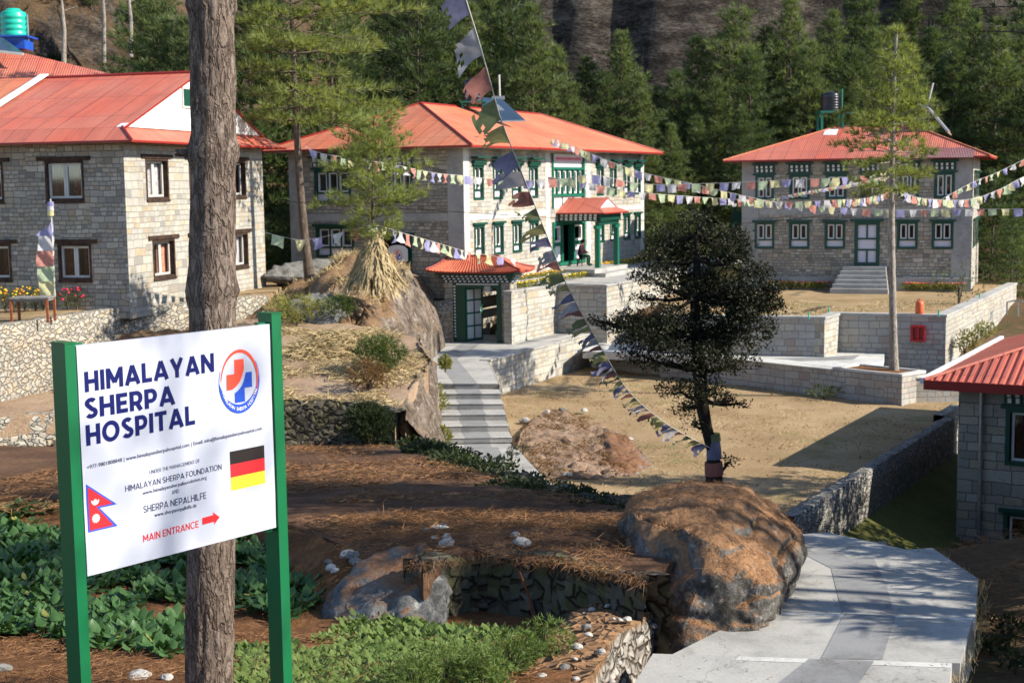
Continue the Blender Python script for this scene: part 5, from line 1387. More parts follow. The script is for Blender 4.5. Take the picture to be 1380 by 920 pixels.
def pine(name, label, m_leaf, m_bark, H, r, base, seed, whorl=.55, nb=6, tuft=9, l=.42, w=.05, trunk_r=.16, step=.34, prof=None, droop=.12, lean=(0, 0), group=None, side=None, keep=1.0, bend=None, taper=.25, irr=.0):
    """one pine: trunk, limbs with needle tufts along them; returns the thing (at the origin)"""
    rnd = random.Random(seed); t = thing(name, label, 'tree', (0, 0, 0), group)
    ax = lambda z: V(lean[0] * z / H + (bend(z / H)[0] if bend else .08 * math.sin(z * .5 + seed)), lean[1] * z / H + (bend(z / H)[1] if bend else .08 * math.cos(z * .43 + seed)), z)
    b = MB(); n = 18
    b.tube([ax(H * k / n) - V(0, 0, .3 if k == 0 else 0) for k in range(n + 1)], [trunk_r * (1 - (1 - taper * .3) * (k / n)) * (1.25 if k == 0 else 1) for k in range(n + 1)], 9)
    L = Leaves(); z = base
    while z < H - .15:
        f = (z - base) / (H - base)
        rad = r * (prof(f) if prof else (1 - f) ** .75 * (.55 + .45 * min(1, f * 4)))
        rad *= rnd.uniform(1 - irr, 1 + irr * .6)
        for k in range(nb):
            if rnd.random() > keep: continue
            a = 2 * math.pi * (k + rnd.uniform(-.35, .35)) / nb + z * 2.1
            ln = rad * rnd.uniform(.6, 1.15) * (1 + irr * 1.1 * noise.noise(Vector((math.cos(a) * 1.3 + seed, math.sin(a) * 1.3, z * .35)))) + .15
            if side: ln *= 1 + side[1] * math.cos(a - side[0])
            up_ = lerp(-.05, .65, f) + rnd.uniform(-.15, .15)
            d = V(math.cos(a), math.sin(a), up_).normalized(); p0 = ax(z)
            pts = [p0 + d * ln * s + V(0, 0, -droop * ln * s * s + .22 * droop * ln * s ** 4 * 2) for s in (0, .35, .7, 1)]
            if ln > .5: b.tube(pts, [trunk_r * .2 * (1 - f * .6), trunk_r * .14 * (1 - f * .6), trunk_r * .08, .006], 4, cap=False)
            m_ = max(2, int(ln / step))
            for s in range(m_ + 1):
                q = .22 + .78 * s / m_
                if q < .4 and rnd.random() < .6: continue
                pc = pts[0].lerp(pts[1], q / .35) if q < .35 else pts[1].lerp(pts[2], (q - .35) / .35) if q < .7 else pts[2].lerp(pts[3], (q - .7) / .3)
                wid = ln * .30 * math.sin(math.pi * min(1, q * .95)) + .06
                for _ in range(2 if wid > .25 else 1):
                    lat = V(-d.y, d.x, 0) * rnd.uniform(-wid, wid) + V(0, 0, rnd.uniform(-.05, .18))
                    L.tuft(pc + lat, (d * .8 + lat * 1.2 + V(0, 0, .45)).normalized(), tuft, l, w, .75, rnd)
        z += whorl * rnd.uniform(.75, 1.2) * (1 - .35 * f)
    L.tuft(ax(H), V(0, 0, 1), tuft * 2, l, w, .7, rnd)
    tr = b.build('trunk', m_bark, None, uv=False); tr.parent = t
    cr = bpy.data.objects.new('crown', L.mesh('crown', m_leaf)); COL.objects.link(cr); cr.parent = t
    return t

# forest behind the buildings: several grown pines copied over the slope
protos = []
specs = [(16, 3.8, 2.2, 'pine_blue', 11), (15, 3.4, 1.5, 'pine_blue', 12), (17, 4.0, 3.5, 'pine_deep', 13), (14, 3.8, 1.2, 'pine_blue', 14), (15, 3.2, 2.0, 'pine_blue', 15), (13, 3.9, 1.0, 'pine_deep', 16)]
LB_ = 'blue green pine with a full pointed crown on the forest slope behind the roofs'
for i, (H, r, bs, m, sd_) in enumerate(specs):
    protos.append((H, pine('pine_tree', LB_, M[m], M['bark_far'], H, r, bs, sd_, whorl=.62, nb=8, tuft=11, l=.50, w=.055, trunk_r=.17, step=.34, droop=.05, irr=.42, keep=.9, prof=lambda f: (1 - f ** 1.5) ** .9 * (.6 + .4 * min(1, f * 4)) + .02)))
used = set()
def plant(k, px, topy, Y, base_z=None, rot=0, sc=None, label=None, group='pines on the slope behind the buildings'):
    H, p = protos[k]; top = atY(px, topy, Y); X = top.x
    z0 = max(zhill(X, Y), zbase(X, Y) - .5) if Y > 77 else zbase(X, Y) - .2
    if base_z is not None: z0 = base_z
    s = (top.z - z0) / H if sc is None else sc
    o = p if k not in used else copy_tree(p); used.add(k)
    wid = min(s, 1.25) if sc is None else s
    o.location = (X, Y, z0); o.scale = (wid, wid, s); o.rotation_euler = (0, 0, rot)
    tag(o, label or LB_, 'tree', group); return o
rr = random.Random(5)
forest = [(250, 30, 79), (330, -50, 80), (368, -10, 82), (440, -40, 80), (478, 50, 86), (520, -10, 90), (560, -50, 86), (596, -30, 92), (632, 10, 88), (660, -8, 95), (690, -10, 93), (716, 10, 87), (748, 66, 90), (768, 110, 88), (792, 80, 95), (815, 100, 90), (838, 48, 94), (862, 105, 90), (885, 120, 97), (912, 98, 92), (941, 54, 96), (965, 110, 90),
          (988, 10, 95), (1012, 70, 91), (1034, 40, 98), (1066, 4, 97), (1092, 60, 93), (1122, 20, 98), (1150, 70, 94), (1176, 44, 101), (1205, 60, 95), (1232, 84, 92), (1258, 40, 99), (1285, 70, 93), (1312, 20, 97), (1345, 30, 93), (1378, 10, 96), (1160, -20, 108), (1225, -30, 110), (1290, -40, 108), (1350, -50, 112), (1405, -20, 100), (1000, 150, 88), (905, 170, 87), (940, 160, 89), (870, 175, 86), (1420, 60, 90), (480, -60, 96)]
for i, (px, ty_, Y) in enumerate(forest): plant((i * 5 + i // 3) % 6, px, ty_, Y, rot=rr.uniform(0, 6.28))
# bushes of young pine filling the forest floor
pb = [pine('young_pine', 'bushy young pine at the forest edge behind the buildings', M['pine_deep'], M['bark_far'], 5.5, 2.3, .1, 31, whorl=.45, nb=7, tuft=8, l=.42, w=.05, trunk_r=.07, step=.34),
      pine('young_pine', 'bushy young pine at the forest edge behind the buildings', M['pine_blue'], M['bark_far'], 4.5, 2.2, .1, 32, whorl=.45, nb=7, tuft=8, l=.42, w=.05, trunk_r=.07, step=.34)]
first = [True, True]
for i, (px, Y) in enumerate([(365, 75), (340, 78), (380, 68), (372, 60.5), (470, 86), (880, 84), (905, 90), (930, 84), (955, 92), (975, 86), (1340, 82), (1375, 80), (1345, 88), (1400, 84), (1365, 74), (1020, 100), (860, 96), (790, 100), (560, 92), (640, 98)]):
    k = i % 2; o = pb[k] if first[k] else copy_tree(pb[k]); first[k] = False
    X = atY(px, 240, Y).x; z0 = zhill(X, Y) if Y > 77 else zbase(X, Y); o.location = (X, Y, z0 - .2); o.rotation_euler = (0, 0, i * 1.3); s = rr.uniform(.75, 1.15); o.scale = (s, s, s)
    tag(o, None, None, 'young pines at the forest edge')
for i, (px, ty_, Y) in enumerate([(212, -30, 84), (236, 20, 82), (120, -70, 98), (30, -80, 100), (190, -60, 92)]): plant([0, 3, 1, 4, 0][i], px, ty_, Y, rot=i * 1.1)
# bare thin trunks on the brown slope at left
for i, (px, ty_, by, Y) in enumerate([(86, -10, 78, 84), (176, -20, 62, 88), (140, -40, 70, 95)]):
    t = thing('bare_tree', ['thin bare trunk standing left on the brown slope', 'thin bare trunk right of the others on the brown slope', 'thin bare trunk higher up the brown slope'][i], 'tree', tuple(atY(px, by, Y)))
    b = MB(); p = atY(px, by + 15, Y); q = atY(px - 4, ty_, Y); b.tube([p, p.lerp(q, .5) + V(.12, 0, 0), q], [.16, .12, .07], 7)
    for s in (.45, .6, .75, .9): m = p.lerp(q, s); b.tube([m, m + V(rr.uniform(-.9, .9), rr.uniform(-.5, .5), .35)], [.035, .01], 4)
    b.build('trunk', M['bark_pale'], t, uv=False)

# the four single trees of the middle ground
def put(t, p, rot=0, s=1): t.location = p; t.rotation_euler = (0, 0, rot); t.scale = (s, s, s); return t
pl_ = onF(410, 372, lambda x, y: -3.9); Yl = 57.0; base = atY(410, 375, Yl)
put(pine('pine_tree', 'tall thin pine with bare lower trunk left of the central building', M['pine_light'], M['bark_far'], 18.0, 3.3, 6.3, 41, whorl=.62, nb=7, tuft=16, l=.44, w=.04, trunk_r=.19, step=.27, keep=.85,
         prof=lambda f: (.55 + .6 * math.sin(math.pi * min(1, f * 1.25 + .12))) * (1 - f ** 3), side=(0.1, .32), bend=lambda s: (-.12 + .35 * (1 - s) ** 6 - .1 * s, 0), droop=.22), base)
Ys = 46.2; base = atY(507, 385, Ys)
put(pine('pine_tree', 'round light green pine growing out of the straw stack', M['pine_light'], M['bark_far'], 5.35, 1.72, 1.6, 42, whorl=.30, nb=8, tuft=15, l=.30, w=.024, trunk_r=.09, step=.19, irr=.38, keep=.85,
         prof=lambda f: max(.12, 1 - abs(f - .42) ** 2 * 2.6) * (.75 if f < .12 else 1), droop=.10), base)
pc_ = sum(pc, V(0, 0, 0)) / 4; base = V(pc_.x, pc_.y, -7.0)
px_, py_ = 1205, 488; base = atY(px_, py_, pc_.y)
o = put(pine('pine_tree', 'slender pine with long pale trunk rising from the stone planter', M['pine_light'], M['bark_pale'], 11.9, 1.95, 6.3, 43, whorl=.42, nb=7, tuft=16, l=.33, w=.03, trunk_r=.15, step=.2, keep=.88, irr=.3,
         prof=lambda f: (.7 + .4 * math.sin(math.pi * min(1, f * 1.3 + .1))) * (1 - f ** 2.5), bend=lambda s: (-.18 * math.sin(2.6 * s), 0), side=(2.9, .15), taper=1.2), base)

# dark evergreen oak on the lawn
t = thing('oak_tree', 'dark leafed spreading tree in shade holding the end of the flag string', 'tree', tuple(atY(966, 720, 30)))
rnd = random.Random(77); YT = 30.0
b = MB(); tk = [(968, 770), (966, 690), (962, 640), (961, 610), (952, 575), (945, 540), (943, 500), (938, 450), (936, 400), (940, 350), (938, 315)]
tp_ = [atY(x, y, YT) for x, y in tk]
b.tube(tp_, [.22, .19, .185, .13, .125, .15, .155, .12, .10, .07, .04], 10)
L = Leaves()
clumps = [(940, 305, 34, 22, .9), (900, 345, 40, 18, .8), (985, 335, 34, 20, .9), (1012, 368, 30, 14, .8), (872, 372, 26, 12, .5), (925, 385, 40, 18, .6), (1000, 425, 44, 20, .9), (1045, 412, 16, 9, .7), (890, 440, 44, 18, .9), (905, 325, 34, 22, .8), (975, 325, 38, 24, .8), (890, 352, 34, 18, 1), (935, 350, 45, 26, 1), (985, 355, 32, 22, .9), (1000, 385, 30, 14, .7), (868, 402, 20, 9, .4), (895, 385, 22, 10, .4), (905, 418, 34, 12, .45), (845, 432, 36, 14, .9), (825, 440, 20, 10, .8), (870, 452, 46, 18, 1), (915, 450, 40, 26, 1),
          (960, 400, 28, 30, .8), (950, 378, 40, 22, .8), (985, 412, 44, 22, .9), (935, 425, 34, 20, .7), (975, 470, 44, 20, .9), (905, 466, 40, 16, .8), (975, 440, 42, 30, 1), (1010, 405, 36, 18, .9), (1040, 385, 18, 9, .7), (1030, 398, 26, 12, .8), (1010, 455, 34, 16, .6), (1030, 440, 22, 10, .5), (950, 480, 40, 22, 1), (900, 485, 46, 13, .6), (860, 478, 28, 11, .6), (990, 490, 34, 14, .7), (910, 522, 28, 11, .5), (925, 548, 24, 12, .6), (950, 525, 30, 18, .9), (985, 540, 20, 8, .5), (1003, 543, 10, 5, .4), (935, 572, 20, 9, .5), (985, 620, 9, 8, .5), (800, 432, 10, 6, .5)]
for cx, cy, rx, ry, den in clumps:
    yo = rnd.uniform(-.55, .55); c = atY(cx, cy, YT + yo); k = YT / FPX
    tr = min(tp_, key=lambda q: (q - c).length + (2 if q.z > c.z + .25 else 0))
    m = tr.lerp(c, .5) + V(0, 0, -.06)
    b.tube([tr, m, c], [.06, .04, .015], 5, cap=False)
    for _ in range(5):
        e_ = c + V(rnd.uniform(-rx, rx) * k, rnd.uniform(-.5, .5), rnd.uniform(-ry, ry) * k); b.tube([m.lerp(c, rnd.random()), e_], [.014, .005], 4, cap=False)
    n = int(rx * ry * den * .95) + 20
    for _ in range(n):
        q = rdir(rnd) * rnd.random() ** .45
        if fbm(c.x + q.x * rx * k, c.z + q.z * ry * k, yo, 2.6, 2) < -.12 and rnd.random() < .75: continue
        p = c + V(q.x * rx * k * 1.1, q.y * (rx * k * .8 + .15), q.z * ry * k * 1.15)
        for _ in range(2): L.leaf(p + rdir(rnd) * .05, rdir(rnd), rnd.uniform(.055, .105), rnd.uniform(.03, .05), rnd)
b.build('trunk', M['bark_dark'], t, uv=False)
me = L.mesh('crown', M['oak']); me.transform(Matrix.Translation(-t.location)); cr = bpy.data.objects.new('crown', me); COL.objects.link(cr); cr.parent = t
# cloths tied round its trunk
for i, (y0, y1, m) in enumerate([(594, 618, 'fade_blue'), (584, 594, 'fade_green'), (622, 640, 'fade_red')]):
    b = MB(); a, c = atY(961.5, y0, YT), atY(962.5, y1, YT); b.tube([a, a.lerp(c, .5), c], [.142, .158, .166] if i == 0 else [.14, .145, .15] if i == 1 else [.19, .2, .2], 12, cap=False)
    ol = b.build('tied_cloth', M[m]); tag(ol, ['blue cloth tied round the dark tree trunk', 'green cloth tied round the dark tree trunk above the blue one', 'faded red cloth tied low on the dark tree trunk'][i], 'cloth')

# foreground pine trunk
t = thing('pine_tree', 'thick rough pine trunk standing right behind the hospital sign', 'tree', tuple(atY(282, 1000, 9.75)))
b = MB(); nseg, nr = 150, 64; Yt = 9.75
ctl = [(281, 1100), (282, 920), (285, 650), (286, 400), (287, 200), (285, 0), (283, -250), (280, -700), (278, -1200)]
def trunk_c(s):
    k = s * (len(ctl) - 1); i = min(len(ctl) - 2, int(k)); f = k - i
    a, c = ctl[i], ctl[i + 1]; return atY(lerp(a[0], c[0], f), lerp(a[1], c[1], f), Yt)
vs = []
for i in range(nseg + 1):
    s = (i / nseg) ** 1.0; c = trunk_c(s); rad = .172 * (1 - .25 * s) + .05 * math.exp(-s * 22)
    for pyk, am in ((205, .030), (392, .022), (5, .02), (610, .008)):
        zk_ = atY(285, pyk, Yt).z; rad += am * math.exp(-((c.z - zk_) / .07) ** 2)
    for k in range(nr):
        a = 2 * math.pi * k / nr; x, y = math.cos(a), math.sin(a)
        n_ = fbm(x * 2.2, y * 2.2, c.z * .9, 2.0, 5); r2 = abs(noise.noise(Vector((x * 4.5, y * 4.5, c.z * 2.4)))); r3 = abs(noise.noise(Vector((x * 10, y * 10, c.z * 6 + 4))))
        knot = sum(math.exp(-((c.z - atY(285, q, Yt).z) / .09) ** 2) for q in (205, 392, 5))
        rr_ = rad + .012 * n_ + .017 * (r2 - .25) + .012 * (r3 - .25) + knot * .018 * noise.noise(Vector((x * 6, y * 6, c.z * 11)))
        vs.append(c + V(x, y, 0) * rr_)
fs = [(i * nr + k, i * nr + (k + 1) % nr, (i + 1) * nr + (k + 1) % nr, (i + 1) * nr + k) for i in range(nseg) for k in range(nr)]
b.mesh(vs, fs, 0, True)
st0 = atY(252, 207, Yt - .05); b.tube([st0 + V(.06, 0, 0), st0 + V(-.075, -.03, .005)], [.03, .022], 8)
b.build('trunk', M['bark'], t, uv=False)
rnd = random.Random(3); L = Leaves(); top = trunk_c(1.0); b = MB()
for k in range(46):
    z_ = lerp(3.6, top.z + .4, k / 45); a = k * 2.4; ln = 2.6 * (1 - .6 * (k / 45)) * rnd.uniform(.6, 1)
    p = V(top.x, top.y, z_); d = V(math.cos(a), math.sin(a), .25).normalized(); b.tube([p, p + d * ln], [.05, .01], 5, cap=False)
    for s in range(int(ln / .22)): q = .3 + .7 * s / (ln / .22); L.tuft(p + d * ln * q + rdir(rnd) * .15, (d + V(0, 0, .4)).normalized(), 12, .2, .012, .8, rnd)
b.build('limb', M['bark_far'], t, uv=False)
me = L.mesh('crown', M['pine_blue']); me.transform(Matrix.Translation(-t.location)); cr = bpy.data.objects.new('crown', me); COL.objects.link(cr); cr.parent = t

# pines beyond the right edge of the frame: they throw the dappled shade
SH = [(13.2, 19.5, 2, .9, -7.0), (12.6, 22.6, 1, .85, -8.8), (17.5, 25.0, 5, .9, -9.6), (18.5, 29.3, 3, 1.05, -9.8), (16.2, 32.2, 0, .8, -9.8), (22, 27.0, 2, .9, -9.8), (25, 31.5, 0, 1.1, -9.8), (10.4, 18.2, 4, .85, -5.6)]
for i, (x, y, k, s, z0) in enumerate(SH):
    H, p = protos[k]; o = copy_tree(p); o.location = (x, y - (x - 3) * .2, z0); o.scale = (s, s, s); o.rotation_euler = (0, 0, i * 1.7)
    tag(o, 'tall pine beyond the right side of the path', 'tree', 'pines beyond the right edge of the path')
for i, (x, y, s, z0) in enumerate([(8.3, 12.9, .80, -4.6), (8.0, 14.6, .72, -4.7), (8.6, 16.2, .8, -4.9), (7.7, 17.3, .75, -4.9), (9.8, 12.2, .80, -4.5), (8.0, 11.5, .62, -4.3), (10.2, 15.6, .85, -4.9), (9.3, 17.6, .9, -5.2)]):
    o = copy_tree(pb[i % 2]); o.location = (x, y - (x - 3.5) * .2, z0); o.scale = (s, s, s); o.rotation_euler = (0, 0, i * 2.1); tag(o, 'small young pine just beyond the right side of the path', 'tree', 'young pines beside the path')
np_t = pine('pine_tree', 'spreading dark pine whose boughs hang into the top right corner', M['pine_deep'], M['bark_far'], 15, 4.4, 6.4, 19, whorl=.5, nb=7, tuft=16, l=.2, w=.011, trunk_r=.17, step=.2, droop=.1)
np_t.location = (8.9, 17.7, -5.3)
o = copy_tree(protos[1][1]); o.location = (15.6, 34.3, -9.8); o.scale = (.7, .7, .75); tag(o, 'tall pine beyond the right side of the path', 'tree', 'pines beyond the right edge of the path')
o = copy_tree(protos[4][1]); o.location = (14.8, 30.8, -9.8); o.scale = (.8, .8, .8); tag(o, 'tall pine beyond the right side of the path', 'tree', 'pines beyond the right edge of the path')
op = pine('pine_tree', 'open crowned pine to the right of the viewer', M['pine_blue'], M['bark_far'], 15.5, 2.4, 9.0, 18, whorl=.8, nb=5, tuft=8, l=.34, w=.03, trunk_r=.14, keep=.6, step=.4); op.location = (15.2, 3.3, -3.0)
tp0 = pine('pine_tree', 'slim pine with a long bare trunk beyond the right side of the path', M['pine_blue'], M['bark_far'], 15, 2.2, 9.5, 17, whorl=.6, nb=6, tuft=9, l=.4, w=.04, trunk_r=.15)
for i, (x, y, z0) in enumerate([(12.2, 13.75, -4.8), (15.0, 14.15, -4.8)]):
    o = tp0 if i == 0 else copy_tree(tp0); o.location = (x, y - (x - 2.5) * .25, z0); o.rotation_euler = (0, 0, i * 2.0); tag(o, None, None, 'slim pines beyond the path')

# ------------------------------------------------------------------ shrubs, plants, ground cover
def shrub(label, p, wx, h, mat, n=500, l=.10, w=.02, seed=1, group=None, name='shrub', leafy=False, stem='bark_far', top=1.0, cat='shrub'):
    rnd = random.Random(seed); t = thing(name, label, cat, tuple(p), group); b = MB(); L = Leaves()
    for _ in range(7):
        a = rnd.uniform(0, 6.28); e_ = V(math.cos(a) * wx * .35 * rnd.random(), math.sin(a) * wx * .35 * rnd.random(), h * rnd.uniform(.5, .85)); b.tube([p + V(0, 0, -.05), p + e_ * .5 + V(0, 0, .03), p + e_], [.02 * h + .004, .012 * h + .003, .003], 4, cap=False)
    b.build('stem', M[stem], t, uv=False)
    for _ in range(n):
        q = rdir(rnd) * rnd.random() ** .4; q.z = q.z * .5 + .52
        if fbm(p.x + q.x * wx, p.y + q.y * wx, q.z * h, 2.2 / max(wx, .3), 2) < -.25: continue
        bulge = .5 * (1 + .35 * math.sin(q.z * 3.0)); c = V(q.x * wx * bulge, q.y * wx * bulge, q.z * h)
        d = (V(q.x, q.y, .5 * top) + rdir(rnd) * .7).normalized()
        if leafy: L.leaf(c, d, l * rnd.uniform(.7, 1.2), w, rnd)
        else: L.tuft(c, d, 5, l, w, .7, rnd)
    me = L.mesh('foliage', M[mat]); o = bpy.data.objects.new('foliage', me); COL.objects.link(o); o.parent = t
    return t
def sh_px(label, px, py, zf, wpx, hpx, mat, **k):
    p = onF(px, py, zf) if callable(zf) else atY(px, py, zf); s = p.y / FPX
    return shrub(label, p, wpx * s, hpx * s, mat, **k)
sh_px('fresh green conical bush on the straw terrace edge', 512, 503, zF2, 56, 52, 'bush', n=900, l=.20, w=.02, seed=1)
sh_px('small rounded olive bush on a short stem left of the conical bush', 497, 527, zF2, 46, 44, 'weed', n=600, l=.13, w=.02, seed=2)
sh_px('olive bush growing before the stones below the straw stack', 452, 432, zF2, 44, 36, 'bush', n=500, l=.18, w=.02, seed=3)
sh_px('pale weedy bush beside the low stones right of the sign', 400, 438, zF2, 66, 42, 'bush_yellow', n=500, l=.20, w=.02, seed=4)
sh_px('dark green cypress like bush at the corner of the terrace wall', 497, 602, zF1, 52, 62, 'bush_dark', n=1000, l=.20, w=.022, seed=5)
sh_px('dull green bush left of the dark one under the terrace wall', 466, 590, zF1, 44, 46, 'bush', n=600, l=.18, w=.02, seed=6)
for i, (px, py, Y, w_, h_) in enumerate([(572, 575, 43.2, 34, 40), (590, 560, 44, 22, 34), (556, 606, 41, 40, 34), (582, 540, 44.5, 20, 26), (598, 600, 41.8, 14, 26), (600, 500, 46, 12, 20)]):
    sh_px('yellow green weeds on the rocky bank left of the steps', px, py, Y, w_, h_, 'bush_yellow', n=420, l=.14, w=.05, seed=20 + i, leafy=True, group='weeds on the bank beside the steps')
for i in range(17):
    s = i / 16; q = resample(hb, 60)[int(s * 59)]; p = V(q.x + rr.uniform(-.2, .25), q.y, zF1(q.x, q.y) + rr.uniform(-.22, -.08))
    shrub('dark ivy like shrub covering the mossy field wall', p, rr.uniform(.8, 1.5) * (1 - .5 * s), rr.uniform(.26, .42) * (1 - .5 * s), 'bush_dark', n=420, l=.13 - .05 * s, w=.07 - .025 * s, seed=40 + i, leafy=True, group='dark shrubs along the mossy field wall')
sh_px('thin grey green sapling before the right building', 1292, 410, 62, 62, 56, 'bush', n=260, l=.22, w=.05, seed=70, leafy=True)
sh_px('weeds growing at the foot of the long terrace wall', 1110, 536, 51.5, 40, 16, 'bush', n=160, l=.14, w=.05, seed=71, leafy=True)
for i, (px, py, w_, h_) in enumerate([(1300, 480, 20, 34), (1312, 470, 24, 30), (1330, 455, 22, 22)]):
    sh_px('yellowish bush outside the sunlit terrace wall', px, py, 57, w_, h_, 'bush_yellow', n=200, l=.2, w=.06, seed=72 + i, leafy=True, group='bushes outside the sunlit terrace wall')
for i, (px, py, w_, h_) in enumerate([(640, 640, 10, 26), (690, 620, 10, 20), (705, 612, 14, 14)]):
    p = onZ(px, py, -7.7); shrub('wispy weed sprouting at the edge of the lower path', p, w_ * p.y / FPX, h_ * p.y / FPX, 'bush_dark', n=90, l=.12, w=.03, seed=80 + i, leafy=True, group='weeds at the edge of the lower path')
# feathery plants at the near wall
for i, (px, py, w_, h_) in enumerate([(735, 890, 60, 62), (690, 905, 70, 60), (600, 925, 90, 60), (650, 930, 60, 64), (560, 935, 70, 50)]):
    p = onF(px, py, zGarden); s = p.y / FPX
    shrub('feathery green weed at the edge of the garden bed beside the near wall', p, w_ * s, h_ * s, 'clover', n=520, l=.06, w=.007, seed=90 + i, group='feathery weeds beside the near wall')
# scrub on the brown slope
rs = random.Random(88)
for i in range(34):
    X = rs.uniform(-46, -22); Y = rs.uniform(79, 98); p = V(X, Y, zhill(X, Y)); w_ = rs.uniform(.8, 2.0)
    shrub('low dry bush on the brown slope above the left roofs', p, w_, w_ * rs.uniform(.5, .8), rs.choice(['weed', 'bush', 'bush_dark', 'weed']), n=150, l=.34, w=.06, seed=300 + i, group='dry bushes on the brown slope')
slope_rocks = []
for i in range(16):
    X = rs.uniform(-46, -22); Y = rs.uniform(80, 98); z = zhill(X, Y) - .2; r = rs.uniform(.5, 1.2)
    slope_rocks.append((V(X, Y, z), r))
# dry stems
for i, pts in enumerate([[(700, 770), (712, 800), (722, 850)], [(742, 925), (740, 880), (737, 840)], [(742, 925), (735, 905), (722, 880)]]):
    b = MB(); b.tube([atY(x, y, 13.3 if i == 0 else 11.8) for x, y in pts], .008 if i else .011, 5)
    tag(b.build('dry_stem', M['red_wood'] if i == 0 else M['straw'], uv=False), ['thin reddish stem leaning on the dark field wall', 'pale upright dry stem at the near wall', 'short pale dry stem leaning beside the upright one'][i], 'stem')

# broad leaved vegetables (uncountable leaf cover)
rnd = random.Random(9)
def ground_leaves(name, label, poly_px, n, lmin, lmax, mat, zoff=0.0, per=6, clump=.6, lay=.75, thr=-.3):
    L = Leaves(); pts = [onF(x, y, zGarden) for x, y in poly_px]
    x0, x1 = min(p.x for p in pts), max(p.x for p in pts); y0, y1 = min(p.y for p in pts), max(p.y for p in pts)
    def inside(x, y):
        c = False; j = len(pts) - 1
        for i in range(len(pts)):
            a, d = pts[i], pts[j]
            if (a.y > y) != (d.y > y) and x < (d.x - a.x) * (y - a.y) / (d.y - a.y) + a.x: c = not c
            j = i
        return c
    k = 0
    while k < n:
        x, y = rnd.uniform(x0, x1), rnd.uniform(y0, y1)
        if not inside(x, y) or fbm(x, y, 4, .9, 3) < thr: continue
        k += 1; z = zGarden(x, y) + zoff; hh = rnd.uniform(.5, 1)
        for q in range(per):
            a = q * 2.4 + rnd.uniform(-.4, .4); l = rnd.uniform(lmin, lmax); out = V(math.cos(a), math.sin(a), 0)
            st_ = l * rnd.uniform(.5, 1.3) * hh; p0 = V(x, y, z) + out * st_ * .45 + V(0, 0, st_ * .8)
            d = (out * lay + V(0, 0, rnd.uniform(-.15, .75))).normalized(); sd2 = V(-out.y, out.x, 0); n_ = sd2.cross(d)
            w_ = l * rnd.uniform(.55, .75); i = len(L.v)
            cup = rnd.uniform(.05, .16) * l
            L.v += [p0, p0 + d * l * .28 + sd2 * w_ * .42 + n_ * cup, p0 + d * l * .68 + sd2 * w_ * .46 + n_ * cup, p0 + d * l - n_ * cup * .9, p0 + d * l * .68 - sd2 * w_ * .46 + n_ * cup, p0 + d * l * .28 - sd2 * w_ * .42 + n_ * cup, p0 + d * l * .3, p0 + d * l * .68]
            L.f += [(i, i + 1, i + 6), (i + 6, i + 1, i + 2, i + 7), (i + 7, i + 2, i + 3), (i, i + 6, i + 5), (i + 6, i + 7, i + 4, i + 5), (i + 7, i + 3, i + 4)]
            L.blade(V(x, y, z), (p0 - V(x, y, z)).normalized(), (p0 - V(x, y, z)).length, .008, rnd)
    me = L.mesh(name, M[mat]); me.polygons.foreach_set('use_smooth', [True] * len(me.polygons)); o = bpy.data.objects.new(name, me); COL.objects.link(o)
    return tag(o, label, 'plants', None, 'stuff')
ground_leaves('vegetable_leaves', 'broad dark green mustard leaves covering the vegetable plot', [(-60, 695), (60, 690), (200, 705), (330, 725), (420, 795), (425, 838), (300, 862), (230, 892), (150, 880), (60, 858), (-60, 862)], 1550, .06, .165, 'veg', per=7, thr=-.2)
ground_leaves('ground_cover', 'small bright green leaves spreading over the front garden bed', [(310, 862), (420, 838), (560, 850), (700, 860), (730, 880), (650, 960), (330, 960)], 2300, .025, .075, 'clover', per=7, lay=.9, thr=-.18)
ground_leaves('ground_cover', 'larger pale leaves along the foot of the dark field wall', [(420, 845), (500, 838), (690, 858), (680, 872), (440, 862)], 260, .06, .1, 'clover', per=6)
ground_leaves('vegetable_leaves', 'yellowed leaves among the mustard greens', [(-60, 700), (200, 712), (420, 800), (420, 836), (230, 888), (-60, 855)], 55, .06, .11, 'bush_yellow', per=2, zoff=.05)

def scatter(name, label, poly, zf, n, l0, l1, w, mat, lift=.02, tilt=.25, thr=-1, fs=.8, seed=1):
    rnd = random.Random(seed); L = Leaves(); x0, x1 = min(p[0] for p in poly), max(p[0] for p in poly); y0, y1 = min(p[1] for p in poly), max(p[1] for p in poly)
    def inside(x, y):
        c = False; j = len(poly) - 1
        for i in range(len(poly)):
            a, d = poly[i], poly[j]
            if (a[1] > y) != (d[1] > y) and x < (d[0] - a[0]) * (y - a[1]) / (d[1] - a[1]) + a[0]: c = not c
            j = i
        return c
    k = 0; tries = 0
    while k < n and tries < n * 30:
        tries += 1; x, y = rnd.uniform(x0, x1), rnd.uniform(y0, y1)
        if not inside(x, y) or fbm(x, y, 8, fs, 3) < thr: continue
        k += 1; a = rnd.uniform(0, 6.28); d = V(math.cos(a), math.sin(a), rnd.gauss(0, tilt)).normalized()
        L.blade(V(x, y, zf(x, y) + lift + rnd.uniform(0, .03)), d, rnd.uniform(l0, l1), w, rnd)
    me = L.mesh(name, M[mat]); o = bpy.data.objects.new(name, me); COL.objects.link(o); return tag(o, label, 'litter', None, 'stuff')
ffront = [xy(onF(x, y, zF1)) for x, y in ((450, 760), (640, 750), (830, 778), (860, 740), (860, 700), (640, 690), (450, 700))]
scatter('pine_litter', 'reddish fallen pine needles on the near edge of the field', ffront, lambda x, y: zF1n(x, y) + .04 * fbm(x, y, 0, .7, 4) + .02, 9000, .08, .2, .007, 'litter', seed=1)
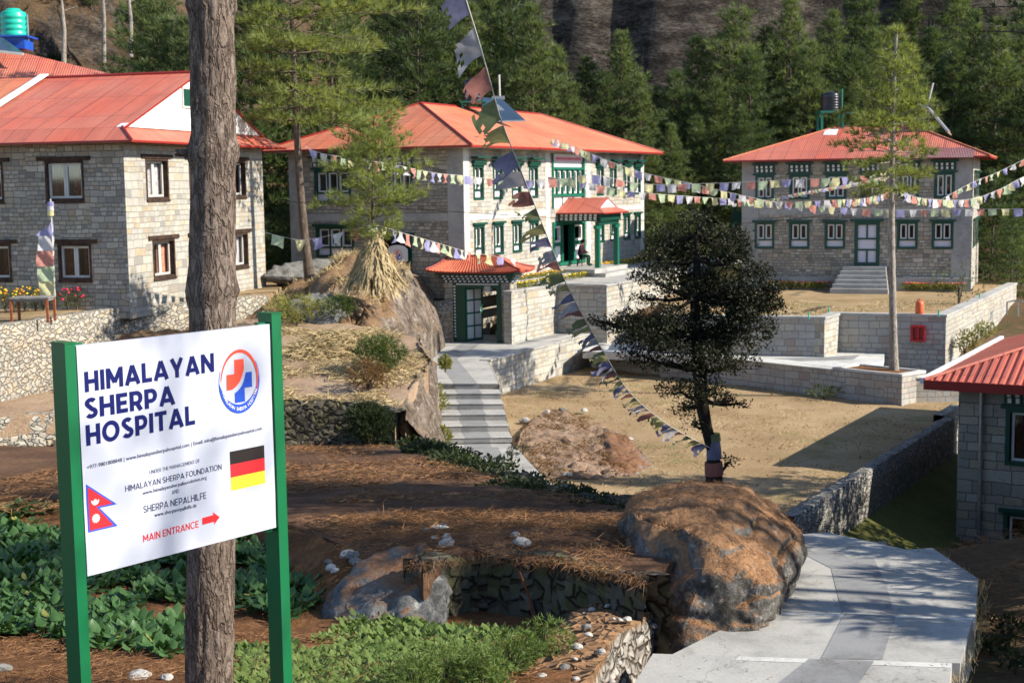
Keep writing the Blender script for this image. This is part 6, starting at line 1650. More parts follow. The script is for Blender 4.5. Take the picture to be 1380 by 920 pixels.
scatter('straw', 'scattered dry stalks over the brown field', [(-8, 17), (1.4, 15), (1.4, 18.5), (0, 22), (-2.6, 34), (-9, 35), (-9, 21)], zF1, 9000, .1, .35, .016, 'litter', .04, .2, -.05, .4, 2)
scatter('straw', 'dry straw over the pale terrace', [xy(p) for p in f2[1:9]], zF2, 4500, .15, .5, .03, 'straw', .04, .25, -.05, .5, 3)
scatter('pine_litter', 'fallen needles on the front garden soil', [(-6, 9.5), (.1, 9.5), (.4, 12.4), (-6, 13.5)], zGarden, 6000, .07, .18, .006, 'litter', .03, .2, -.1, .7, 4)
def zr2(x, y): return zrock(x, y)
scatter('dry_grass', 'dry grass growing on the rock outcrop', [(-8.5, 45), (-6.0, 44.2), (-4.6, 46), (-3.8, 52), (-4.0, 57), (-9, 58)], zr2, 6000, .15, .4, .03, 'straw', .02, .9, .0, .5, 5)
scatter('dry_grass', 'short dry grass tufts on the lower lawn', [(q[0], q[1]) for q in lawn], zLawn, 9000, .06, .14, .02, 'straw', .0, .9, .0, .4, 6)
scatter('dry_grass', 'short dry grass tufts on the upper lawn', [(q[0], q[1]) for q in rt[:5]] + [(20, 64), (6.5, 66)], lambda x, y: -5.5, 5000, .06, .16, .03, 'straw', .0, .9, .0, .4, 7)
spath = [(q.x, q.y) for q in SL1]; scatter('pine_litter', 'fallen needles and specks on the lowest path slab', spath, lambda x, y: zs + .004, 260, .02, .06, .006, 'litter', .004, .03, -1, .7, 31)
spath = [(q.x, q.y) for q in SL3[:3]] + [(q.x, q.y) for q in SL3[4:]]; scatter('pine_litter', 'fallen needles and specks on the nearest path slab', spath, lambda x, y: zu + .004, 200, .02, .06, .006, 'litter', .004, .03, -1, .7, 32)
scatter('dry_grass', 'darker weedy specks over the lower lawn', [(q[0], q[1]) for q in lawn], zLawn, 2600, .05, .13, .03, 'weed', .0, .9, .05, .6, 41)
scatter('pine_litter', 'needle litter on the ground right of the near path', [(4.75, 11), (7.5, 11), (8.2, 18), (5.4, 18), (4.75, 14)], lambda x, y: zbase(x, y) - .08, 5000, .08, .2, .008, 'litter', .03, .25, -.3, .5, 42)
for i, (px, py, w_, h_) in enumerate([(1345, 840, 34, 30), (1362, 860, 40, 34), (1335, 880, 30, 26), (1368, 905, 46, 36)]):
    p = onF(px, py, lambda x, y: zbase(x, y) - .1); s = p.y / FPX; shrub('small dark plant on the needle strewn ground right of the path', p, w_ * s, h_ * s, 'bush_dark', n=160, l=.07, w=.03, seed=130 + i, leafy=True, group='small plants right of the path')
# needles and roots hanging over the dark field wall
rnd = random.Random(66); L = Leaves(); fl_ = resample(fa, 200)
for _ in range(1400):
    q = fl_[rnd.randrange(200)]; p = V(q.x + rnd.uniform(-.03, .03), q.y - .16 + rnd.uniform(-.1, .16), q.z + rnd.uniform(-.02, .07)); L.blade(p, V(rnd.gauss(0, .6), -rnd.random(), -rnd.random() * 1.1 + .25).normalized(), rnd.uniform(.05, .16), .007, rnd)
o = bpy.data.objects.new('pine_litter', L.mesh('pine_litter', M['litter'])); COL.objects.link(o); tag(o, 'needles and roots hanging over the dark field wall', 'litter', None, 'stuff')
# grass at the edges of the near path
rnd = random.Random(67); L = Leaves()
for P, Q in ((SL1[5], SL1[6]), (SL2[1], SL2[2]), (SL3[1], SL3[2]), (SL1[4], SL1[5]), (SL1[3], SL1[4])):
    for _ in range(110):
        p = P.lerp(Q, rnd.random()) + V(rnd.uniform(.0, .14), rnd.uniform(0, .1), -.12); L.blade(p, V(rnd.gauss(0, .4), rnd.gauss(0, .4), 1).normalized(), rnd.uniform(.05, .13), .009, rnd)
o = bpy.data.objects.new('dry_grass', L.mesh('dry_grass', M['straw'])); COL.objects.link(o); tag(o, 'dry grass along the right edge of the near path', 'grass', None, 'stuff')
# heap of straw on the terrace
rnd = random.Random(12); L = Leaves()
for c_, rx, ry, h_, n in ((onF(455, 470, zF2), 1.5, 1.2, .55, 2600), (onF(415, 478, zF2), 1.0, .8, .35, 1200), (onF(500, 470, zF2), .7, .6, .25, 600)):
    for _ in range(n):
        a, q = rnd.uniform(0, 6.28), rnd.random() ** .6; x, y = c_.x + math.cos(a) * rx * q, c_.y + math.sin(a) * ry * q
        a2 = rnd.uniform(0, 6.28); L.blade(V(x, y, zF2(x, y) + h_ * (1 - q * q) * rnd.uniform(.4, 1)), V(math.cos(a2), math.sin(a2), rnd.gauss(-.1, .3)).normalized(), rnd.uniform(.25, .7), .035, rnd)
me = L.mesh('straw_heap', M['straw']); o = bpy.data.objects.new('straw_heap', me); COL.objects.link(o); tag(o, 'low heap of dry straw on the pale terrace', 'straw heap')
# corn stalks stacked round the light pine
rnd = random.Random(13); b = MB(); base = atY(505, 393, 46.2); apex = atY(504, 312, 46.2); hgt = apex.z - base.z
for k in range(520):
    a = rnd.uniform(0, 6.28); q = rnd.uniform(.0, 1) ** .5; r0 = 1.12 * q + .05; t0 = rnd.uniform(0, .55); r1 = .16 + .1 * rnd.random()
    prof = lambda s: lerp(1.0, .16, s ** .7)
    s0, s1 = t0, min(1.02, t0 + rnd.uniform(.3, .6))
    pts = []
    for j in range(4):
        s = lerp(s1, s0, j / 3); rad = 1.15 * prof(s) * (.75 + .25 * q) * (1 + .08 * math.sin(a * 5 + s * 9)); a_ = a + rnd.uniform(-.12, .12)
        pts.append(base + V(math.cos(a_) * rad, math.sin(a_) * rad, s * hgt + rnd.uniform(-.03, .03)))
    b.tube(pts, [.022, .026, .022, .012], 4, cap=False, smooth=False)
    for _ in range(2):
        p = pts[rnd.randint(1, 3)]; d = V(math.cos(a + rnd.uniform(-.7, .7)), math.sin(a + rnd.uniform(-.7, .7)), -1.1).normalized(); x = V(-math.sin(a), math.cos(a), 0) * .03; l = rnd.uniform(.2, .45)
        b.mesh([p - x, p + x, p + d * l * .6 + x * .8 + V(0, 0, .05), p + d * l * .6 - x * .8 + V(0, 0, .05), p + d * l], [(0, 1, 2, 3), (3, 2, 4)], 0)
tag(b.build('straw_stack', M['straw'], None, base, uv=False), 'tall stack of dry corn stalks heaped round the light pine trunk', 'straw stack')

# ------------------------------------------------------------------ boulders and stones
def hull(name, pts, sub, amp, fs, mat, label, cat='boulder', seed=0, smooth=True):
    bm = bmesh.new()
    for p in pts: bm.verts.new(p)
    bmesh.ops.convex_hull(bm, input=bm.verts)
    for v in [v for v in bm.verts if not v.link_faces]: bm.verts.remove(v)
    bmesh.ops.triangulate(bm, faces=bm.faces)
    for k in range(sub):
        bmesh.ops.subdivide_edges(bm, edges=bm.edges, cuts=1, use_grid_fill=True, smooth=.10 if k < 2 else 0)
        bmesh.ops.triangulate(bm, faces=bm.faces)
        bmesh.ops.smooth_vert(bm, verts=bm.verts, factor=.06 if k < 3 else .03, use_axis_x=True, use_axis_y=True, use_axis_z=True)
    bm.normal_update()
    for v in bm.verts:
        c = v.co; n_ = fbm(c.x + seed, c.y, c.z, fs, 5); n2 = abs(noise.noise(Vector((c.x * fs * 2.5 + seed, c.y * fs * 2.5, c.z * fs * 1.2))))
        n3 = abs(noise.noise(Vector((c.x * fs * .8 + 9, c.y * fs * .8, c.z * fs * 1.6 + seed))))
        v.co = c + v.normal * amp * (n_ + .8 * (n2 - .3) - .45 * sstep(.10, 0, n3))
    me = bpy.data.meshes.new(name); ctr = sum((Vector(p) for p in pts), V(0, 0, 0)) / len(pts); bm.transform(Matrix.Translation(-ctr)); bm.to_mesh(me); bm.free()
    me.polygons.foreach_set('use_smooth', [smooth] * len(me.polygons)); me.materials.append(M[mat])
    o = bpy.data.objects.new(name, me); COL.objects.link(o); o.location = ctr; return tag(o, label, cat)
bp_ = [(862, 668, 15.6), (905, 650, 15.7), (950, 645, 15.7), (1008, 652, 15.5), (1052, 684, 15.0), (1080, 722, 14.5), (835, 705, 14.8), (850, 690, 14.2), (900, 700, 13.7), (962, 733, 13.0), (1032, 800, 12.75), (1078, 768, 13.9), (1060, 800, 13.4),
       (1030, 870, 12.8), (1014, 893, 12.5), (903, 898, 12.55), (868, 850, 13.2), (838, 780, 13.9), (850, 880, 13.4), (1040, 850, 13.4), (1070, 790, 14.5), (950, 700, 16.6), (880, 720, 16.4), (1050, 760, 16), (930, 716, 13.3), (1000, 768, 12.85)]
bo = hull('boulder', [atY(x, y, Y) for x, y, Y in bp_] + [V(1.3, 13.0, -4.7), V(2.1, 12.8, -4.7), V(2.8, 14.6, -4.7), V(1.6, 15.8, -4.5)], 5, .08, 1.5, 'boulder', 'huge brown boulder covered with pine needles beside the near path', seed=3)
# needles lying on the boulder's upper side
rnd = random.Random(21); L = Leaves(); bm_ = bo.data; fcs = [p for p in bm_.polygons if p.normal.z > .45]
for p in fcs:
    for _ in range(1):
        if rnd.random() < .5 * sstep(.5, .8, p.normal.z):
            c = bo.location + p.center + rdir(rnd) * .03; a = rnd.uniform(0, 6.28); d = V(math.cos(a), math.sin(a), 0); d = (d - p.normal * d.dot(p.normal) + p.normal * rnd.uniform(0, .3)).normalized()
            L.blade(c, d, rnd.uniform(.05, .12), .005, rnd)
o = bpy.data.objects.new('pine_litter', L.mesh('pine_litter', M['litter'])); COL.objects.link(o); tag(o, 'fallen needles lying on the huge boulder', 'litter', None, 'stuff')
hull('boulder', [atY(x, y, Y) for x, y, Y in [(440, 800, 14.0), (470, 765, 14.2), (525, 735, 14.4), (575, 728, 14.3), (600, 765, 13.6), (612, 800, 13.4), (605, 852, 13.1), (580, 850, 13.1), (520, 855, 13.1), (460, 850, 13.3), (430, 840, 13.7), (560, 740, 15.6)]] + [V(-1, 15, -4.5), V(-1.8, 14.8, -4.6)], 4, .07, 1.8, 'grey_rock', 'grey rock half buried in the field edge left of the dark wall', seed=8)
hull('boulder', [atY(x, y, Y) for x, y, Y in [(1312, 776, 17.5), (1330, 752, 17.6), (1380, 728, 17.8), (1420, 725, 17.8), (1440, 780, 17.2), (1380, 790, 17), (1340, 790, 17)]] + [V(6.4, 18.6, -5.2), V(7.4, 18.5, -5.2), V(6, 17.2, -5.4), V(7, 17, -5.4)], 4, .06, 1.6, 'boulder', 'dark needle topped rock at the right edge below the near building', seed=9)
hull('boulder', [onZ(x, y, z) for x, y, z in [(1228, 640, -9.9), (1262, 622, -9.3), (1300, 625, -9.3), (1330, 640, -9.9), (1290, 645, -9.5), (1245, 628, -9.4)]] + [V(12.2, 44, -10.2), V(14.2, 43.5, -10.2), V(13, 41, -10.3)], 3, .1, 1.0, 'pebble_dark', 'flat grey boulder in the shade between parapet and near building', seed=10)
hull('boulder', [onZ(x, y, z) for x, y, z in [(690, 640, -8), (700, 580, -7.75), (745, 552, -7.95), (800, 566, -7.92), (840, 590, -7.9), (850, 622, -8), (850, 640, -8), (800, 648, -8), (760, 600, -7.82), (800, 600, -7.82), (720, 600, -7.86)]] + [V(1, 40, -8.3), V(4, 41, -8.3), V(3, 48, -8.2)], 5, .13, 1.3, 'mound', 'low brown and grey rock mound at the left of the lower lawn', seed=11)
hull('boulder', [onZ(x, y, z) for x, y, z in [(815, 578, -7.85), (840, 584, -7.78), (866, 608, -7.85), (880, 628, -8), (850, 642, -8), (815, 640, -7.95), (810, 615, -7.85), (842, 610, -7.72)]] + [V(3.5, 41, -8.3)], 4, .09, 1.4, 'grey_rock', 'grey rock at the right end of the brown lawn mound', seed=14)
# low rocks and stones on the far terrace below the left pine
hull('boulder', [atY(x, y, Y) for x, y, Y in [(352, 372, 58), (385, 352, 59), (440, 350, 59.5), (482, 352, 59.5), (480, 376, 58), (420, 374, 58), (365, 378, 58)]] + [V(-9, 60.5, -4.5), V(-6.6, 60.5, -4.5)], 4, .13, 1.3, 'pebble_dark', 'dark heap of stones behind the tall thin pine', seed=12)
hull('boulder', [atY(x, y, Y) for x, y, Y in [(385, 408, 45.5), (420, 392, 46), (455, 398, 46), (470, 425, 45), (445, 440, 44.6), (395, 428, 45)]] + [V(-6, 47, -4.4), V(-7.4, 46.5, -4.4)], 4, .12, 1.5, 'pebble_dark', 'grey ledge of stones below the tall thin pine', seed=13)
# stones
def stone_proto(seed, mat):
    rnd = random.Random(seed); bm = bmesh.new(); bmesh.ops.create_icosphere(bm, subdivisions=3, radius=1)
    for v in bm.verts:
        c = v.co.copy(); v.co = c * (1 + .28 * fbm(c.x + seed * 3.1, c.y, c.z, 1.0, 3)); v.co.z *= .62; v.co.x *= 1.2
    me = bpy.data.meshes.new('stone'); bm.to_mesh(me); bm.free(); me.materials.append(M[mat]); return me
SM = [stone_proto(k, 'pebble' if k % 3 else 'pebble_dark') for k in range(6)]
def stone(p, r, k, label, group, rot=0):
    o = bpy.data.objects.new('stone', SM[k % 6]); COL.objects.link(o); o.location = p; o.scale = (r, r, r); o.rotation_euler = (rr.uniform(-.3, .3), rr.uniform(-.3, .3), rot); return tag(o, label, 'stone', group)
rr = random.Random(55)
for i in range(46):
    s = rr.random(); q = resample(nl, 30)[int(s * 29)]; off = rr.choice([-1, 1, 1]) * rr.uniform(.02, .36); r = rr.uniform(.018, .05)
    p = V(q.x + off, q.y + rr.uniform(-.1, .1), lerp(-3.62, -3.86, s) + (.02 if abs(off) < .27 else -.10 - rr.random() * .25)); stone(p, r, i, 'small pale stone bedded in the low wall beside the near path', 'stones on the low wall beside the path', rr.uniform(0, 6))
for i in range(22):
    px, py = rr.choice([(600, 720), (615, 735), (680, 722), (690, 730), (660, 715), (575, 725), (480, 745), (470, 755), (455, 765)]); px += rr.uniform(-16, 16); py += rr.uniform(-7, 9)
    p = onF(px, py, zF1n); stone(V(p.x, p.y, zF1n(p.x, p.y) + .04), rr.uniform(.03, .075), i, 'loose pale stone on the near edge of the brown field', 'loose stones on the field edge', rr.uniform(0, 6))
for i, (px, py, r) in enumerate([(188, 915, .075), (225, 917, .04), (5, 905, .06)]):
    p = onF(px, py, zGarden); stone(V(p.x, p.y, p.z + .03), r, i + 1, ['white stone on the soil under the sign', 'small pale stone right of the white one under the sign', 'pale stone at the bottom left corner'][i], None)
for i, (px, py, z, r, lab) in enumerate([(806, 497, -8, .22, 'white stone on the lawn under the dark tree'), (1012, 421, -5.5, .5, 'white rock on the upper lawn beside the dark tree'), (137, 410, -4.0, .2, 'round white stone on the left terrace wall')]):
    p = onZ(px, py, z); stone(up(p, r * .4), r, 1, lab, None)

for i, (p, r) in enumerate([]): stone(p, r, 3 * (i % 2), 'grey rock sticking out of the brown slope above the left roofs', 'rocks on the brown slope', i * 1.3)

rr = random.Random(91)
for i in range(46):
    px, py = rr.uniform(695, 850), rr.uniform(552, 640); p = onZ(px, py, -7.88)
    if fbm(p.x, p.y, 3, .5, 2) < -.15: continue
    stone(p, rr.uniform(.05, .15), i, 'loose stone or clod on the reddish earth mound of the lower lawn', 'loose clods on the earth mound', rr.uniform(0, 6))
scatter('straw', 'dry roots and straw over the reddish earth mound', [xy(onZ(x, y, -7.9)) for x, y in ((695, 640), (705, 575), (750, 553), (800, 568), (845, 595), (845, 640))], lambda x, y: -7.86, 1800, .1, .4, .03, 'weed', .03, .6, -.2, .6, 61)
# ------------------------------------------------------------------ the hospital sign
YS0, YS1 = 7.42, 8.46
TL, TR = atY(103, 470, YS0), atY(363, 433, YS1)
sx = V(TR.x - TL.x, TR.y - TL.y, 0); SW = sx.length; sx.normalize(); sn = V(sx.y, -sx.x, 0)       # sn points to the viewer
SF = lambda px, py: onP(px, py, TL, sn)
zT = (TL.z + TR.z) / 2; zB = (SF(115, 783).z + SF(368, 706).z) / 2; SH_ = zT - zB
def sp_(u, z, d=0.0): return V(TL.x, TL.y, 0) + sx * u + sn * d + V(0, 0, z)
gz_ = zGarden(TL.x, TL.y)
sign = thing('hospital_sign', 'large white hospital signboard on two green posts in the foreground', 'sign', (TL.x, TL.y, gz_))
b = MB(); nx, nz = 40, 36; grid_ = []
def wr(u, z):  # printed sheet stretched over the board: faint creases and slack
    return .0035 * fbm(u * 1.3, z * 1.7, 0, 1.6, 3) + .004 * math.exp(-((u - .62 - .10 * (z - zB)) / .02) ** 2) * sstep(zB + .05, zB + .2, z) * (1 - sstep(zB + .35, zB + .5, z))
UL, UR = .0, SW
vs = [sp_(lerp(UL, UR, i / nx), lerp(zB, zT, j / nz), wr(lerp(UL, UR, i / nx), lerp(zB, zT, j / nz))) for j in range(nz + 1) for i in range(nx + 1)]
b.mesh(vs, [(j * (nx + 1) + i, j * (nx + 1) + i + 1, (j + 1) * (nx + 1) + i + 1, (j + 1) * (nx + 1) + i) for j in range(nz) for i in range(nx)], 0, True)
q = lambda d: [sp_(UL, zB, d), sp_(UR, zB, d), sp_(UR, zT, d), sp_(UL, zT, d)]
b.hexa([sp_(UL, zB, -.006), sp_(UR, zB, -.006), sp_(UR, zB, -.03), sp_(UL, zB, -.03), sp_(UL, zT, -.006), sp_(UR, zT, -.006), sp_(UR, zT, -.03), sp_(UL, zT, -.03)])
panel = b.build('panel', M['sign_face'], sign)
def post(u0, u1, ztop, d0, d1):
    b = MB(); P4 = lambda z: [sp_(u0, z, d0), sp_(u1, z, d0), sp_(u1, z, d1), sp_(u0, z, d1)]
    b.hexa(P4(gz_ - .5) + P4(ztop)); o = b.build('post', M['post_green'], sign)
    b = MB(); e_ = .004; b.hexa([sp_(u0 - e_, ztop + .001, d0 - e_), sp_(u1 + e_, ztop + .001, d0 - e_), sp_(u1 + e_, ztop + .001, d1 + e_), sp_(u0 - e_, ztop + .001, d1 + e_),
        sp_(u0 - e_, ztop + .008, d0 - e_), sp_(u1 + e_, ztop + .008, d0 - e_), sp_(u1 + e_, ztop + .008, d1 + e_), sp_(u0 - e_, ztop + .008, d1 + e_)]); b.build('post_cap', M['post_green'], o)
    return o
zlp = atY(80, 463, YS0 - .02).z; zrp = atY(360, 424, YS1).z
post(-.075, -.012, zlp, -.115, .008); post(SW + .012, SW + .085, zrp, -.115, .008)
for u0, u1, z in ((-.012, .06, zT - .02), (-.012, .05, zB + .0), (SW - .06, SW + .012, zT - .02), (SW - .05, SW + .012, zB)):
    b = MB(); P4 = lambda zz: [sp_(u0, zz, -.066), sp_(u1, zz, -.066), sp_(u1, zz, -.032), sp_(u0, zz, -.032)]
    b.hexa(P4(z - .025) + P4(z + .03)); b.build('bracket', M['post_green'], sign)
# printing: every line is placed by its base line, left and right ends, and cap height
def uz(px, py): p = SF(px, py); return ((p - TL).dot(sx), p.z)
def arc_(cx, cy, rx, ry, a0, a1, n=10): return [(cx + rx * math.cos(R(a0 + (a1 - a0) * k / n)), cy + ry * math.sin(R(a0 + (a1 - a0) * k / n))) for k in range(n + 1)]
def glyph(ch, w):
    """heavy geometric capitals as strokes in a box of height 1; returns width and strokes"""
    h = w / 2; t, m, B = 1 - h, .5, h
    if ch == 'I': return w, [[(h, 0), (h, 1)]]
    if ch == 'H': return .74, [[(h, 0), (h, 1)], [(.74 - h, 0), (.74 - h, 1)], [(h, m), (.74 - h, m)]]
    if ch == 'L': return .56, [[(h, 1), (h, 0)], [(0, B), (.56, B)]]
    if ch == 'E': return .58, [[(h, 1), (h, 0)], [(0, B), (.58, B)], [(0, m), (.53, m)], [(0, t), (.57, t)]]
    if ch == 'F': return .56, [[(h, 1), (h, 0)], [(0, m - .03), (.51, m - .03)], [(0, t), (.56, t)]]
    if ch == 'T': return .66, [[(.33, 0), (.33, 1)], [(0, t), (.66, t)]]
    if ch == 'N': return .78, [[(h, 0), (h, 1)], [(.78 - h, 0), (.78 - h, 1)], [(h, 1 - h * .6), (.78 - h, h * .6)]]
    if ch == 'M': return .92, [[(h, 0), (h, 1)], [(.92 - h, 0), (.92 - h, 1)], [(h * 1.1, 1 - h * .5), (.46, .26)], [(.92 - h * 1.1, 1 - h * .5), (.46, .26)]]
    if ch == 'A': return .86, [[(h * .9, 0), (.43, 1 - h * .2)], [(.86 - h * .9, 0), (.43, 1 - h * .2)], [(.2, .26), (.66, .26)]]
    if ch == 'Y': return .78, [[(.39, 0), (.39, .45)], [(h * .9, 1), (.39, .40)], [(.78 - h * .9, 1), (.39, .40)]]
    if ch in 'PR':
        s_ = [[(h, 0), (h, 1)], [(h, t), (.36, t)] + arc_(.36, (t + .38) / 2, .31 - h, (t - .38) / 2, 90, -90) + [(h, .38)]]
        if ch == 'R': s_.append([(.36, .40), (.67 - h * .9, 0)])
        return .67, s_
    if ch == 'D': return .76, [[(h, 0), (h, 1)], [(h, t), (.34, t)] + arc_(.34, .5, .42 - h, t - .5, 90, -90, 14) + [(h, B)]]
    if ch == 'O': return .92, [arc_(.46, .5, .46 - h, .52 - h, 0, 360, 28)]
    if ch == 'C': return .82, [arc_(.46, .5, .46 - h, .52 - h, 45, 315, 20)]
    if ch == 'G': return .86, [arc_(.46, .5, .46 - h, .52 - h, 45, 350, 20), [(.86 - h, .0 + .18), (.86 - h, .5)]]
    if ch == 'U': return .74, [[(h, 1), (h, .37)] + arc_(.37, .36, .37 - h, .38 - h, 180, 360, 14) + [(.74 - h, 1)]]
    if ch == 'S': return .64, [arc_(.32, .745, .30 - h, .27 - h, 30, 215, 12) + arc_(.32, .265, .32 - h, .285 - h, 75, -150, 14)]
    return .4, []
def stroke_text(b, s, pos, w, gap):
    x = 0; items = []
    for ch in s:
        if ch == ' ': x += .32; continue
        gw, st = glyph(ch, w); items.append((x, st)); x += gw + gap
    tot = x - gap; k = 0
    for x0, st in items:
        for pts in st:
            P = [Vector((p[0], p[1])) for p in pts]; closed = (P[0] - P[-1]).length < 1e-4; n = len(P); Lf, Rt = [], []
            for i in range(n):
                d0 = (P[i] - P[i - 1]) if i > 0 else ((P[0] - P[-2]) if closed else None); d1 = (P[i + 1] - P[i]) if i < n - 1 else ((P[1] - P[0]) if closed else None)
                t = ((d0.normalized() if d0 else Vector((0, 0))) + (d1.normalized() if d1 else Vector((0, 0)))).normalized(); nn = Vector((-t.y, t.x)) * w / 2
                Lf.append(P[i] + nn); Rt.append(P[i] - nn)
            k += 1
            for i in range(n - 1):
                q = [Rt[i], Rt[i + 1], Lf[i + 1], Lf[i]]; b.poly([pos((x0 + v.x) / tot, v.y, k % 7) for v in q])
def line(s, bl, br, tl, m, bold=0.0, cap=.73, lift=.0016, nm='lettering'):
    (u0, z0), (u1, z1), (_, z2) = uz(*bl), uz(*br), uz(*tl); h = z2 - z0; b = MB()
    if s.upper() == s and s[0].isalpha():
        stroke_text(b, s, lambda a, c, k: sp_(lerp(u0, u1, a), lerp(z0, z1, a) + h * c, lift + .00008 * k + wr(lerp(u0, u1, a), lerp(z0, z1, a) + h * c)), bold, .10 if bold > .15 else .13)
    else: put_text(b, s, lambda a, c: sp_(lerp(u0, u1, a), lerp(z0, z1, a) + h * c, lift + wr(lerp(u0, u1, a), lerp(z0, z1, a) + h * c)), 0, bold, 0, cap, sn * .00006)
    return b.build(nm, m, panel)
line('HIMALAYAN', (114.2, 528.5), (288.3, 500.5), (113.5, 501), M['navy'], .215)
line('SHERPA', (114.5, 564.5), (236.0, 544.3), (114.0, 537), M['navy'], .215)
line('HOSPITAL', (116.5, 600.8), (262.8, 571.3), (115.3, 573), M['navy'], .215)
line('+977-9801808848 | www.himalayansherpahospital.com | Email: info@himalayansherpahospital.com', (117, 632.3), (353, 578.8), (117, 626.8), M['ink'], .012)
line('UNDER THE MANAGEMENT OF', (201.3, 638.5), (269.3, 622.6), (201.3, 633.6), M['ink'], .11)
line('HIMALAYAN SHERPA FOUNDATION', (168.8, 662.3), (298.6, 632.0), (168.6, 654.4), M['ink'], .135)
line('www.himalayansherpafoundation.org', (191.8, 666.5), (278.6, 645.0), (191.8, 661.3), M['ink'], .010)
line('AND', (231.3, 665.8), (241, 663.2), (231.3, 660.6), M['ink'], .11)
line('SHERPA NEPALHILFE', (193.2, 690.8), (277.8, 671.2), (193.0, 681.6), M['ink'], .135)
line('www.sherpanepalhilfe.de', (207.8, 696.2), (264.8, 682.6), (207.8, 690.8), M['ink'], .010)
line('MAIN ENTRANCE', (192.8, 730.2), (267.6, 709.8), (192.6, 720.6), M['red_print'], .15)
def shape(pts, m, nm, lift=.0016, closed=True):
    b = MB(); b.poly([sp_(u, z, lift + .001) for u, z in pts]); return b.build(nm, m, panel)
au = [uz(272.6, 706.6), uz(288.6, 702.4), uz(288.2, 706.4), uz(295.8, 696.2), uz(286.8, 689.8), uz(287.2, 693.4), uz(272.2, 697.4)]
shape(au, M['red_print'], 'arrow')
fu0, fz1 = uz(309.6, 608.4); fu1 = uz(355.5, 598.5)[0]; fz0 = uz(311, 661.0)[1]
fl_ = MB()
for k, m in enumerate((2, 1, 0)):
    za, zb = lerp(fz0, fz1, k / 3), lerp(fz0, fz1, (k + 1) / 3); fl_.poly([sp_(fu0, za, .0026), sp_(fu1, za, .0026), sp_(fu1, zb, .0026), sp_(fu0, zb, .0026)], m)
fl_.build('german_flag', [M['black_print'], M['red_print'], M['yellow_print']], panel)
# flag of Nepal: crimson double pennant with blue border, moon and sun
nL = uz(116.2, 652); nB_ = uz(118.2, 717.3); t1 = uz(156.8, 673.2); nt = uz(129.5, 680.8); t2 = uz(157, 706.5)
u0 = (nL[0] + nB_[0]) / 2; hN = nL[1] - nB_[1]
out = [(u0, nB_[1]), (t2[0], nB_[1] + .0 * hN), (u0 + (t1[0] - u0) * .34, nB_[1] + hN * .52), (t1[0], nB_[1] + hN * .50), (u0, nL[1])]
ctr = (u0 + (t1[0] - u0) * .3, nB_[1] + hN * .45)
b = MB(); w_ = t1[0] - u0
def np_(x, y, k): return sp_(u0 + x * w_, nB_[1] + y * hN, .0016 + .0012 * k)
tri = lambda P3, m, k: b.poly([np_(x, y, k) for x, y in P3], m)
tri([(0, 0), (1, 0), (0, .78)], 0, 0); tri([(0, .46), (1, .46), (0, 1)], 0, 0.4)
tri([(.05, .035), (.86, .035), (.05, .70)], 1, 1); tri([(.05, .495), (.86, .495), (.05, .93)], 1, 1.4); tri([(.05, .3), (.3, .3), (.3, .55), (.05, .55)], 1, 1.5)
cx, cy = .27, .26; pts = []
for k in range(24): r_ = .17 if k % 2 == 0 else .115; a = math.pi * k / 12; pts.append((cx + r_ * math.cos(a) * hN / w_ * .62, cy + r_ * math.sin(a) * .62))
tri(pts, 2, 2.2)
cx, cy = .27, .63
pts = [(cx + .15 * math.cos(math.pi + math.pi * k / 12) * hN / w_ * .62, cy + .15 * math.sin(math.pi + math.pi * k / 12) * .62) for k in range(13)] + [(cx + .125 * math.cos(-math.pi * k / 12) * hN / w_ * .62, cy + .02 + .07 * math.sin(-math.pi * k / 12) * .62) for k in range(13)]
tri(pts, 2, 2.2)
pts = []
for k in range(16): r_ = .075 if k % 2 == 0 else .05; a = math.pi * k / 8; pts.append((cx + r_ * math.cos(a) * hN / w_ * .62, cy - .01 + r_ * math.sin(a) * .62))
tri(pts, 2, 2.4)
b.build('nepal_flag', [M['logo_blue'], M['red_print'], M['white']], panel)
lu, lz_ = uz(322.4, 512.8); rl_ = (uz(322.4, 469)[1] - uz(322.4, 556.5)[1]) / 2
logo(panel, lambda x, y, k: sp_(lu + x * rl_ * .80, lz_ + y * rl_, .0016 + .001 * k), rl_, True)

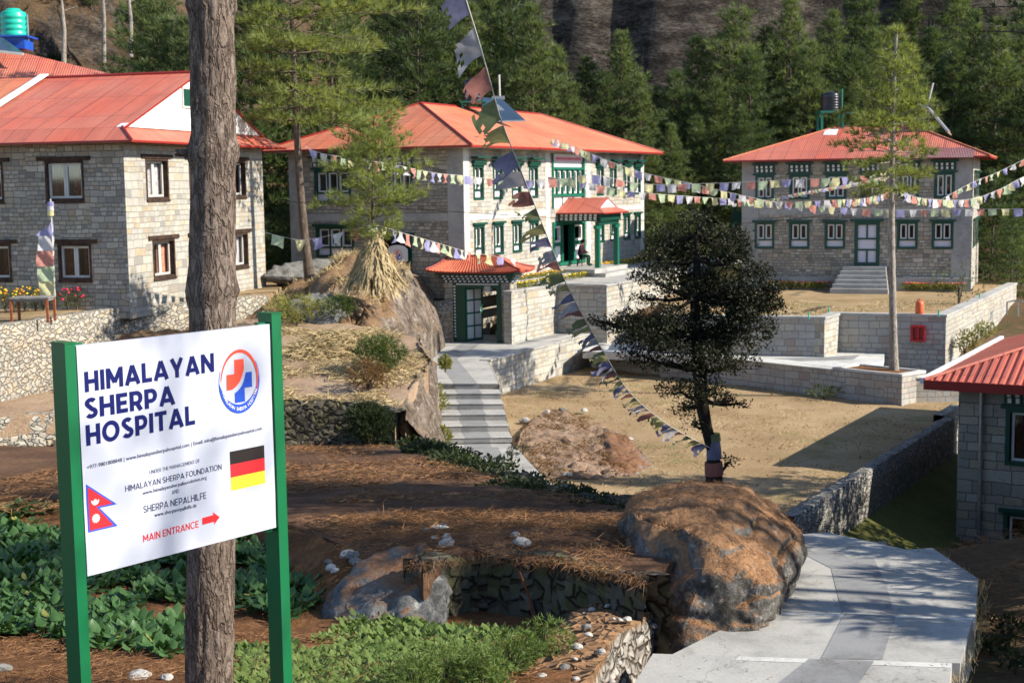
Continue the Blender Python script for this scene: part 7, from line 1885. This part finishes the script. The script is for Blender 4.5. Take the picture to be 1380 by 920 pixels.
# ------------------------------------------------------------------ prayer flags
ORDER = ['white', 'red', 'green', 'yellow', 'blue']
def spline(P, n):
    P = [P[0] * 2 - P[1]] + P + [P[-1] * 2 - P[-2]]; out = []
    for i in range(1, len(P) - 2):
        for k in range(n):
            t = k / n; a, b_, c, d = P[i - 1], P[i], P[i + 1], P[i + 2]
            out.append(.5 * ((2 * b_) + (c - a) * t + (2 * a - 5 * b_ + 4 * c - d) * t * t + (3 * b_ - a - 3 * c + d) * t ** 3))
    out.append(P[-2]); return out
def flag_string(label, pts, size=.33, gap=.08, wind=None, pre='flag_', start=0, cord=.008, skip=(), seed=1, ragged=0, frac=(0, 1), cordm='alu', curl=.25, hgt=None):
    rnd = random.Random(seed); line_ = spline(pts, 10); t = thing('prayer_flag_string', label, 'prayer flags', tuple(line_[0]), 'strings of prayer flags')
    b = MB(); b.tube(line_, cord, 5); b.build('cord', M[cordm], t, uv=False)
    acc = [0]
    for a, c in zip(line_, line_[1:]): acc.append(acc[-1] + (c - a).length)
    def at(s):
        i = 0
        while i < len(acc) - 2 and acc[i + 1] < s: i += 1
        return line_[i].lerp(line_[i + 1], (s - acc[i]) / max(1e-6, acc[i + 1] - acc[i]))
    s, k = acc[-1] * frac[0] + gap, start; n = 0
    while s + size < acc[-1] * frac[1] and n < 99:
        if any(acc[-1] * a <= s <= acc[-1] * c for a, c in skip): s += size + gap; continue
        hh = (hgt or size) * rnd.uniform(.85, 1.1); dn = V(rnd.gauss(0, .10), rnd.gauss(0, .2), -1) if wind is None else wind + V(rnd.gauss(0, .18), rnd.gauss(0, .25), rnd.gauss(0, .2))
        dn = dn.normalized(); m = 7; b = MB(); vs = []; ph = rnd.uniform(0, 6); cu_ = curl * rnd.uniform(.4, 1.6); fold = rnd.choice([0, 0, 0, .35, .6]) if ragged == 0 else rnd.choice([0, .2, .5])
        e = at(s + size) - at(s); nn = e.cross(dn).normalized()
        for j in range(m + 1):
            v = j / m
            for i in range(m + 1):
                u = i / m; p = at(s + size * (u if True else 0))
                taper = (u - .5) * -fold * v * size
                off = nn * (cu_ * size * math.sin(u * 3.4 + v * 3.0 + ph) * v + .25 * cu_ * size * math.sin(7 * u + ph * 2) * v)
                drop = V(0, 0, -1) * .18 * v * v * hh if wind is not None else V(0, 0, 0)
                vs.append(p + dn * v * hh * (1 - .12 * math.sin(ph + 2 * u) ** 2) + e.normalized() * taper + off + drop)
        fs = []
        for j in range(m):
            for i in range(m):
                if ragged and j >= m - 3 and rnd.random() < .18 * ragged * (j - m + 4): continue
                fs.append((j * (m + 1) + i, j * (m + 1) + i + 1, (j + 1) * (m + 1) + i + 1, (j + 1) * (m + 1) + i))
        b.mesh(vs, fs, 0, True)
        b.build('flag', M[pre + ORDER[k % 5]], t, uv=False); k += 1; n += 1; s += size + gap * rnd.uniform(.5, 1.6)
    return t
main_px = [(610, -60, 13.6), (628, 0, 13.8), (645, 55, 14.0), (660, 108, 14.3), (674, 158, 14.7), (692, 205, 15.2), (716, 265, 16.0), (742, 330, 17.2), (761, 378, 18.3), (785, 425, 19.7), (812, 472, 21.7), (850, 530, 25.0), (900, 572, 27.8), (958, 604, 29.95)]
mp_ = [atY(*q) for q in main_px]; mp_ = [V(-1.85, 9.9, 5.6), V(-1.2, 12.6, 3.2)] + mp_
flag_string('long diagonal string of worn prayer flags running down to the dark tree trunk', mp_, .32, .09, V(-1, .15, -.30), 'fade_', 0, .007, seed=5, ragged=1, frac=(.155, .995), curl=.2, hgt=.31)
A_ = lambda L: [atY(*q) for q in L]
flag_string('upper string of pale prayer flags crossing before the central building', A_([(411, 198, 46.2), (440, 208, 47), (526, 221, 51), (585, 233, 54), (626, 237, 56), (682, 243, 57), (751, 242, 57.5), (800, 236, 57.5), (867, 248, 58), (961, 247, 58), (1050, 243, 57), (1118, 240, 56), (1170, 236, 54), (1203, 230, 52.8)]), .36, .17, None, seed=6, start=4)
flag_string('middle string of prayer flags hanging from the porch towards the slender pine', A_([(735, 238, 60), (790, 246, 60), (835, 256, 60), (867, 260, 60), (935, 265, 61), (1000, 269, 62), (1060, 272, 62), (1130, 269, 60), (1170, 266, 56), (1206, 252, 52.9)]), .33, .10, None, seed=7, start=1)
flag_string('string of bunched small prayer flags rising to the slender pine', A_([(985, 275, 64), (1040, 268, 63), (1080, 259, 62), (1149, 247, 58), (1202, 234, 53)]), .2, .06, None, seed=8, start=0, curl=.6, hgt=.16)
flag_string('lowest string of prayer flags before the right building', A_([(1040, 271, 63), (1090, 276, 62), (1140, 280, 61), (1203, 283, 60), (1290, 282, 60), (1420, 281, 58)]), .33, .16, None, seed=9, start=3)
flag_string('string of prayer flags drooping from the slender pine to the right edge', A_([(1206, 248, 53), (1225, 262, 54), (1249, 268, 55), (1304, 269, 57), (1345, 256, 58), (1380, 238, 59), (1420, 222, 60)]), .33, .06, None, seed=10, start=2)
flag_string('string of prayer flags descending from the central roof ridge', A_([(689, 164, 69), (730, 180, 66.5), (777, 199, 62), (821, 217, 61), (868, 233, 61), (930, 247, 61), (985, 260, 61.5), (1050, 274, 62)]), .33, .08, None, seed=11, start=3, frac=(.25, 1))
flag_string('low string of prayer flags running from the thin pine to the gate roof', A_([(352, 312, 46.5), (394, 322, 46.6), (410, 323, 46.8), (432, 320, 46.5), (470, 311, 46.2), (505, 304, 46.1), (550, 316, 49), (585, 326, 52), (626, 338, 56), (659, 344, 58), (700, 350, 59.8)]), .40, .36, None, seed=12, start=2)
flag_string('short string of prayer flags at the far right edge before the trees', A_([(1270, 268, 66), (1310, 246, 68), (1345, 232, 70), (1400, 205, 72)]), .3, .35, None, seed=13, start=0)
cb = thing('cable', 'thin dark cable slung between the central and right buildings', 'cable', tuple(atY(640, 286, 60)))
b = MB(); b.tube(spline(A_([(360, 270, 52), (640, 287, 58.5), (760, 294, 60), (900, 298, 62), (985, 302, 68), (1110, 290, 68), (1204, 262, 53)]), 8), .012, 4); b.build('wire', M['dark'], cb, uv=False)

# ------------------------------------------------------------------ small things of the place
# flag pole with five coloured cloths, table, flowers before the left building
base = onZ(75, 427, -4.0); top = atY(68, 268, base.y)
fp = thing('flag_pole', 'tall pole with five stacked prayer cloths before the left building', 'flag pole', tuple(base))
b = MB(); b.tube([base, top], .025, 8); b.build('pole', M['alu'], fp, uv=False)
for k, (nm, y0, y1) in enumerate([('blue', 296, 318), ('white', 318, 338), ('red', 338, 359), ('green', 359, 379), ('yellow', 379, 399)]):
    b = MB(); vs = []; m = 8
    for j in range(m + 1):
        for i in range(m + 1):
            py = lerp(y0, y1, j / m); u = i / m; xr = lerp(71.5, 75, (py - 296) / 103); tap = sstep(294, 318, py); w_ = lerp(3, 23, tap) if k == 0 else 23 - 1.5 * math.sin(k * 2)
            p = atY(xr - u * w_, py + (5 * u * (1 - tap) if k == 0 else 0), base.y); vs.append(p + V(0, .05 * math.sin(u * 6 + j * .5 + k), 0))
    b.mesh(vs, [(j * (m + 1) + i, j * (m + 1) + i + 1, (j + 1) * (m + 1) + i + 1, (j + 1) * (m + 1) + i) for j in range(m) for i in range(m)], 0, True)
    b.build('cloth', M['flag_' + nm], fp, uv=False)
s_ = base.y / FPX; b = MB()
for k, (nm, z0, z1) in enumerate((('yellow', 291, 284), ('white', 284, 278), ('blue', 278, 272))):
    b = MB(); b.tube([atY(68.5, z0, base.y), atY(68, z1, base.y)], 4.2 * s_, 12); b.build('topper_band', M['flag_' + nm], fp, uv=False)
tb0 = onZ(45, 432, -4.02); tbl = thing('table', 'small wooden table with grey top on the left terrace', 'table', tuple(tb0))
zt_ = tb0.z + .70; x0, x1, y0, y1 = tb0.x - .62, tb0.x + .60, tb0.y - .35, tb0.y + .45
b = MB(); b.box(x0, x1, y0, y1, zt_, zt_ + .05); b.box(x0 + .04, x1 - .04, y0 + .04, y1 - .04, zt_ - .07, zt_ - .002); b.build('table_top', M['grey_wood'], tbl)
for ax_ in (x0 + .05, x1 - .05):
    for ay_ in (y0 + .05, y1 - .05): b = MB(); b.box(ax_ - .035, ax_ + .035, ay_ - .035, ay_ + .035, tb0.z - .05, zt_ - .003); b.build('leg', M['red_wood'], tbl)
rnd = random.Random(31)
M['orange_bloom'] = plain('orange petals', (.78, .30, .02), .7, .2, .15, 9); M['yellow_bloom'] = plain('yellow petals', (.80, .56, .04), .7, .2, .15, 9); M['red_bloom'] = plain('pink red petals', (.62, .03, .09), .7, .2, .15, 9)
def flower(p, w_, h_, mb, seed, label, group, n=60, nb_=14):
    t = shrub(label, p, w_, h_, 'bush', n=n * 3, l=.10, w=.035, seed=seed, leafy=True, group=group, name='flower_bush', cat='flowers'); r2 = random.Random(seed); b = MB()
    for _ in range(nb_):
        q = rdir(r2); q.z = abs(q.z) * .5 + .5; c = p + V(q.x * w_ * .5, q.y * w_ * .5, q.z * h_); r_ = r2.uniform(.035, .06)
        b.lathe(c, [(r_ * .4, -r_ * .5), (r_, 0), (r_ * .8, r_ * .5), (r_ * .2, r_ * .7)], 7)
    b.build('blossoms', M[mb], t, uv=False)
for i, (px, mb) in enumerate([(-6, 'orange_bloom'), (8, 'yellow_bloom'), (20, 'orange_bloom'), (34, 'yellow_bloom'), (48, 'orange_bloom'), (60, 'yellow_bloom')]):
    flower(onZ(px, 421 - px * .04, -4.05), .75, .85, mb, 100 + i, 'leafy bush of orange and yellow marigolds behind the small table', 'marigolds before the left building')
for i, px in enumerate([92, 104, 116, 128, 140]):
    flower(onZ(px, 418 - (px - 90) * .06, -4.05), .7, .75, 'red_bloom', 110 + i, 'leafy bush of pink red flowers right of the flag pole', 'red flowers before the left building', nb_=9)
def bed(label, P, n, mats, w_, h_=.25, seed=1):
    r2 = random.Random(seed); L = Leaves(); b = MB()
    line_ = resample(P, 60)
    for _ in range(n):
        q = line_[r2.randrange(59)].lerp(line_[r2.randrange(59)], .0); p = q + V(r2.uniform(-w_, w_), r2.uniform(-w_, w_), 0)
        for _ in range(5): L.leaf(p + V(0, 0, r2.uniform(0, h_)), (rdir(r2) + V(0, 0, .8)).normalized(), .14, .05, r2)
        if r2.random() < .4:
            c = p + V(0, 0, h_ * 1.15); r_ = r2.uniform(.03, .055); b.lathe(c, [(r_ * .4, -r_ * .5), (r_, 0), (r_ * .3, r_ * .7)], 6, r2.randrange(len(mats)))
    b.mesh(L.v, L.f, len(mats), False)
    return tag(b.build('flower_bed', [M[m] for m in mats] + [M['bush_yellow']], uv=False), label, 'flower bed', None, 'stuff')
z_ = -4.38
bed('orange and yellow flowers along the foot of the central building', [GR.pt(.5, z_, .55), GR.pt(8.6, z_, .55)], 260, ['orange_bloom', 'yellow_bloom'], .3)
bed('yellow flowers right of the central porch', [GR.pt(13.5, z_, .5), GR.pt(21.5, z_, .5)], 220, ['yellow_bloom', 'orange_bloom'], .35)
bed('thin strip of yellowing plants on top of the pale gate wall', [GR.pt(1, z_, 1.9), GR.pt(11, z_, 1.95)], 240, ['yellow_bloom'], .2, .18)
bed('orange flowers along the foot of the right building', [HF.pt(1.5, -5.45, .6), HF.pt(dh[0] - 1.2, -5.45, .6)], 200, ['orange_bloom', 'red_bloom'], .2, .3)
bed('low plants with red flowers right of the steps of the right building', [HF.pt(dh[1] + 1.3, -5.45, .6), HF.pt(lenF - .4, -5.45, .6)], 180, ['red_bloom', 'orange_bloom'], .2, .3)
# concrete kerbs before the central building
kb = flat('kerb', [([GR.pt(-.2, -4.22, 1.0), GR.pt(8.7, -4.22, 1.0), GR.pt(8.7, -4.22, 1.25), GR.pt(-.2, -4.22, 1.25)], 0)], 'low concrete kerb before the central building', CM, .25)
# gas cylinder, fire cabinet, pipe stubs
gp_ = onP(1241, 426, A2 + V(0, 0, 0), V((A3 - A2).y, -(A3 - A2).x, 0)); gp_ = V(gp_.x, gp_.y, -5.398) + V(0, .2, 0)
gc = thing('gas_cylinder', 'orange gas cylinder standing on the terrace wall', 'gas cylinder', tuple(gp_))
b = MB(); b.lathe(gp_, [(.13, 0), (.16, .03), (.165, .1), (.165, .42), (.13, .5), (.06, .53)], 18); b.build('body', M['orange_cyl'], gc, uv=False)
b = MB(); b.tube([gp_ + V(.09 * math.cos(a / 2), .09 * math.sin(a / 2), .60) for a in range(13)], .014, 6); b.tube([gp_ + V(-.09, 0, .5), gp_ + V(-.09, 0, .6)], .014, 6); b.tube([gp_ + V(.09, 0, .5), gp_ + V(.09, 0, .6)], .014, 6); b.build('collar', M['orange_cyl'], gc, uv=False)
b = MB(); b.lathe(gp_ + V(0, 0, .53), [(.035, 0), (.035, .06), (.02, .1)], 10); b.build('valve', M['metal'], gc, uv=False)
CFc = Face(A2, A3 - A2); u0, u1 = CFc.u(1228, 448), CFc.u(1247, 448); z0, z1 = CFc.z(1238, 459.5), CFc.z(1238, 438)
fc_ = thing('fire_cabinet', 'red fire hose cabinet with two dark panes on the terrace wall', 'cabinet', tuple(CFc.pt(u0, z0, .1)))
b = MB(); ring(CFc, b, u0, u1, z0, z1, .09, .01, .2); CFc.box(b, (u0 + u1) / 2 - .05, (u0 + u1) / 2 + .05, z0 + .09, z1 - .09, .02, .19); CFc.box(b, u0 + .05, u1 - .05, z0 + .05, z1 - .05, .005, .06); b.build('case', M['red_box'], fc_)
for a, c in ((u0 + .1, (u0 + u1) / 2 - .06), ((u0 + u1) / 2 + .06, u1 - .1)): b = MB(); CFc.box(b, a, c, z0 + .12, z1 - .12, .062, .12); b.build('pane', M['fascia'], fc_)
for i, (px, py) in enumerate([(1090, 428), (1117, 421), (1265, 425), (1320, 402)]):
    p = onZ(px, py, -5.4); o = MB(); o.tube([p - V(0, 0, .04), p + V(0, 0, .22)], .03, 6); o = o.build('pipe_stub', M['tank_green'], None, p, uv=False); tag(o, 'short green pipe stub on top of the upper terrace walls', 'pipe', 'green pipe stubs on the upper terrace walls')
gr_ = thing('pipe_rail', 'small bent metal pipe rail outside the far end of the sunlit wall', 'railing', tuple(atY(1358, 425, 66)))
b = MB(); b.tube([atY(1357, 424, 66), atY(1357, 407, 66), atY(1366, 405, 65.6), atY(1378, 406, 65.2)], .04, 6); b.tube([atY(1372, 426, 65.4), atY(1372, 406, 65.4)], .04, 6); b.build('pipe', M['metal'], gr_, uv=False)
# green spiral stair side seen left of the right building
gs = thing('green_stair', 'dark green metal stair at the left side of the right building', 'stairs', tuple(atY(985, 345, 76)))
p0, p1 = atY(976, 352, 77), atY(996, 285, 77)
b = MB(); b.beam(p0, p1, .12, .5); b.beam(p0 + V(0, 0, 1), p1 + V(0, 0, 1), .06, .06)
for k in range(6): q = p0.lerp(p1, k / 5); b.beam(q, q + V(0, 0, 1), .05, .05)
b.build('flight', M['green_dark'], gs, uv=False)
b = MB(); q = atY(985, 330, 75.8); b.box(q.x - .5, q.x + .55, q.y, q.y + .1, q.z - .6, q.z + .2); b.build('screen', M['green'], gs, uv=False)

# ------------------------------------------------------------------ person sitting in the entrance
pp = GR.pt(lerp(be[0], be[1], .52), -4.42 + .362, .55)
ps = thing('person', 'seated person in dark maroon jacket and green trousers at the entrance', 'person', tuple(pp))
fw_, sd3 = GR.n.copy(), GR.d.copy()
def J(f, s, z): return pp + fw_ * f + sd3 * s + V(0, 0, z)
def skin_body(name, joints, edges, mat, lvl=1):
    me = bpy.data.meshes.new(name); names = list(joints); me.from_pydata([tuple(joints[k][0] - pp) for k in names], [(names.index(a), names.index(c)) for a, c in edges], [])
    o = bpy.data.objects.new(name, me); COL.objects.link(o); o.modifiers.new('skin', 'SKIN'); me.update()
    if not me.skin_vertices: 
        bpy.context.view_layer.objects.active = o
    lay = me.skin_vertices[0] if len(me.skin_vertices) else None
    if lay is None:
        me.attributes.new('skin', 'FLOAT', 'POINT')
    else:
        for i, k in enumerate(names): r_ = joints[k][1]; lay.data[i].radius = (r_, r_); lay.data[i].use_root = (i == 0)
    ss = o.modifiers.new('sub', 'SUBSURF'); ss.levels = lvl; ss.render_levels = lvl
    dg = bpy.context.evaluated_depsgraph_get(); dg.update(); m2 = bpy.data.meshes.new_from_object(o.evaluated_get(dg)); bpy.data.objects.remove(o)
    m2.materials.clear(); m2.materials.append(M[mat]); m2.polygons.foreach_set('use_smooth', [True] * len(m2.polygons))
    o = bpy.data.objects.new(name, m2); COL.objects.link(o); o.parent = ps; return o
JT = {'pelvis': (J(0, 0, .50), .17), 'waist': (J(.02, 0, .66), .155), 'chest': (J(.08, 0, .88), .18), 'neck': (J(.12, 0, 1.05), .075), 'head': (J(.16, 0, 1.17), .10), 'crown': (J(.16, 0, 1.26), .085),
      'shl': (J(.08, .17, .98), .075), 'ell': (J(.14, .24, .72), .055), 'wrl': (J(.38, .10, .66), .04), 'hal': (J(.46, .05, .66), .04), 'shr': (J(.08, -.17, .98), .075), 'elr': (J(.14, -.24, .72), .055), 'wrr': (J(.38, -.10, .66), .04), 'har': (J(.46, -.05, .66), .04),
      'hipl': (J(.06, .10, .48), .11), 'knl': (J(.46, .12, .50), .075), 'anl': (J(.44, .12, .10), .05), 'tol': (J(.60, .13, .04), .045), 'hipr': (J(.06, -.10, .48), .11), 'knr': (J(.46, -.12, .50), .075), 'anr': (J(.44, -.12, .10), .05), 'tor': (J(.60, -.13, .04), .045)}
ED = [('pelvis', 'waist'), ('waist', 'chest'), ('chest', 'neck'), ('neck', 'head'), ('head', 'crown'), ('chest', 'shl'), ('shl', 'ell'), ('ell', 'wrl'), ('wrl', 'hal'), ('chest', 'shr'), ('shr', 'elr'), ('elr', 'wrr'), ('wrr', 'har'), ('pelvis', 'hipl'), ('hipl', 'knl'), ('knl', 'anl'), ('anl', 'tol'), ('pelvis', 'hipr'), ('hipr', 'knr'), ('knr', 'anr'), ('anr', 'tor')]
body = skin_body('body', JT, ED, 'skin', 2)
for m in ('coat', 'trousers'): body.data.materials.append(M[m])
for pl2 in body.data.polygons:
    c = pl2.center; f = c.dot(fw_)
    pl2.material_index = 0 if (c.z > 1.04 or (f > .42 and c.z > .58)) else 1 if (c.z > .56) else 2
b = MB(); c = J(.145, 0, 1.20); b.lathe(c, [(.112, -.06), (.118, .0), (.105, .06), (.06, .1), (.01, .11)], 14); b.build('hair', M['hair'], ps, uv=False)
b = MB(); n_ = J(.265, 0, 1.16); b.tube([J(.245, 0, 1.19), n_], [.012, .02], 6)
for s in (-.035, .035): b.tube([J(.248, s, 1.19), J(.256, s, 1.19)], .012, 6)
for s in (-.103, .103): b.tube([J(.15, s, 1.15), J(.15, s, 1.2)], .018, 6)
b.build('face', M['skin'], ps, uv=False)
ch = thing('stool', 'dark stool under the seated person at the entrance', 'stool', tuple(pp))
b = MB(); q = J(-.02, 0, 0)
b.lathe(q + V(0, 0, .31), [(.19, 0), (.2, .02), (.2, .05), (.18, .06)], 16); b.build('seat', M['brown_wood'], ch, uv=False)
for a in range(4): b = MB(); x, y = .14 * math.cos(a * 1.57 + .8), .14 * math.sin(a * 1.57 + .8); b.tube([q + V(x * 1.2, y * 1.2, 0), q + V(x, y, .308)], .02, 6); b.build('leg', M['brown_wood'], ch, uv=False)
